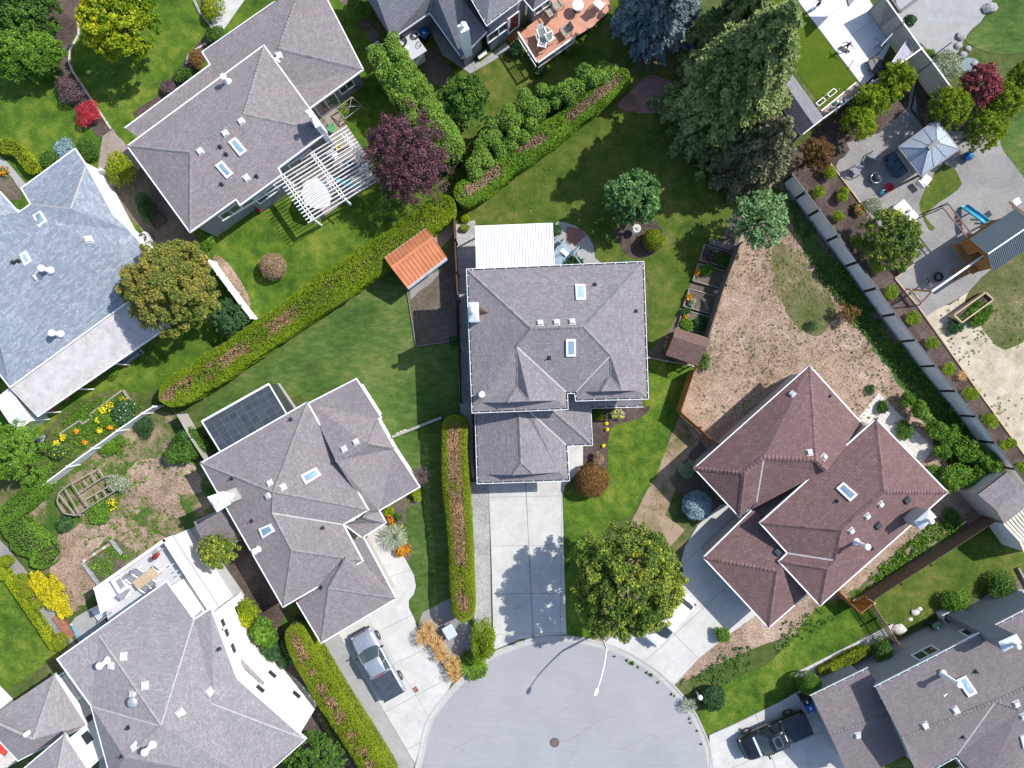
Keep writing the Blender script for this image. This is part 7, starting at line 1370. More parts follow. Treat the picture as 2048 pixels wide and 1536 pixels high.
rk = thing('rack', 'pale wire rack standing in the third raised bed', 'rack', P(1409, 605, 0)); [MB().bar(P(1409 + k * .9 - 3, 597 + k * 3, .45), P(1415 + k * .9 - 3, 599 + k * 3, .45), .03, .03).build('bar', 'wood_weathered', rk) for k in range(8)]; MB().bar(P(1406, 596, .4), P(1413, 622, .4), .04, .04).bar(P(1412, 598, .4), P(1419, 623, .4), .04, .04).build('frame', 'wood_weathered', rk)
bn = thing('garden_bench', 'grey plank bench at the head of the raised beds', 'bench', P(1445, 489, 0)); [MB().bar(P(1418, 478 + k * 4, .42), P(1470, 494 + k * 4, .42), .12, .04).build('slat', 'wood_grey', bn) for k in range(3)]; [MB().bar(P(x, y, 0), P(x, y, .4), .08, .3).build('leg', 'wood_grey', bn) for x, y in ((1424, 482), (1464, 495))]
st_ = thing('stone_figure', 'pale stone ornament between the second and third raised beds', 'ornament', P(1432, 585, 0)); MB().lathe(P(1432, 585, 0), [(.2, 0), (.22, .1), (.12, .2), (.16, .32), (.1, .45), (.01, .5)], 10).build('body', 'stone_pale', st_, True); MB().box(P(1432, 585, .02), .4, .4, .06, .3).build('plinth', 'stone_grey', st_)
for i, (x, y) in enumerate(((1334, 674), (1333, 684), (1330, 692))):
    t = thing('log_slice', ['upper round log slice beside the brown shed', 'middle round log slice beside the brown shed', 'lower round log slice beside the brown shed'][i], 'log', P(x, y, 0), 'log slices'); MB().lathe(P(x, y, .01), [(.16, 0), (.17, .1), (.16, .12)], 14).build('bark', 'bark_brown', t); MB().lathe(P(x, y, .135), [(.01, 0), (.14, .001), (.14, .004)], 14).build('cut_face', 'wood_weathered', t)
bs = thing('birdbath', 'pale stone birdbath in the round mulch bed under the garden tree', 'birdbath', P(1270, 461, 0)); MB().lathe(P(1270, 461, 0), [(.22, 0), (.2, .08), (.09, .12), (.08, .6), (.3, .68), (.33, .74), (.28, .73), (.02, .68)], 18).build('basin', 'stone_pale', bs, True); MB().lathe(P(1270, 461, .7), [(.01, 0), (.25, .002), (.25, .006)], 18).build('water', 'water', bs)
# small blue deck beside the white patio roof
dk = thing('wooden_deck', 'pale blue deck with steps beside the white patio roof', 'deck', P(1125, 505, 0)); 
for k in range(9): a, b = P(1106, 507 + k * 3.4 - 8, .5), P(1124, 492 + k * 3.4 - 4 if k < 6 else 530, .5); MB().bar(P(1104 + k * 2.8, 516 - k * 1.0, .5), P(1119 + k * 2.8, 486 + k * 2.2, .5), .1, .03).build('board', 'deck_blue', dk)
MB().prism(PL([(1106, 535), (1106, 505), (1122, 486), (1150, 505), (1163, 520), (1160, 535)], .44), .0, .44).build('base', 'deck_blue', dk)
for k in range(4): MB().bar(P(1117 + k * 0, 478 - k * 0, .4), P(1117, 478, .4), .1, .1)
for a, b in (((1107, 474), (1123, 486)), ((1123, 486), (1132, 474)), ((1148, 508), (1159, 492)), ((1148, 508), (1163, 530))): MB().bar(P(a[0], a[1], 1.1), P(b[0], b[1], 1.1), .07, .06).build('handrail', 'deck_blue', dk); [MB().bar(P(a[0] + (b[0] - a[0]) * f, a[1] + (b[1] - a[1]) * f, .05), P(a[0] + (b[0] - a[0]) * f, a[1] + (b[1] - a[1]) * f, 1.08), .04, .04).build('baluster', 'deck_blue', dk) for f in (0, .33, .66, 1)]
tw = thing('towel', 'white towel lying on the blue deck', 'towel', P(1128, 504, .55)); MB().grid([[P(1119, 503, .53), P(1126, 496, .55), P(1139, 507, .54), P(1131, 513, .53)], [P(1119, 503, .56), P(1126, 496, .58), P(1139, 507, .57), P(1131, 513, .56)]], True, 0, (True, True)).build('cloth', 'white_cloth', tw); MB().bar(P(1120, 503, .57), P(1131, 512, .57), .05, .02).build('hem', 'grey_cloth', tw)
# pergola of the grey walled house
pg = thing('pergola', 'white timber pergola over the patio with seventeen long rafters', 'pergola', P(650, 350, 0)); zz = 2.6
for a, b in (((564, 349), (626, 439)), ((624.5, 306), (688, 396)), ((685, 266), (747, 347))):
    A_, B_ = P(*a, zz), P(*b, zz); d_ = (B_ - A_).normalized(); l_ = Vector((-d_.y, d_.x, 0)) * .11
    for s in (-1, 1): MB().bar(A_ + l_ * s, B_ + l_ * s, .055, .2).build('beam', 'white_paint', pg)
    for f in (.02, .96): c = A_.lerp(B_, f); MB().bar((c.x, c.y, 0), (c.x, c.y, zz), .14, .14).build('post', 'white_paint', pg)
def cross(p, r, a, b):
    x1, y1, x2, y2 = r[0], r[1], b[0] - a[0], b[1] - a[1]; den = x1 * y2 - y1 * x2; t_ = ((a[0] - p[0]) * y2 - (a[1] - p[1]) * x2) / den; return (p[0] + x1 * t_, p[1] + y1 * t_)
for i in range(17):
    Rr = (694.7 + 4.45 * i, 253 + 6.3 * i); Lf = (616 - 4.5 * (16 - i), 446 - 6.3 * (16 - i))
    if i < 5: Lf = cross(Rr, (-150, 92), (663, 271), (565, 348))
    MB().bar(P(*Rr, zz + .18), P(*Lf, zz + .18), .055, .17).build('rafter', 'white_paint', pg)
MB().bar(P(688, 396, 2.3), P(702, 408, 2.3), .08, .1).build('bracket', 'white_paint', pg)
um = thing('patio_umbrella', 'large open white umbrella under the pergola rafters', 'umbrella', P(632, 386, 0)); c = P(633, 384, 2.15); c.z = 0; MB().lathe(c, [(1.22, 1.92), (.75, 2.12), (.04, 2.32), (.02, 2.36)], 8).build('canopy', 'white_cloth', um); MB().tube([c, c + Vector((0, 0, 2.4))], .03, 8).build('pole', 'galvanised', um)
for k in range(8): a = k * math.pi / 4; MB().bar(c + Vector((math.cos(a) * .1, math.sin(a) * .1, 2.25)), c + Vector((math.cos(a) * 1.2, math.sin(a) * 1.2, 1.91)), .02, .02).build('rib', 'galvanised', um)
for nm, lb, ct, x, y, mt in (('folding_table', 'low white table under the upper pergola rafters', 'table', 668, 312, 'white_paint'), ('toy_bin', 'small yellow tub under the pergola', 'tub', 680, 298, 'yellow_plastic')):
    t = thing(nm, lb, ct, P(x, y, 0)); c = P(x, y, 0)
    if nm == 'folding_table':
        MB().box(c + Vector((0, 0, .5)), .9, .6, .04, R(-38)).build('top', mt, t); [MB().bar(c + Vector((sx * .3, sy * .18, 0)), c + Vector((sx * .3, sy * .18, .48)), .04, .04).build('leg', mt, t) for sx in (-1, 1) for sy in (-1, 1)]
    else: MB().lathe(c, [(.2, 0), (.25, .4), (.27, .42), (.22, .41), (.18, .05)], 14).build('tub', mt, t, True); MB().tube([c + Vector((-.25, 0, .42)), c + Vector((0, 0, .6)), c + Vector((.25, 0, .42))], .012, 5).build('handle', 'galvanised', t)
hm = thing('hammock', 'turquoise hammock slung under the lower pergola rafters', 'hammock', P(695, 368, 0)); pts = [P(668 + k * 8, 357 + k * 3.0, .9 - .35 * math.sin(k / 6 * math.pi)) for k in range(7)]; MB().grid([[p + Vector((.05, .2 * math.sin(.3 + k * .42), 0)), p + Vector((0, 0, -.08)), p - Vector((.05, .2 * math.sin(.3 + k * .42), 0))] for k, p in enumerate(pts)], False).build('cloth', 'aqua_plastic', hm, True); MB().tube([pts[0], pts[0] + Vector((-.4, .1, .5))], .015, 5).tube([pts[-1], pts[-1] + Vector((.4, -.1, .5))], .015, 5).build('rope', 'white_cloth', hm)
chair('dark blue chair under the pergola near the purple tree', 704, 338, 40, 'blue_cushion'); chair('grey metal chair under the middle of the pergola', 690, 334, 200, 'galvanised')
gm = thing('green_table', 'small green plastic table beside the pergola corner', 'table', P(662, 255, 0)); MB().box(P(662, 256, .5), .62, .6, .05, R(-30), 0, .03).build('top', 'green_plastic', gm); c = P(662, 256, 0); [MB().bar(c + Vector((sx * .22, sy * .2, 0)), c + Vector((sx * .22, sy * .2, .48)), .06, .06).build('leg', 'green_plastic', gm) for sx in (-1, 1) for sy in (-1, 1)]
br = thing('wire_stool', 'round black wire stool beside the green table', 'stool', P(647, 246, 0)); c = P(647, 246, 0); MB().tube([c + Vector((math.cos(k * .524) * .2, math.sin(k * .524) * .2, .45)) for k in range(12)], .02, 6, 0, True).tube([c + Vector((math.cos(k * .524) * .1, math.sin(k * .524) * .1, .45)) for k in range(12)], .015, 6, 0, True).build('seat', 'black_plastic', br); [MB().bar(c + Vector((math.cos(a) * .22, math.sin(a) * .22, 0)), c + Vector((math.cos(a) * .1, math.sin(a) * .1, .45)), .02, .02).build('leg', 'black_plastic', br) for a in (0, 1.57, 3.14, 4.71)]
cf = thing('cold_frame', 'square wire plant frame on the shaded lawn beside the grey roof', 'plant frame', P(698, 214, 0)); q = PL([(673, 217), (704, 194), (724, 212), (690, 238)], .8); tip = P(699, 213, 1.5); mb = MB(); [mb.bar(q[i], q[(i + 1) % 4], .06, .06) for i in range(4)]; mb.build('frame', 'wood_weathered', cf); [MB().bar(q[i], tip, .04, .04).build('rib', 'galvanised', cf) for i in range(4)]; [MB().bar((p.x, p.y, 0), p, .05, .05).build('leg', 'wood_weathered', cf) for p in q]
hb = thing('hanging_basket', 'red flower pot at the corner of the grey wall', 'flower pot', P(517, 414, 0)); MB().lathe(P(517, 414, 0), [(.14, 0), (.22, .3), (.24, .34), (.02, .32)], 14).build('pot', 'terracotta', hb, True); c = P(517, 414, .4); p_, o_, t_ = blob_pts(c, .33, .33, .22, 300, 6, .5, 3); leaf_obj('flowers', p_, o_, .09, 'petal_red', hb)
pt_ = thing('flower_pot', 'dark red round planter at the corner of the grey roof', 'flower pot', P(711, 168, 0)); MB().lathe(P(711, 168, 0), [(.25, 0), (.38, .35), (.42, .4), (.36, .38), (.02, .35)], 16).build('pot', 'dark_red', pt_, True); c = P(711, 168, .5); p_, o_, t_ = blob_pts(c, .35, .35, .2, 200, 5, .5, 4); leaf_obj('plant', p_, o_, .1, 'leaf_maple', pt_)
# deck of the slate roofed house
sd_ = thing('wooden_deck', 'salmon stained deck with white railing at the top', 'deck', P(1120, 60, 0)); q = PL([(1037, 66), (1075, 126), (1149, 74), (1184, 54), (1222, 18), (1212, -20), (1090, -20), (1108, 12), (1066, 45)], .9); MB().prism(q, .8, .9).build('floor', 'deck_salmon', sd_); MB().prism(inset(q, .15), 0, .8).build('skirt', 'wood_brown', sd_)
bl_ = MB()
d0, d1 = P(1037, 66, .9), P(1222, 18, .9)
for k in range(34): a = P(1040 + k * 1.0, 68 + k * 1.7, .904); b = a + (P(1149, 74, .904) - P(1075, 126, .904)).normalized() * (2.0 + min(k, 20) * .04); bl_.bar(a, b, .008, .004)
tag(bl_.build('board_joint', 'wood_brown', sd_), kind='stuff')
for a, b in (((1037, 66), (1075, 126)), ((1075, 126), (1149, 74))):
    A_, B_ = P(*a, 1.9), P(*b, 1.9); MB().bar(A_, B_, .1, .06).build('handrail', 'white_paint', sd_); MB().bar(A_ - Vector((0, 0, .85)), B_ - Vector((0, 0, .85)), .06, .05).build('bottom_rail', 'white_paint', sd_); n_ = int((B_ - A_).length / .14)
    for i in range(n_ + 1): c = A_.lerp(B_, i / n_); MB().bar((c.x, c.y, .95), (c.x, c.y, 1.87), .03, .03).build('baluster', 'white_paint', sd_)
    for f in (0, .5, 1): c = A_.lerp(B_, f); MB().bar((c.x, c.y, .9), (c.x, c.y, 1.98), .11, .11).build('post', 'white_paint', sd_)
for k in range(4): MB().bar(P(1016 + k * 6, 73 - k * 4, .2 + k * .2), P(1026 + k * 6, 89 - k * 4, .2 + k * .2), .26, .05).build('step', 'wood_orange', sd_)
gt = thing('glass_table', 'round glass table with white chairs tipped against it on the salmon deck', 'table', P(1087, 80, .9)); c = P(1088, 80, .9); MB().lathe(c, [(.02, .7), (.62, .7), (.64, .72), (.62, .74), (.02, .74)], 24).build('top', 'house_glass', gt); MB().tube([c + Vector((math.cos(k * .262) * .63, math.sin(k * .262) * .63, .72)) for k in range(24)], .03, 6, 0, True).build('rim', 'white_paint', gt); [MB().bar(c + Vector((math.cos(a) * .5, math.sin(a) * .5, 0)), c + Vector((math.cos(a) * .4, math.sin(a) * .4, .7)), .04, .04).build('leg', 'white_paint', gt) for a in (.4, 1.97, 3.54, 5.1)]
for x, y, rz, lb in ((1083, 72, 20, 'white slatted chair tipped on the glass table, upper one'), (1100, 80, 120, 'white slatted chair on the right of the glass table'), (1084, 93, 170, 'white slatted chair below the glass table near the railing corner')): chair(lb, x, y, rz, 'white_paint', 1.1, .95, 'deck_chair', 'white chairs round the glass table')
for x, y, rz, lb in ((1101, 31, 215, 'brown slatted reclining chair by the red door'), (1115, 16, 215, 'brown slatted reclining chair by the bay window'), (1130, 69, 300, 'brown slatted chair near the right deck railing')): chair(lb, x, y, rz, 'wood_weathered', .9, 1.1, 'recliner', 'brown recliners on the salmon deck')
chair('grey white armchair in the shaded corner of the salmon deck', 1197, 16, 140, 'white_trim', .9, 1.1)
rt = thing('round_table', 'round mauve grey table on the salmon deck', 'table', P(1154, 20, .9)); c = P(1154, 20, .9); MB().lathe(c, [(.02, .68), (.44, .68), (.46, .71), (.44, .74), (.02, .74)], 24).build('top', 'vent_plastic', rt); MB().lathe(c, [(.3, 0), (.28, .04), (.05, .06), (.05, .68)], 14).build('pedestal', 'dark_metal', rt)
bb = thing('garden_bench', 'white bench with papers against the grey wall below the slate roof', 'bench', P(966, 108, 0)); [MB().bar(P(955 + k, 113 - k * .0 + k * 1.6, .45), P(971 + k, 101 + k * 1.6, .45), .08, .03).build('slat', 'white_paint', bb) for k in range(4)]; [MB().bar(P(x, y, 0), P(x, y, .44), .06, .3).build('leg', 'white_paint', bb) for x, y in ((958, 114), (972, 104))]
def bin_(label, x, y, rz, mat, lid, s=1.0):
    c = P(x, y, 0); t = local('wheelie_bin', label, 'bin', c, R(rz)); MB().grid([[(-.22 * s, -.26 * s, .05), (.22 * s, -.26 * s, .05), (.22 * s, .24 * s, .05), (-.22 * s, .24 * s, .05)], [(-.28 * s, -.33 * s, .98), (.28 * s, -.33 * s, .98), (.28 * s, .33 * s, .98), (-.28 * s, .33 * s, .98)]], True, 0, (True, True)).build('body', mat, t)
    MB().box((0, 0, 1.03), .62 * s, .74 * s, .08, 0, 0, .04).build('lid', lid, t); MB().bar((-.26 * s, .4 * s, .98), (.26 * s, .4 * s, .98), .04, .04).build('handle', 'black_plastic', t); MB().box((0, -.05, 1.075), .13, .22, .012).build('label_plate', 'white_paint', t)
    for sx in (-1, 1): MB().tube([(sx * .2 * s, .27 * s, .1), (sx * .28 * s, .27 * s, .1)], .1, 12).build('wheel', 'rubber', t)
bin_('blue lidded recycling bin beside the white hose shed', 850, 79, 55, 'black_plastic', 'blue_plastic'); bin_('blue recycling bin on the driveway behind the black pickup', 1609, 1403, 25, 'blue_plastic', 'blue_plastic'); bin_('black bin behind the blue one under the round bush', 1602, 1391, 25, 'black_plastic', 'black_plastic', .9); bin_('green lidded bin against the grey wall by the air conditioner', 1859, 1246, 28, 'black_plastic', 'green_plastic')
def aircon(label, x, y, rz):
    c = P(x, y, 0); t = local('air_conditioner', label, 'air conditioner', c, R(rz)); MB().box((0, 0, .42), .78, .78, .8, 0, 0, .06).build('case', 'vent_plastic', t); MB().lathe((0, 0, .825), [(.34, 0), (.34, .03), (.3, .03), (.3, 0)], 24).build('grille', 'dark_metal', t); [MB().bar((0, 0, .85), (math.cos(a) * .31, math.sin(a) * .31, .85), .012, .012).build('spoke', 'white_paint', t) for a in [k * .785 for k in range(8)]]
    MB().lathe((0, 0, .83), [(.01, .0), (.29, .002), (.29, .006)], 24).build('well', 'black_plastic', t); [MB().bar((0, 0, .84), (math.cos(a) * .24, math.sin(a) * .24, .84), .12, .008).build('blade', 'galvanised', t) for a in (.3, 2.4, 4.5)]
aircon('square white air conditioner with round fan by the grey wall', 1884, 1229, 25); aircon('round fan air conditioner behind the blue roofed house', 296, 480, 30)
bx = thing('compost_bin', 'dark square compost box in the corner of the flower garden', 'bin', P(80, 876, 0)); MB().box(P(80, 876, .35), .62, .6, .7, R(-20), 0, .05).build('body', 'dark_metal', bx); MB().box(P(80, 876, .73), .66, .64, .06, R(-20), 0, .03).build('lid', 'grey_cloth', bx)
ub = thing('utility_box', 'pale green utility cabinet between straw grasses and tall hedge', 'utility box', P(898, 1262, 0)); MB().box(P(899, 1264, .4), .78, .95, .8, R(30), 0, .04).build('case', 'board_grey', ub); MB().box(P(899, 1264, .83), .84, 1.0, .06, R(30), 0, .03).build('lid', 'pale_metal', ub)
mb_ = thing('mailbox', 'round white topped pillar mailbox by the kerb bush', 'mailbox', P(1396, 1388, 0)); c = P(1396, 1388, .5); c.z = 0; MB().lathe(c, [(.1, 0), (.1, 1.0), (.19, 1.02), (.19, 1.16), (.1, 1.24), (.01, 1.26)], 16).build('post', 'white_paint', mb_, True); MB().box(c + Vector((0, -.12, 1.1)), .2, .1, .1).build('slot', 'panel_grey', mb_)
# street lamp
lp = thing('street_lamp', 'white curved arm street lamp leaning over the turning circle', 'street lamp', P(1200, 1262, 0)); b0 = P(1200, 1262, 0); hd = P(1194, 1378, 5.6); d_ = Vector((hd.x - b0.x, hd.y - b0.y, 0)); pts = [b0, b0 + Vector((0, 0, 2)), b0 + Vector((0, 0, 3.6))] + [b0 + d_ * f + Vector((0, 0, 3.6 + 2.05 * math.sin(f * 1.57) ** .8)) for f in (.05, .12, .22, .35, .5, .68, .85, .95)]
MB().tube(pts, [.09, .085, .075] + [.065, .06, .055, .05, .045, .04, .04, .04], 10).build('pole', 'white_paint', lp, True); MB().lathe(b0, [(.16, 0), (.16, .05), (.1, .12)], 12).build('base', 'galvanised', lp)
dn = d_.normalized(); e_ = pts[-1]; l_ = Vector((-dn.y, dn.x, 0)); MB().grid([[e_ + dn * t_ + l_ * (math.cos(k * .785) * w_) + Vector((0, 0, math.sin(k * .785) * w_ * .5)) for k in range(8)] for t_, w_ in ((0, .05), (.12, .12), (.35, .17), (.55, .13), (.64, .03))], True, 0, (True, True)).build('lamp_head', 'white_paint', lp, True); MB().lathe(e_ + dn * .35 - Vector((0, 0, .1)), [(.01, -.05), (.1, -.02), (.12, .02)], 12).build('lens', 'lamp_clear', lp)
# ------------------------------------------------------------------ deck of the white house
dk = thing('roof_deck', 'white roof deck with solid white parapets beside the large white house', 'deck', P(310, 1150, 0)); zd = 2.9
q = PL([(203, 1169), (343, 1071), (441, 1222), (392, 1246), (334, 1168), (216, 1242)], zd); q[0].z = zd
MB().prism([p for p in q], zd - .25, zd).build('floor', 'deck_white', dk); MB().prism(inset(q, .06), 0, zd - .26).build('wall', 'white_stucco', dk)
for a, b in ((1, 2), (0, 1)):
    A_, B_ = q[a], q[b]; d_ = (B_ - A_).normalized(); l_ = Vector((-d_.y, d_.x, 0)); m_ = (q[3] + q[0]) / 2; s_ = 1 if (m_ - A_).dot(l_) > 0 else -1; o_ = l_ * (s_ * .09)
    MB().bar(A_ + o_ + Vector((0, 0, .5)), B_ + o_ + Vector((0, 0, .5)), .16, 1.0).build('parapet', 'white_stucco', dk); MB().bar(A_ + o_ + Vector((0, 0, 1.02)), B_ + o_ + Vector((0, 0, 1.02)), .22, .05).build('coping', 'white_trim', dk)
MB().bar(q[0] + Vector((.1, 0, .5)), q[5] + Vector((.1, .9, .5)), .14, 1.0).build('parapet', 'white_stucco', dk)
for x, y in ((352, 1125), (362, 1137), (367, 1145), (374, 1157)): c = P(x, y, zd); MB().bar(c, c + Vector((0, 0, .9)), .05, .05).build('stanchion', 'white_trim', dk)
sr = thing('stairs', 'white stringer stair with eight treads leading down from the roof deck', 'stairs', P(215, 1215, 0)); T0, T1 = P(222, 1212, 2.9), P(222 - 22, 1212 + 14, .1)
for k in range(9): f = k / 9; a = P(213, 1204, 2.8).lerp(P(182, 1221, .2), f); b = P(224, 1221, 2.8).lerp(P(197, 1242, .2), f); MB().bar(a, b, .27, .04).build('tread', 'white_paint', sr)
MB().bar(P(212, 1202, 2.8), P(180, 1220, .1), .06, .3).bar(P(226, 1223, 2.8), P(198, 1244, .1), .06, .3).build('stringer', 'white_paint', sr); MB().bar(P(212, 1202, 3.7), P(180, 1220, 1.1), .07, .06).bar(P(226, 1223, 3.7), P(198, 1244, 1.1), .07, .06).build('handrail', 'white_paint', sr)
[MB().bar(P(212, 1202, 2.8 * (1 - f) + .1).lerp(P(180, 1220, .1), 0) if False else P(212 - 32 * f, 1202 + 18 * f, 2.8 - 2.7 * f), P(212 - 32 * f, 1202 + 18 * f, 3.7 - 2.6 * f), .04, .04).build('baluster', 'white_paint', sr) for f in (0, .25, .5, .75, 1)]
tb = thing('dining_table', 'pale wooden dining table on the white deck', 'table', P(290, 1157, zd)); c0, c1, c2, c3 = P(263.5, 1164, zd + .74), P(305.5, 1134, zd + .74), P(318, 1150, zd + .74), P(276, 1180, zd + .74)
for k in range(3): f0, f1_ = k / 3 + .004, (k + 1) / 3 - .004; p = [c0.lerp(c1, f0), c0.lerp(c1, f1_), c3.lerp(c2, f1_), c3.lerp(c2, f0)]; MB().grid([[x - Vector((0, 0, .04)) for x in p], p], True, 0, (True, True)).build('leaf', 'wood_pale', tb)
[MB().bar(Vector((p.x, p.y, zd)), p - Vector((0, 0, .04)), .07, .07).build('leg', 'wood_pale', tb) for p in (c.lerp((c0 + c2) / 2, .15) for c in (c0, c1, c2, c3))]
for i, (x, y, rz, lb) in enumerate(((258, 1180, 145, 'white chair with dark seat at the left end of the deck table'), (318, 1137, -40, 'white chair at the right end of the deck table'), (270, 1153, 55, 'dark seated chair on the rear side of the deck table, left one'), (285, 1143, 55, 'dark seated chair on the rear side of the deck table, right one'), (296, 1171, 235, 'chair on the house side of the deck table, left one'), (309, 1162, 235, 'chair on the house side of the deck table, right one'))): chair(lb, x, y, rz, 'white_trim', zd, .9, 'dining_chair', 'chairs round the deck table', seatmat='grey_cloth' if i != 1 else 'white_trim')
ft = thing('fire_table', 'white table with dark inset top at the left end of the deck', 'table', P(241, 1168, zd)); a = R(-58); MB().box(P(241, 1168, zd + .25), 1.15, .8, .5, a, 0, .05).build('base', 'white_paint', ft); MB().box(P(241, 1168, zd + .51), .8, .4, .03, a).build('inset', 'grey_cloth', ft)
ru = thing('closed_umbrella', 'folded red umbrella leaning by the deck corner', 'umbrella', P(312, 1112, zd)); A_, B_ = P(305, 1118, zd + .5), P(320, 1106, zd + 2.2); MB().tube([A_, A_.lerp(B_, .3), A_.lerp(B_, .7), B_], [.08, .2, .13, .03], 10).build('canopy', 'red_cloth', ru, True); MB().tube([P(318, 1103, zd), P(326, 1098, zd + 2.4)], .025, 8).build('pole', 'white_trim', ru); MB().lathe(P(312, 1105, zd), [(.28, 0), (.26, .06), (.05, .08), (.05, .3)], 14).build('base', 'stone_grey', ru)
po = thing('pouf', 'yellow round pouf on the narrow part of the deck', 'stool', P(383, 1195, zd)); MB().lathe(P(383, 1195, zd), [(.2, 0), (.26, .15), (.25, .3), (.15, .38), (.01, .4)], 18).build('cushion', 'yellow_plastic', po, True); MB().lathe(P(383, 1195, zd + .4), [(.04, 0), (.04, .015), (.01, .02)], 8).build('button', 'wood_brown', po)
ma = thing('door_mat', 'grey brown door mat by the yellow pouf', 'mat', P(401, 1212, zd)); MB().box(P(401, 1212, zd + .012), .95, .5, .02, R(-55)).build('mat', 'rusty_iron', ma); MB().box(P(401, 1212, zd + .008), 1.0, .55, .012, R(-55)).build('border', 'wood_brown', ma)
bi = thing('boat_cradle', 'red and white folded chair standing at the outer foot of the white deck wall', 'chair', P(363, 1080, 0)); MB().bar(P(360, 1086, .6), P(366, 1074, .9), .5, .06).build('seat', 'red_cloth', bi); MB().bar(P(368, 1080, .4), P(374, 1092, .4), .4, .05).build('cloth', 'white_cloth', bi); [MB().bar(P(x, y, 0), P(x + 2, y - 3, .8), .04, .04).build('leg', 'white_paint', bi) for x, y in ((357, 1086), (366, 1088), (362, 1073), (370, 1076))]
wg = thing('trellis_frame', 'white timber trellis frame with rail compartments in the patchy yard', 'trellis', P(170, 985, 0)); zt = .9
def wbar(a, b, z=zt, w_=.07): MB().bar(P(a[0], a[1], z), P(b[0], b[1], z), w_, .06).build('rail', 'wood_weathered', wg)
for a, b in (((143, 967), (178, 1015)), ((129, 976), (161, 1031)), ((117, 988), (152, 1031)), ((117, 988), (114, 1003)), ((114, 1003), (130, 1027)), ((130, 1027), (152, 1031)), ((152, 1031), (230, 982)), ((166, 1002), (222, 970)), ((160, 985), (207, 954)), ((143, 967), (197, 938)), ((197, 938), (207, 953)), ((207, 953), (230, 954)), ((167, 960), (176, 972)), ((183, 949), (192, 962)), ((217, 971), (228, 983)), ((205, 978), (213, 992)), ((190, 986), (196, 998)), ((129, 976), (143, 967)), ((117, 988), (129, 976))): wbar(a, b)
for x, y in ((143, 967), (178, 1015), (129, 976), (161, 1031), (117, 988), (152, 1031), (114, 1003), (130, 1027), (197, 938), (207, 953), (230, 982), (222, 970)): MB().bar(P(x, y, 0), P(x, y, zt), .06, .06).build('post', 'wood_weathered', wg)
bw = thing('block_bed', 'bed edged with concrete blocks behind the white deck', 'planter', P(205, 1130, 0))
for i in range(8): a, b = (167 + i * 6.6, 1123 - i * 4.4), (173 + i * 6.6, 1119 - i * 4.4); MB().bar(P(*a, .12), P(*b, .12), .2, .22).build('block', 'brick_edge' if i % 3 else 'stone_pale', bw)
MB().bar(P(222, 1080, .12), P(244, 1108, .12), .22, .22).build('kerb', 'stone_grey', bw); MB().bar(P(166, 1126, .12), P(200, 1172, .12), .2, .22).build('kerb', 'stone_grey', bw)
rs = thing('timber_steps', 'rusty brown timber steps beside the blue tarp at the left', 'steps', P(130, 1258, 0)); [MB().bar(P(107 + k * 4, 1238 + k * 6, .1 + .06 * (5 - k)), P(124 + k * 4, 1232 + k * 6, .1 + .06 * (5 - k)), .26, .12).build('step', 'terracotta', rs) for k in range(7)]
ra = thing('pool_rail', 'thin blue plastic strip lying on the grey paving at the left', 'strip', P(150, 1262, 0)); MB().tube([P(142, 1250, .08), P(147, 1258, .1), P(155, 1270, .08), P(163, 1282, .06)], [.05, .07, .06, .04], 8).build('strip', 'sky_plastic', ra, True); MB().bar(P(141, 1248, .05), P(144, 1252, .05), .1, .08).build('end_cap', 'white_paint', ra)
fr = thing('timber_border', 'weathered timber border of the flower garden above the white fence', 'border', P(220, 800, 0)); [MB().bar(P(a[0], a[1], .12), P(b[0], b[1], .12), .12, .2).build('timber', 'wood_weathered', fr) for a, b in (((120, 868), (160, 841)), ((160, 841), (166, 848)), ((180, 829), (246, 780)), ((246, 780), (268, 812)), ((180, 829), (186, 836)), ((166, 848), (180, 838)))]
nb = thing('narrow_bed', 'narrow timber edged bed between blue roof and grey roof', 'raised bed', P(305, 430, 0)); qn = PL([(276, 405), (290, 398), (332, 440), (310, 457)], .25); [MB().bar(qn[i] - Vector((0, 0, .1)), qn[(i + 1) % 4] - Vector((0, 0, .1)), .06, .22).build('board', 'wood_brown', nb) for i in range(4)]; MB().poly([p - Vector((0, 0, .08)) for p in qn]).build('soil', 'mulch', nb)
gs = thing('slatted_seat', 'blue grey slatted bench seat beside the long patio cover', 'bench', P(263, 712, 0)); [MB().bar(P(241 + k * 4.2, 719 + k * 0 + k * 4, .45), P(276 + k * 4.2 - 6, 697 + k * 4.5, .45), .28, .05).build('slat', 'board_grey', gs) for k in range(3)]; MB().bar(P(274, 694, .5), P(287, 706, .5), .14, .1).build('arm', 'board_grey', gs); [MB().bar(P(x, y, 0), P(x, y, .42), .08, .08).build('leg', 'board_grey', gs) for x, y in ((243, 719), (255, 729), (272, 698), (284, 708))]
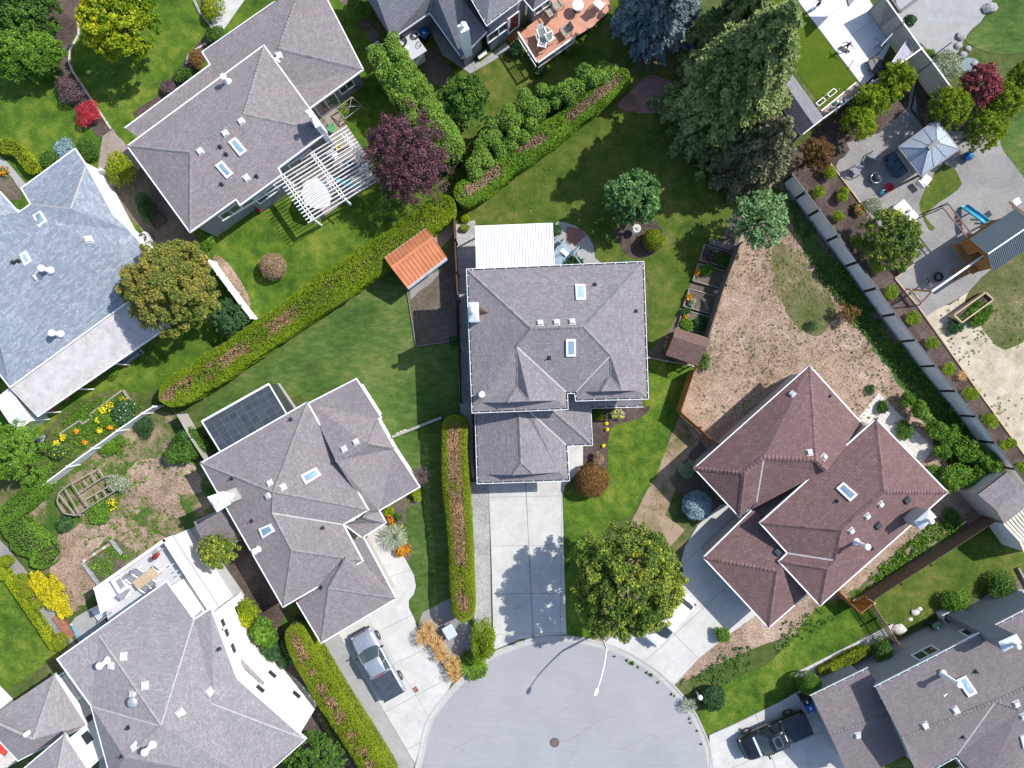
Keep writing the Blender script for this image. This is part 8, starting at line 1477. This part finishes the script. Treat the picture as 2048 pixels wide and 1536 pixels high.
# stones
def stones(label, pts, mat, group, r=(.15, .3)):
    for i, (x, y, s) in enumerate(pts):
        rg = random.Random(int(x * y)); c = P(x, y, 0); t = MB(); rings = []
        for z, k in ((0, .85), (.35, 1), (.75, .75), (.95, .35)): rings.append([c + Vector((math.cos(a * .785) * s * k * rg.uniform(.8, 1.15), math.sin(a * .785) * s * .8 * k * rg.uniform(.8, 1.15), s * .7 * z)) for a in range(8)])
        t.grid(rings, True, 0, (True, True)); tag(t.build('stone', mat, None, False, c), label[i] if isinstance(label, list) else label, 'stone', group)
stones(['big pale flat stone under the picket fence', 'pale stone between lawn and green bin, larger one', 'pale stone between lawn and green bin, smaller one', 'pale stone left of the green bin'], [(1798, 1258, .55), (1829, 1224, .35), (1838, 1218, .25), (1820, 1238, .22)], 'stone_pale', 'pale stones by the grey wall')
stones(['large grey boulder at the pond edge by the dark lawn', 'boulder between paving and dark lawn', 'pale rock in the pond cascade, upper', 'pale rock in the pond cascade, middle', 'pale rock in the pond cascade, lower', 'rock beside the red maple'], [(1978, 18, .6), (1920, 74, .45), (1915, 92, .35), (1935, 98, .3), (1925, 110, .35), (1948, 128, .3)], 'stone_grey', 'pond boulders')
stones(['white boulder first in the row by the lower wall', 'white boulder second in the row by the lower wall', 'white boulder third in the row by the lower wall'], [(797, 868, .2), (803, 865, .2), (810, 862, .2)], 'stone_pale', 'white boulders at the lawn step')
pw = MB(); pw.poly([P(x, y, .055) for x, y in smooth_px([(1922, 125), (1935, 115), (1955, 120), (1958, 135), (1945, 145), (1925, 140)], 3)]); o = pw.build('pond_water', 'water'); o['kind'] = 'structure'
rw = thing('garden_wall', 'low dark edging wall across the lawn between wing and tall hedge', 'wall', P(835, 852, 0)); MB().bar(P(784, 874, .2), P(883, 835, .2), .14, .4).build('wall', 'dark_metal', rw); MB().bar(P(784, 874, .42), P(883, 835, .42), .18, .05).build('coping', 'stone_grey', rw)
# frames, toys and court things
hp = thing('wire_rack', 'two white wire frames leaning by the slate blue shed', 'frame', P(1650, 198, 0))
for x in (0, 14): qf = PL([(1632 + x, 206 - x * .8), (1654 + x, 188 - x * .8), (1660 + x, 194 - x * .8), (1638 + x, 212 - x * .8)], .6); [MB().bar(qf[i], qf[(i + 1) % 4], .05, .05).build('rail', 'white_paint', hp) for i in range(4)]
[MB().bar((p.x, p.y, 0), (p.x, p.y, .6), .04, .04).build('leg', 'white_paint', hp) for p in (P(1634, 207, 0), P(1672, 184, 0))]
for x, y, mt, lb in ((1672, 206, 'aqua_plastic', 'aqua toy on the pebbles by the slate blue shed'), (1680, 208, 'pink_plastic', 'pink toy heap on the pebbles'), (1690, 204, 'blue_plastic', 'blue toy on the pebbles under the cypress')):
    t = thing('toy', lb, 'toy', P(x, y, 0), 'toys on the pebbles'); MB().box(P(x, y, .12), .35, .25, .2, x, 0, .05).build('body', mt, t); MB().lathe(P(x + 2, y - 2, .22), [(.1, 0), (.12, .08), (.02, .16)], 10).build('top', 'white_paint', t, True)
tc = thing('toy_car', 'purple and white ride-on toy at the lower tip of the court', 'toy', P(1744, 165, 0)); MB().box(P(1744, 165, .22), .5, .28, .24, .6, 0, .06).build('body', 'pink_plastic', tc); MB().box(P(1746, 163, .38), .2, .24, .12, .6, 0, .04).build('seat', 'white_paint', tc); [MB().lathe(P(x, y, .02), [(.09, 0), (.1, .1), (.09, .18)], 10).build('wheel', 'black_plastic', tc) for x, y in ((1739, 166), (1742, 170), (1746, 160), (1750, 163))]
tp = thing('trampoline', 'small round edged black rebounder with net at the court side', 'trampoline', P(1752, 130, 0)); oc = [P(x, y, .5) for x, y in smooth_px([(1737, 122), (1752, 114), (1768, 128), (1766, 138), (1752, 148), (1742, 138)], 3)]; MB().poly(oc).build('mat', 'dark_metal', tp); MB().tube(oc, .06, 6, 0, True).build('rim', 'black_plastic', tp); [MB().tube([oc[0].lerp(oc[9], .5), oc[i] + Vector((0, 0, .05)), oc[i] + Vector((0, 0, 1.0))], .02, 5).build('pole', 'black_plastic', tp) for i in (2, 6, 10, 14)]; [MB().bar((p.x, p.y, 0), p, .04, .04).build('leg', 'black_plastic', tp) for p in oc[::5]]
bh = thing('basketball_hoop', 'basketball stand with grey half round backboard lying over the court edge', 'basketball hoop', P(1800, 115, 0)); c = [(1784, 124), (1814, 79), (1822, 92), (1824, 104), (1818, 114), (1805, 122), (1792, 128)]; zb = 1.9; up = [P(x, y, zb) for x, y in smooth_px(c, 3)]; MB().grid([[p - Vector((0, 0, .06)) for p in up], up], True, 0, (True, True)).build('backboard', 'board_grey', bh); MB().tube([P(1784, 124, zb + .02)] + [P(x, y, zb + .03) for x, y in smooth_px([(1814, 79), (1822, 92), (1824, 104), (1818, 114), (1805, 122), (1784, 124)], 3, False)], .035, 6).build('rim_strip', 'vent_plastic', bh); MB().bar(P(1786, 132, 0), P(1804, 108, zb), .1, .1).build('pole', 'black_plastic', bh); MB().box(P(1781, 133, .12), .8, .5, .22, .8, 0, .06).build('base', 'black_plastic', bh); MB().bar(P(1762, 92, 2.0), P(1785, 67, 2.3), .05, .05).build('arm', 'white_trim', bh)
gl = thing('goal_frame', 'black net goal frame at the court side under the white bar', 'goal', P(1762, 90, 0)); [MB().tube([P(a[0], a[1], za), P(b[0], b[1], zb_)], .03, 6).build('bar', 'black_plastic', gl) for a, za, b, zb_ in (((1747, 97), 0, (1762, 86), 1.0), ((1750, 116), 0, (1772, 88), 1.0), ((1762, 86), 1.0, (1772, 88), 1.0), ((1758, 90), .8, (1768, 92), .8), ((1755, 93), .55, (1765, 97), .55))]
ck = MB()
for x, y in ((1752, 76), (1758, 80), (1764, 84)): ck.tube([P(x + math.cos(a * .6) * 3, y + math.sin(a * .6) * 2.5, .075) for a in range(9)], .012, 4)
o = ck.build('chalk_drawing', 'pink_plastic'); tag(o, 'pink chalk scribble on the shaded part of the court', 'chalk drawing')
pc = thing('porch_corner', 'grey building corner over the top of the court', 'roof corner', P(1700, 0, 0)); qp = PL([(1688, -30), (1740, -30), (1698, 11)], 2.6); MB().prism(qp, 2.4, 2.6).build('roof', 'siding_grey', pc); MB().prism(inset(qp, .5), 0, 2.4).build('wall', 'siding_grey', pc)
ug = thing('shelter', 'dark framed shelter roof cut off by the top edge at the upper right', 'shelter', P(1810, 0, 0)); MB().bar(P(1800, 24, 2.4), P(1838, -4, 2.4), .16, .16).build('beam', 'dark_metal', ug); MB().bar(P(1800, 24, 2.4), P(1782, -2, 2.4), .16, .16).build('beam', 'dark_metal', ug); MB().grid([[P(1800, 20, 2.42), P(1832, -4, 2.42), P(1790, -4, 2.42)], [P(1800, 20, 2.46), P(1832, -4, 2.46), P(1790, -4, 2.46)]], True, 0, (True, True)).build('roof', 'grey_wall', ug); [MB().bar(P(x, y, 0), P(x, y, 2.4), .14, .14).build('post', 'dark_metal', ug) for x, y in ((1799, 22), (1836, -4))]
dp = thing('garden_pole', 'black pole leaning over the pale paving at the upper right', 'pole', P(1880, 105, 0)); MB().bar(P(1866, 112, .1), P(1903, 85, 1.6), .07, .07).build('shaft', 'black_plastic', dp); MB().lathe(P(1866, 112, 0), [(.15, 0), (.14, .05), (.04, .08)], 10).build('base', 'dark_metal', dp)
fl = thing('frame_stack', 'white rack with glazed squares leaning at the right edge by the broad shrub', 'rack', P(2020, 1215, 0))
for i in range(4):
    for j in range(3): x, y = 2003 + i * 14 + j * 7, 1219 - i * 10 + j * 8; MB().box(P(x, y, .5), .4, .32, .05, R(33)).build('pane', 'frost_panel', fl)
[MB().bar(P(2000 + j * 7, 1224 + j * 8, .46), P(2060 + j * 7, 1181 + j * 8, .46), .06, .08).build('rail', 'white_paint', fl) for j in range(4)]; [MB().bar(P(x, y, 0), P(x, y, .45), .06, .06).build('leg', 'white_paint', fl) for x, y in ((2003, 1225), (2024, 1246), (2040, 1200))]
rd = thing('porch_mat', 'red mat on the tiled step at the lower left corner', 'mat', P(4, 1498, 0)); MB().box(P(4, 1498, .06), .9, .6, .03, R(-35)).build('mat', 'red_cloth', rd); MB().box(P(4, 1498, .045), 1.0, .7, .02, R(-35)).build('backing', 'black_plastic', rd)
sheet('patio', [(-30, 1490), (0, 1470), (34, 1524), (0, 1545)], 7, 'stone_pale', 'tiled step at the lower left corner')
# ------------------------------------------------------------------ vehicles
def loft(name, st, mat, parent, smooth=True, mirror=True):
    """body panels from cross sections; st: list of (x, [(y, z), ...]) from sill to roof centre, mirrored"""
    mb = MB(); mb.grid([[(x, y, z) for y, z in s] + [(x, -y, z) for y, z in reversed(s)] for x, s in st], True, 0, (True, True)); return mb.build(name, mat, parent, smooth)
def wheel(t, x, y, r, side):
    w_ = MB(); n = 20; prof = [(r * .62, -.1), (r * .94, -.11), (r, -.07), (r, .07), (r * .94, .11), (r * .62, .1)]
    w_.grid([[(x + a * math.cos(k * 6.283 / n), y + b, r + a * math.sin(k * 6.283 / n)) for k in range(n)] for a, b in prof], True, 0, (False, False)); wh_ = w_.build('wheel', 'rubber', t, True)
    h = MB(); h.grid([[(x + a * math.cos(k * 6.283 / n), y + side * b, r + a * math.sin(k * 6.283 / n)) for k in range(n)] for a, b in ((r * .64, .095), (r * .6, .06), (r * .2, .05), (.01, .07))], True, 0); h.build('rim', 'dark_metal', wh_)
    s = MB()
    for k in range(6): a = k * 1.047; s.bar((x, y + side * .085, r), (x + math.cos(a) * r * .6, y + side * .09, r + math.sin(a) * r * .6), .03, .055, 0, (0, 1, 0))
    s.build('spokes', 'chrome', wh_)
def section(w_, z0, zb, zt, crown):
    """half section from sill up the side to the centre line"""
    return [(w_ * .93, z0), (w_ * .985, z0 + .12), (w_, (z0 + zb) / 2), (w_ * .97, zb - .04), (w_ * .93, zb), (w_ * .75, zt), (w_ * .3, zt + crown), (0.001, zt + crown * 1.3)]
def vehicle(name, label, cat, x, y, rz, paint, L=5.6, wd=1.9, kind='pickup', zc=0.9):
    c = P(x, y, zc); t = local(name, label, cat, (c.x, c.y, 0.04), R(rz)); w_ = wd / 2; f, b = L / 2, -L / 2; r = .39 if kind == 'pickup' else .34; up = .08 if kind == 'pickup' else -.05
    zb = 1.02 + up; S_ = lambda k, zz, cr=.02, z0=.42 + up * .5: section(w_ * k, z0, zz - .07, zz, cr)
    if kind == 'pickup':
        hood = f - 1.55; cabf, cabb = f - 1.35, f - 3.45
        loft('body', [(f, S_(.6, .72 + up)), (f - .04, S_(.74, .84 + up)), (f - .18, S_(.88, .95 + up)), (f - .5, S_(.97, 1.02 + up, .03)), (f - 1.0, S_(.99, 1.06 + up, .04)), (hood, S_(1, 1.1 + up, .03)), (cabf - .5, S_(1, 1.1 + up)), (cabb, S_(1, 1.1 + up)), (b + .6, S_(1, 1.1 + up)), (b + .08, S_(.98, 1.1 + up)), (b, S_(.93, 1.06 + up))], paint, t)
        ws, rf, rb, rw = (cabf, 1.1 + up), (cabf - .72, 1.66 + up), (cabb + .22, 1.66 + up), (cabb, 1.1 + up)
    else:
        cabf, cabb = f - 1.0, b + .25
        loft('body', [(f, S_(.6, .6)), (f - .05, S_(.78, .72)), (f - .25, S_(.92, .84)), (f - .7, S_(.99, .93, .03)), (cabf - .1, S_(1, .99, .03)), (0, S_(1, 1.0)), (b + .4, S_(1, 1.0)), (b + .06, S_(.94, .95)), (b, S_(.85, .8))], paint, t)
        ws, rf, rb, rw = (cabf, .97), (cabf - .85, 1.5), (cabb + .35, 1.5), (cabb, .97)
    wb, wt = w_ * .9, w_ * .7
    def cab(x_, z_, hw, cr=.03): return [(hw, z_ - .02), (hw * .98, z_), (hw * .6, z_ + cr), (.001, z_ + cr * 1.3)]
    loft('roof', [(rf[0] + .05, cab(0, rf[1] - .035, wt * .97, .02)), (rf[0] - .1, cab(0, rf[1], wt)), ((rf[0] + rb[0]) / 2, cab(0, rf[1] + .02, wt)), (rb[0] + .08, cab(0, rb[1], wt * .98)), (rb[0] - .04, cab(0, rb[1] - .04, wt * .96, .01))], paint, t)
    bow = .22; ws_p = lambda x_, z_, hw, k: [(x_ - bow * k * (1 - (j / 3 - 1) ** 2) * -1 if False else x_ + bow * k * (1 - (j / 3 - 1) ** 2), hw * (j / 3 - 1), z_ + .02 * (1 - (j / 3 - 1) ** 2)) for j in range(7)]
    MB().grid([ws_p(ws[0] - bow * .4, ws[1] - .01, wb * .97, 1), ws_p(rf[0] + .02, rf[1] - .03, wt * .96, .35)], False).build('windscreen', 'car_glass', t, True)
    MB().grid([ws_p(rw[0], rw[1] - .01, wb * .93, -.2), ws_p(rb[0] - .02, rb[1] - .04, wt * .94, -.1)], False).build('rear_window', 'car_glass', t, True)
    for s in (-1, 1):
        A_, B_, C_, D_ = (ws[0] - .1, s * wb, ws[1] - .02), (rw[0] + .02, s * wb, rw[1] - .02), (rb[0], s * wt * .985, rb[1] - .05), (rf[0], s * wt * .985, rf[1] - .05)
        MB().poly([A_, B_, C_, D_]).build('side_window', 'car_glass', t); V_ = Vector; n_ = MB()
        n_.bar(V_(A_) + V_((0, s * .01, 0)), V_(D_) + V_((0, s * .01, .02)), .07, .05).bar(V_(B_) + V_((0, s * .01, 0)), V_(C_) + V_((0, s * .01, .02)), .1, .05).bar(V_(A_).lerp(V_(B_), .55) + V_((0, s * .01, 0)), V_(D_).lerp(V_(C_), .5) + V_((0, s * .01, .02)), .08, .04); n_.build('pillar', paint, t)
        m_ = MB(); m_.box((ws[0] - .3, s * (w_ + .12), ws[1] + .06), .12, .26, .18, 0, 0, .03); m_.build('mirror', paint if kind != 'pickup' else 'black_plastic', t)
        MB().box((f - .17, s * w_ * .68, .8 + up), .12, .36, .16, s * -.25, 0, .03).build('headlight', 'lamp_clear', t); MB().box((b + .05, s * w_ * .86, .92 + up), .1, .16, .3, 0, 0, .02).build('tail_light', 'lamp_red', t)
        for xw in (f - .95, b + 1.05 if kind == 'pickup' else b + .8): wheel(t, xw, s * (w_ - .08), r, s)
        for xd in (cabf - 1.25, cabf - 2.15): MB().box((xd, s * (w_ + .005), .98 + up), .2, .03, .035).build('door_handle', 'chrome' if kind == 'pickup' else paint, t)
    MB().box((f - .02, 0, .55 + up), .16, wd * .78, .2, 0, 0, .04).build('bumper', 'black_plastic' if kind == 'pickup' else paint, t); MB().box((b - .03, 0, .58 + up), .14, wd * .9, .2, 0, 0, .04).build('bumper', 'chrome' if kind == 'pickup' else paint, t); MB().box((f - .05, 0, .78 + up), .08, wd * .5, .2, 0, 0, .02).build('grille', 'dark_metal', t); MB().box((b - .005, 0, .85 + up), .01, .34, .14).build('number_plate', 'white_paint', t)
    if kind == 'pickup':
        MB().box(((cabb - .04 + b) / 2, 0, 1.135 + up), abs(cabb - b) - .1, wd * .87, .05, 0, 0, .03).build('bed_cover', 'bed_cover', t)
        hl = MB(); [hl.bar((hood - .1, s * .3, 1.135 + up), (f - .35, s * .26, 1.06 + up), .03, .012) for s in (-1, 1)]; hl.build('bonnet_line', paint, t)
        for k in range(-2, 3): MB().bar((rf[0] - .25, k * .2, rf[1] + .04), (rb[0] + .2, k * .2, rb[1] + .03), .03, .015).build('roof_rib', paint, t)
        MB().box((cabb + .14, 0, 1.6 + up), .06, .5, .08).build('brake_light', 'lamp_red' if paint == 'paint_silver' else 'white_paint', t)
    if label.startswith('black'):
        a = rf[0] - .55; q_ = [(a + .28, -.42, rf[1] + .055), (a + .28, .42, rf[1] + .055), (a - .28, .42, rf[1] + .055), (a - .28, -.42, rf[1] + .055)]; s_ = MB(); [s_.bar(q_[i], q_[(i + 1) % 4], .03, .02) for i in range(4)]; s_.build('sunroof_trim', 'chrome', t); MB().poly([(x_, y_, z_ - .008) for x_, y_, z_ in q_]).build('sunroof', 'car_glass', t); MB().bar((ws[0] + .2, -wb * .9, ws[1] + .02), (ws[0] + .2, wb * .9, ws[1] + .02), .16, .03).build('cowl', 'pale_metal', t)
    return t
vehicle('pickup_truck', 'silver crew cab pickup with dark bed cover on the bright driveway', 'pickup truck', 755, 1328, 119, 'paint_silver', 5.5, 1.88)
vehicle('pickup_truck', 'black crew cab pickup with sunroof on the lower right driveway', 'pickup truck', 1550, 1472, 204, 'paint_black', 5.45, 1.95)
vehicle('parked_car', 'white car half hidden under the large round tree', 'car', 1337, 1240, -130, 'paint_white', 4.5, 1.8, 'car', .9)
# ------------------------------------------------------------------ people
def person(label, J, mats, hairc=True, extra=None):
    """one continuous skin over posed joints; J: name -> (x, y, z, r) in metres about the ground point"""
    base, E, cloth = J['at'], [('pelvis', 'waist'), ('waist', 'chest'), ('chest', 'neck'), ('neck', 'head'), ('head', 'crown'), ('chest', 'lsh'), ('lsh', 'lel'), ('lel', 'lwr'), ('lwr', 'lha'), ('chest', 'rsh'), ('rsh', 'rel'), ('rel', 'rwr'), ('rwr', 'rha'), ('pelvis', 'lhip'), ('lhip', 'lkn'), ('lkn', 'lan'), ('lan', 'lto'), ('pelvis', 'rhip'), ('rhip', 'rkn'), ('rkn', 'ran'), ('ran', 'rto')], None
    t = local('person', label, 'person', P(base[0], base[1], .07), R(base[2])); names = [k for k in J if k != 'at']; V = [J[k][:3] for k in names]; Rd = [J[k][3] for k in names]; ed = [(names.index(a), names.index(b)) for a, b in E]
    for s in ('l', 'r'):
        h, w_ = Vector(J[s + 'ha'][:3]), Vector(J[s + 'wr'][:3]); d_ = (h - w_).normalized(); l_ = d_.cross(Vector((0, 0, 1))); l_ = l_.normalized() if l_.length > .1 else Vector((1, 0, 0))
        for k, (off, ln) in enumerate(((-.026, .05), (-.009, .062), (.009, .058), (.026, .045))):
            i = len(V); V += [tuple(h + l_ * off), tuple(h + l_ * off * 1.3 + d_ * ln)]; Rd += [.011, .008]; ed += [(names.index(s + 'ha'), i), (i, i + 1)]
        i = len(V); V += [tuple(w_ + (h - w_) * .4 + l_ * .035), tuple(w_ + (h - w_) * .9 + l_ * .06)]; Rd += [.012, .009]; ed += [(names.index(s + 'wr'), i), (i, i + 1)]
    me = bpy.data.meshes.new('body'); me.from_pydata(V, ed, []); o = bpy.data.objects.new('body', me); COL.objects.link(o); o.parent = t
    md = o.modifiers.new('skin', 'SKIN'); sb = o.modifiers.new('smooth', 'SUBSURF'); sb.levels = sb.render_levels = 1; sk = me.skin_vertices[0].data
    for i, r in enumerate(Rd): sk[i].radius = (r, r)
    sk[names.index('pelvis')].use_root = True
    dg = bpy.context.evaluated_depsgraph_get(); ev = o.evaluated_get(dg); m2 = bpy.data.meshes.new_from_object(ev); o.modifiers.clear(); o.data = m2
    m2.materials.clear(); [m2.materials.append(M[m]) for m in ('skin', mats[0], mats[1], 'black_plastic')]
    seg = [(ed[i], 1 if E[i][0] in ('chest', 'waist', 'lsh', 'rsh') and E[i][1] not in ('neck',) or E[i] == ('pelvis', 'waist') else 2 if E[i][1] in ('lhip', 'rhip', 'lkn', 'rkn') or (mats[2] and E[i][1] in ('lan', 'ran')) else 3 if E[i][1] in ('lto', 'rto') else 0) for i in range(len(E))]
    for p in m2.polygons:
        c = p.center; best = min(seg, key=lambda s: segd3(c, Vector(V[s[0][0]]), Vector(V[s[0][1]])) - .4 * Rd[s[0][0]]); p.material_index = best[1]; p.use_smooth = True
    hd, cr = Vector(J['head'][:3]), Vector(J['crown'][:3]); r = J['head'][3]; mid = hd.lerp(cr, .55); upv = (cr - hd).normalized(); fw = Vector((0, 1, 0)); fw = (fw - upv * fw.dot(upv)).normalized(); sd_ = fw.cross(upv)
    hm_ = MB(); rings = []
    for k in range(7): a = k / 6 * 1.75; rings.append([mid - fw * .012 + upv * math.cos(a) * r * 1.22 + (fw * math.cos(b * .628) * (.9 if math.cos(b * .628) > 0 else 1.12) + sd_ * math.sin(b * .628)) * math.sin(a) * r * 1.14 + (upv * r * .35 if math.cos(b * .628) > .5 and k > 4 else Vector()) for b in range(10)])
    hm_.grid(rings, True); hm_.build('hair', 'hair', t, True); fc = hd.lerp(cr, .35) + fw * r * 1.0
    MB().box(fc + fw * .006, .022, .03, .03, 0, 0, .008).build('nose', 'skin', t); [MB().box(fc + sd_ * (s * .033) + upv * .022 - fw * .006, .02, .012, .012).build('eye', 'black_plastic', t) for s in (-1, 1)]; MB().box(fc - upv * .04 - fw * .008, .045, .012, .01).build('mouth', 'dark_red', t); [MB().box(hd.lerp(cr, .35) + sd_ * (s * r * 1.02), .015, .03, .045).build('ear', 'skin', t) for s in (-1, 1)]
    return t
def segd3(p, a, b):
    d = b - a; k = max(0, min(1, (p - a).dot(d) / max(d.length_squared, 1e-9))); return (p - a - d * k).length
s = .82
def PJ(at, **kw):
    J = {'pelvis': (0, 0, .8, .11), 'waist': (0, .03, .95, .095), 'chest': (0, .06, 1.16, .105), 'neck': (0, .08, 1.32, .045), 'head': (0, .1, 1.4, .075), 'crown': (0, .11, 1.54, .07), 'lsh': (-.16, .06, 1.23, .05), 'lel': (-.34, .1, 1.08, .036), 'lwr': (-.46, .2, 1.0, .026), 'lha': (-.5, .25, .99, .024), 'rsh': (.16, .06, 1.23, .05), 'rel': (.34, .0, 1.08, .036), 'rwr': (.46, .08, .98, .026), 'rha': (.5, .12, .96, .024), 'lhip': (-.08, 0, .76, .085), 'lkn': (-.1, .12, .46, .055), 'lan': (-.1, .0, .12, .038), 'lto': (-.1, .14, .06, .03), 'rhip': (.08, 0, .76, .085), 'rkn': (.1, .06, .45, .055), 'ran': (.1, -.12, .12, .038), 'rto': (.1, .02, .06, .03)}
    J.update(kw); J = {k: (v[0] * s, v[1] * s, v[2] * s, v[3] * s) for k, v in J.items()}; J['at'] = at; return J
person('boy in dark clothes balancing on a skateboard with arms spread', PJ((1687, 99, 150), lkn=(-.16, .12, .47, .055), lan=(-.3, .0, .2, .038), lto=(-.3, .13, .15, .03), ran=(.2, -.06, .2, .038), rto=(.2, .08, .15, .03), rkn=(.2, .12, .5, .055), lel=(-.38, .1, 1.14, .036), lwr=(-.58, .14, 1.1, .026), lha=(-.64, .16, 1.1, .024)), ('shirt_dark', 'trouser_grey', True))
sk_ = local('skateboard', 'dark skateboard under the boy on the white court', 'skateboard', P(1688, 100, .07), R(150)); MB().grid([[(-.42, -.1, .16), (-.42, .1, .16)], [(-.34, -.11, .11), (-.34, .11, .11)], [(.34, -.11, .11), (.34, .11, .11)], [(.42, -.1, .16), (.42, .1, .16)]], False).build('deck', 'black_plastic', sk_); [MB().tube([(x, y - .02, .05), (x, y + .02, .05)], .045, 10).build('wheel', 'white_paint', sk_) for x in (-.26, .26) for y in (-.09, .09)]; [MB().box((x, 0, .075), .08, .16, .04).build('truck', 'galvanised', sk_) for x in (-.26, .26)]
person('child with dark hair striding beside a blue scooter at the top of the court', PJ((1630, 17, 115), lkn=(-.1, .26, .5, .055), lan=(-.1, .2, .14, .038), lto=(-.1, .34, .08, .03), ran=(.1, -.3, .14, .038), rto=(.1, -.16, .07, .03), lel=(-.24, .22, 1.0, .036), lwr=(-.2, .4, .92, .026), lha=(-.18, .46, .92, .024), rel=(.24, .2, 1.0, .036), rwr=(.2, .4, .92, .026), rha=(.18, .46, .92, .024)), ('shirt_plum', 'short_blue', False))
sc_ = local('scooter', 'small blue kick scooter held by the dark haired child', 'scooter', P(1627, 20, .07), R(115)); MB().box((.02, .12, .1), .12, .55, .03, 0, 0, .01).build('deck', 'sky_plastic', sc_); MB().tube([(.02, .42, .1), (.02, .4, .78)], .018, 8).build('stem', 'sky_plastic', sc_); MB().tube([(-.2, .4, .77), (.24, .4, .77)], .016, 6).build('handlebar', 'black_plastic', sc_); [MB().tube([(.0, y, .07), (.04, y, .07)], .07, 12).build('wheel', 'white_paint', sc_) for y in (-.18, .44)]
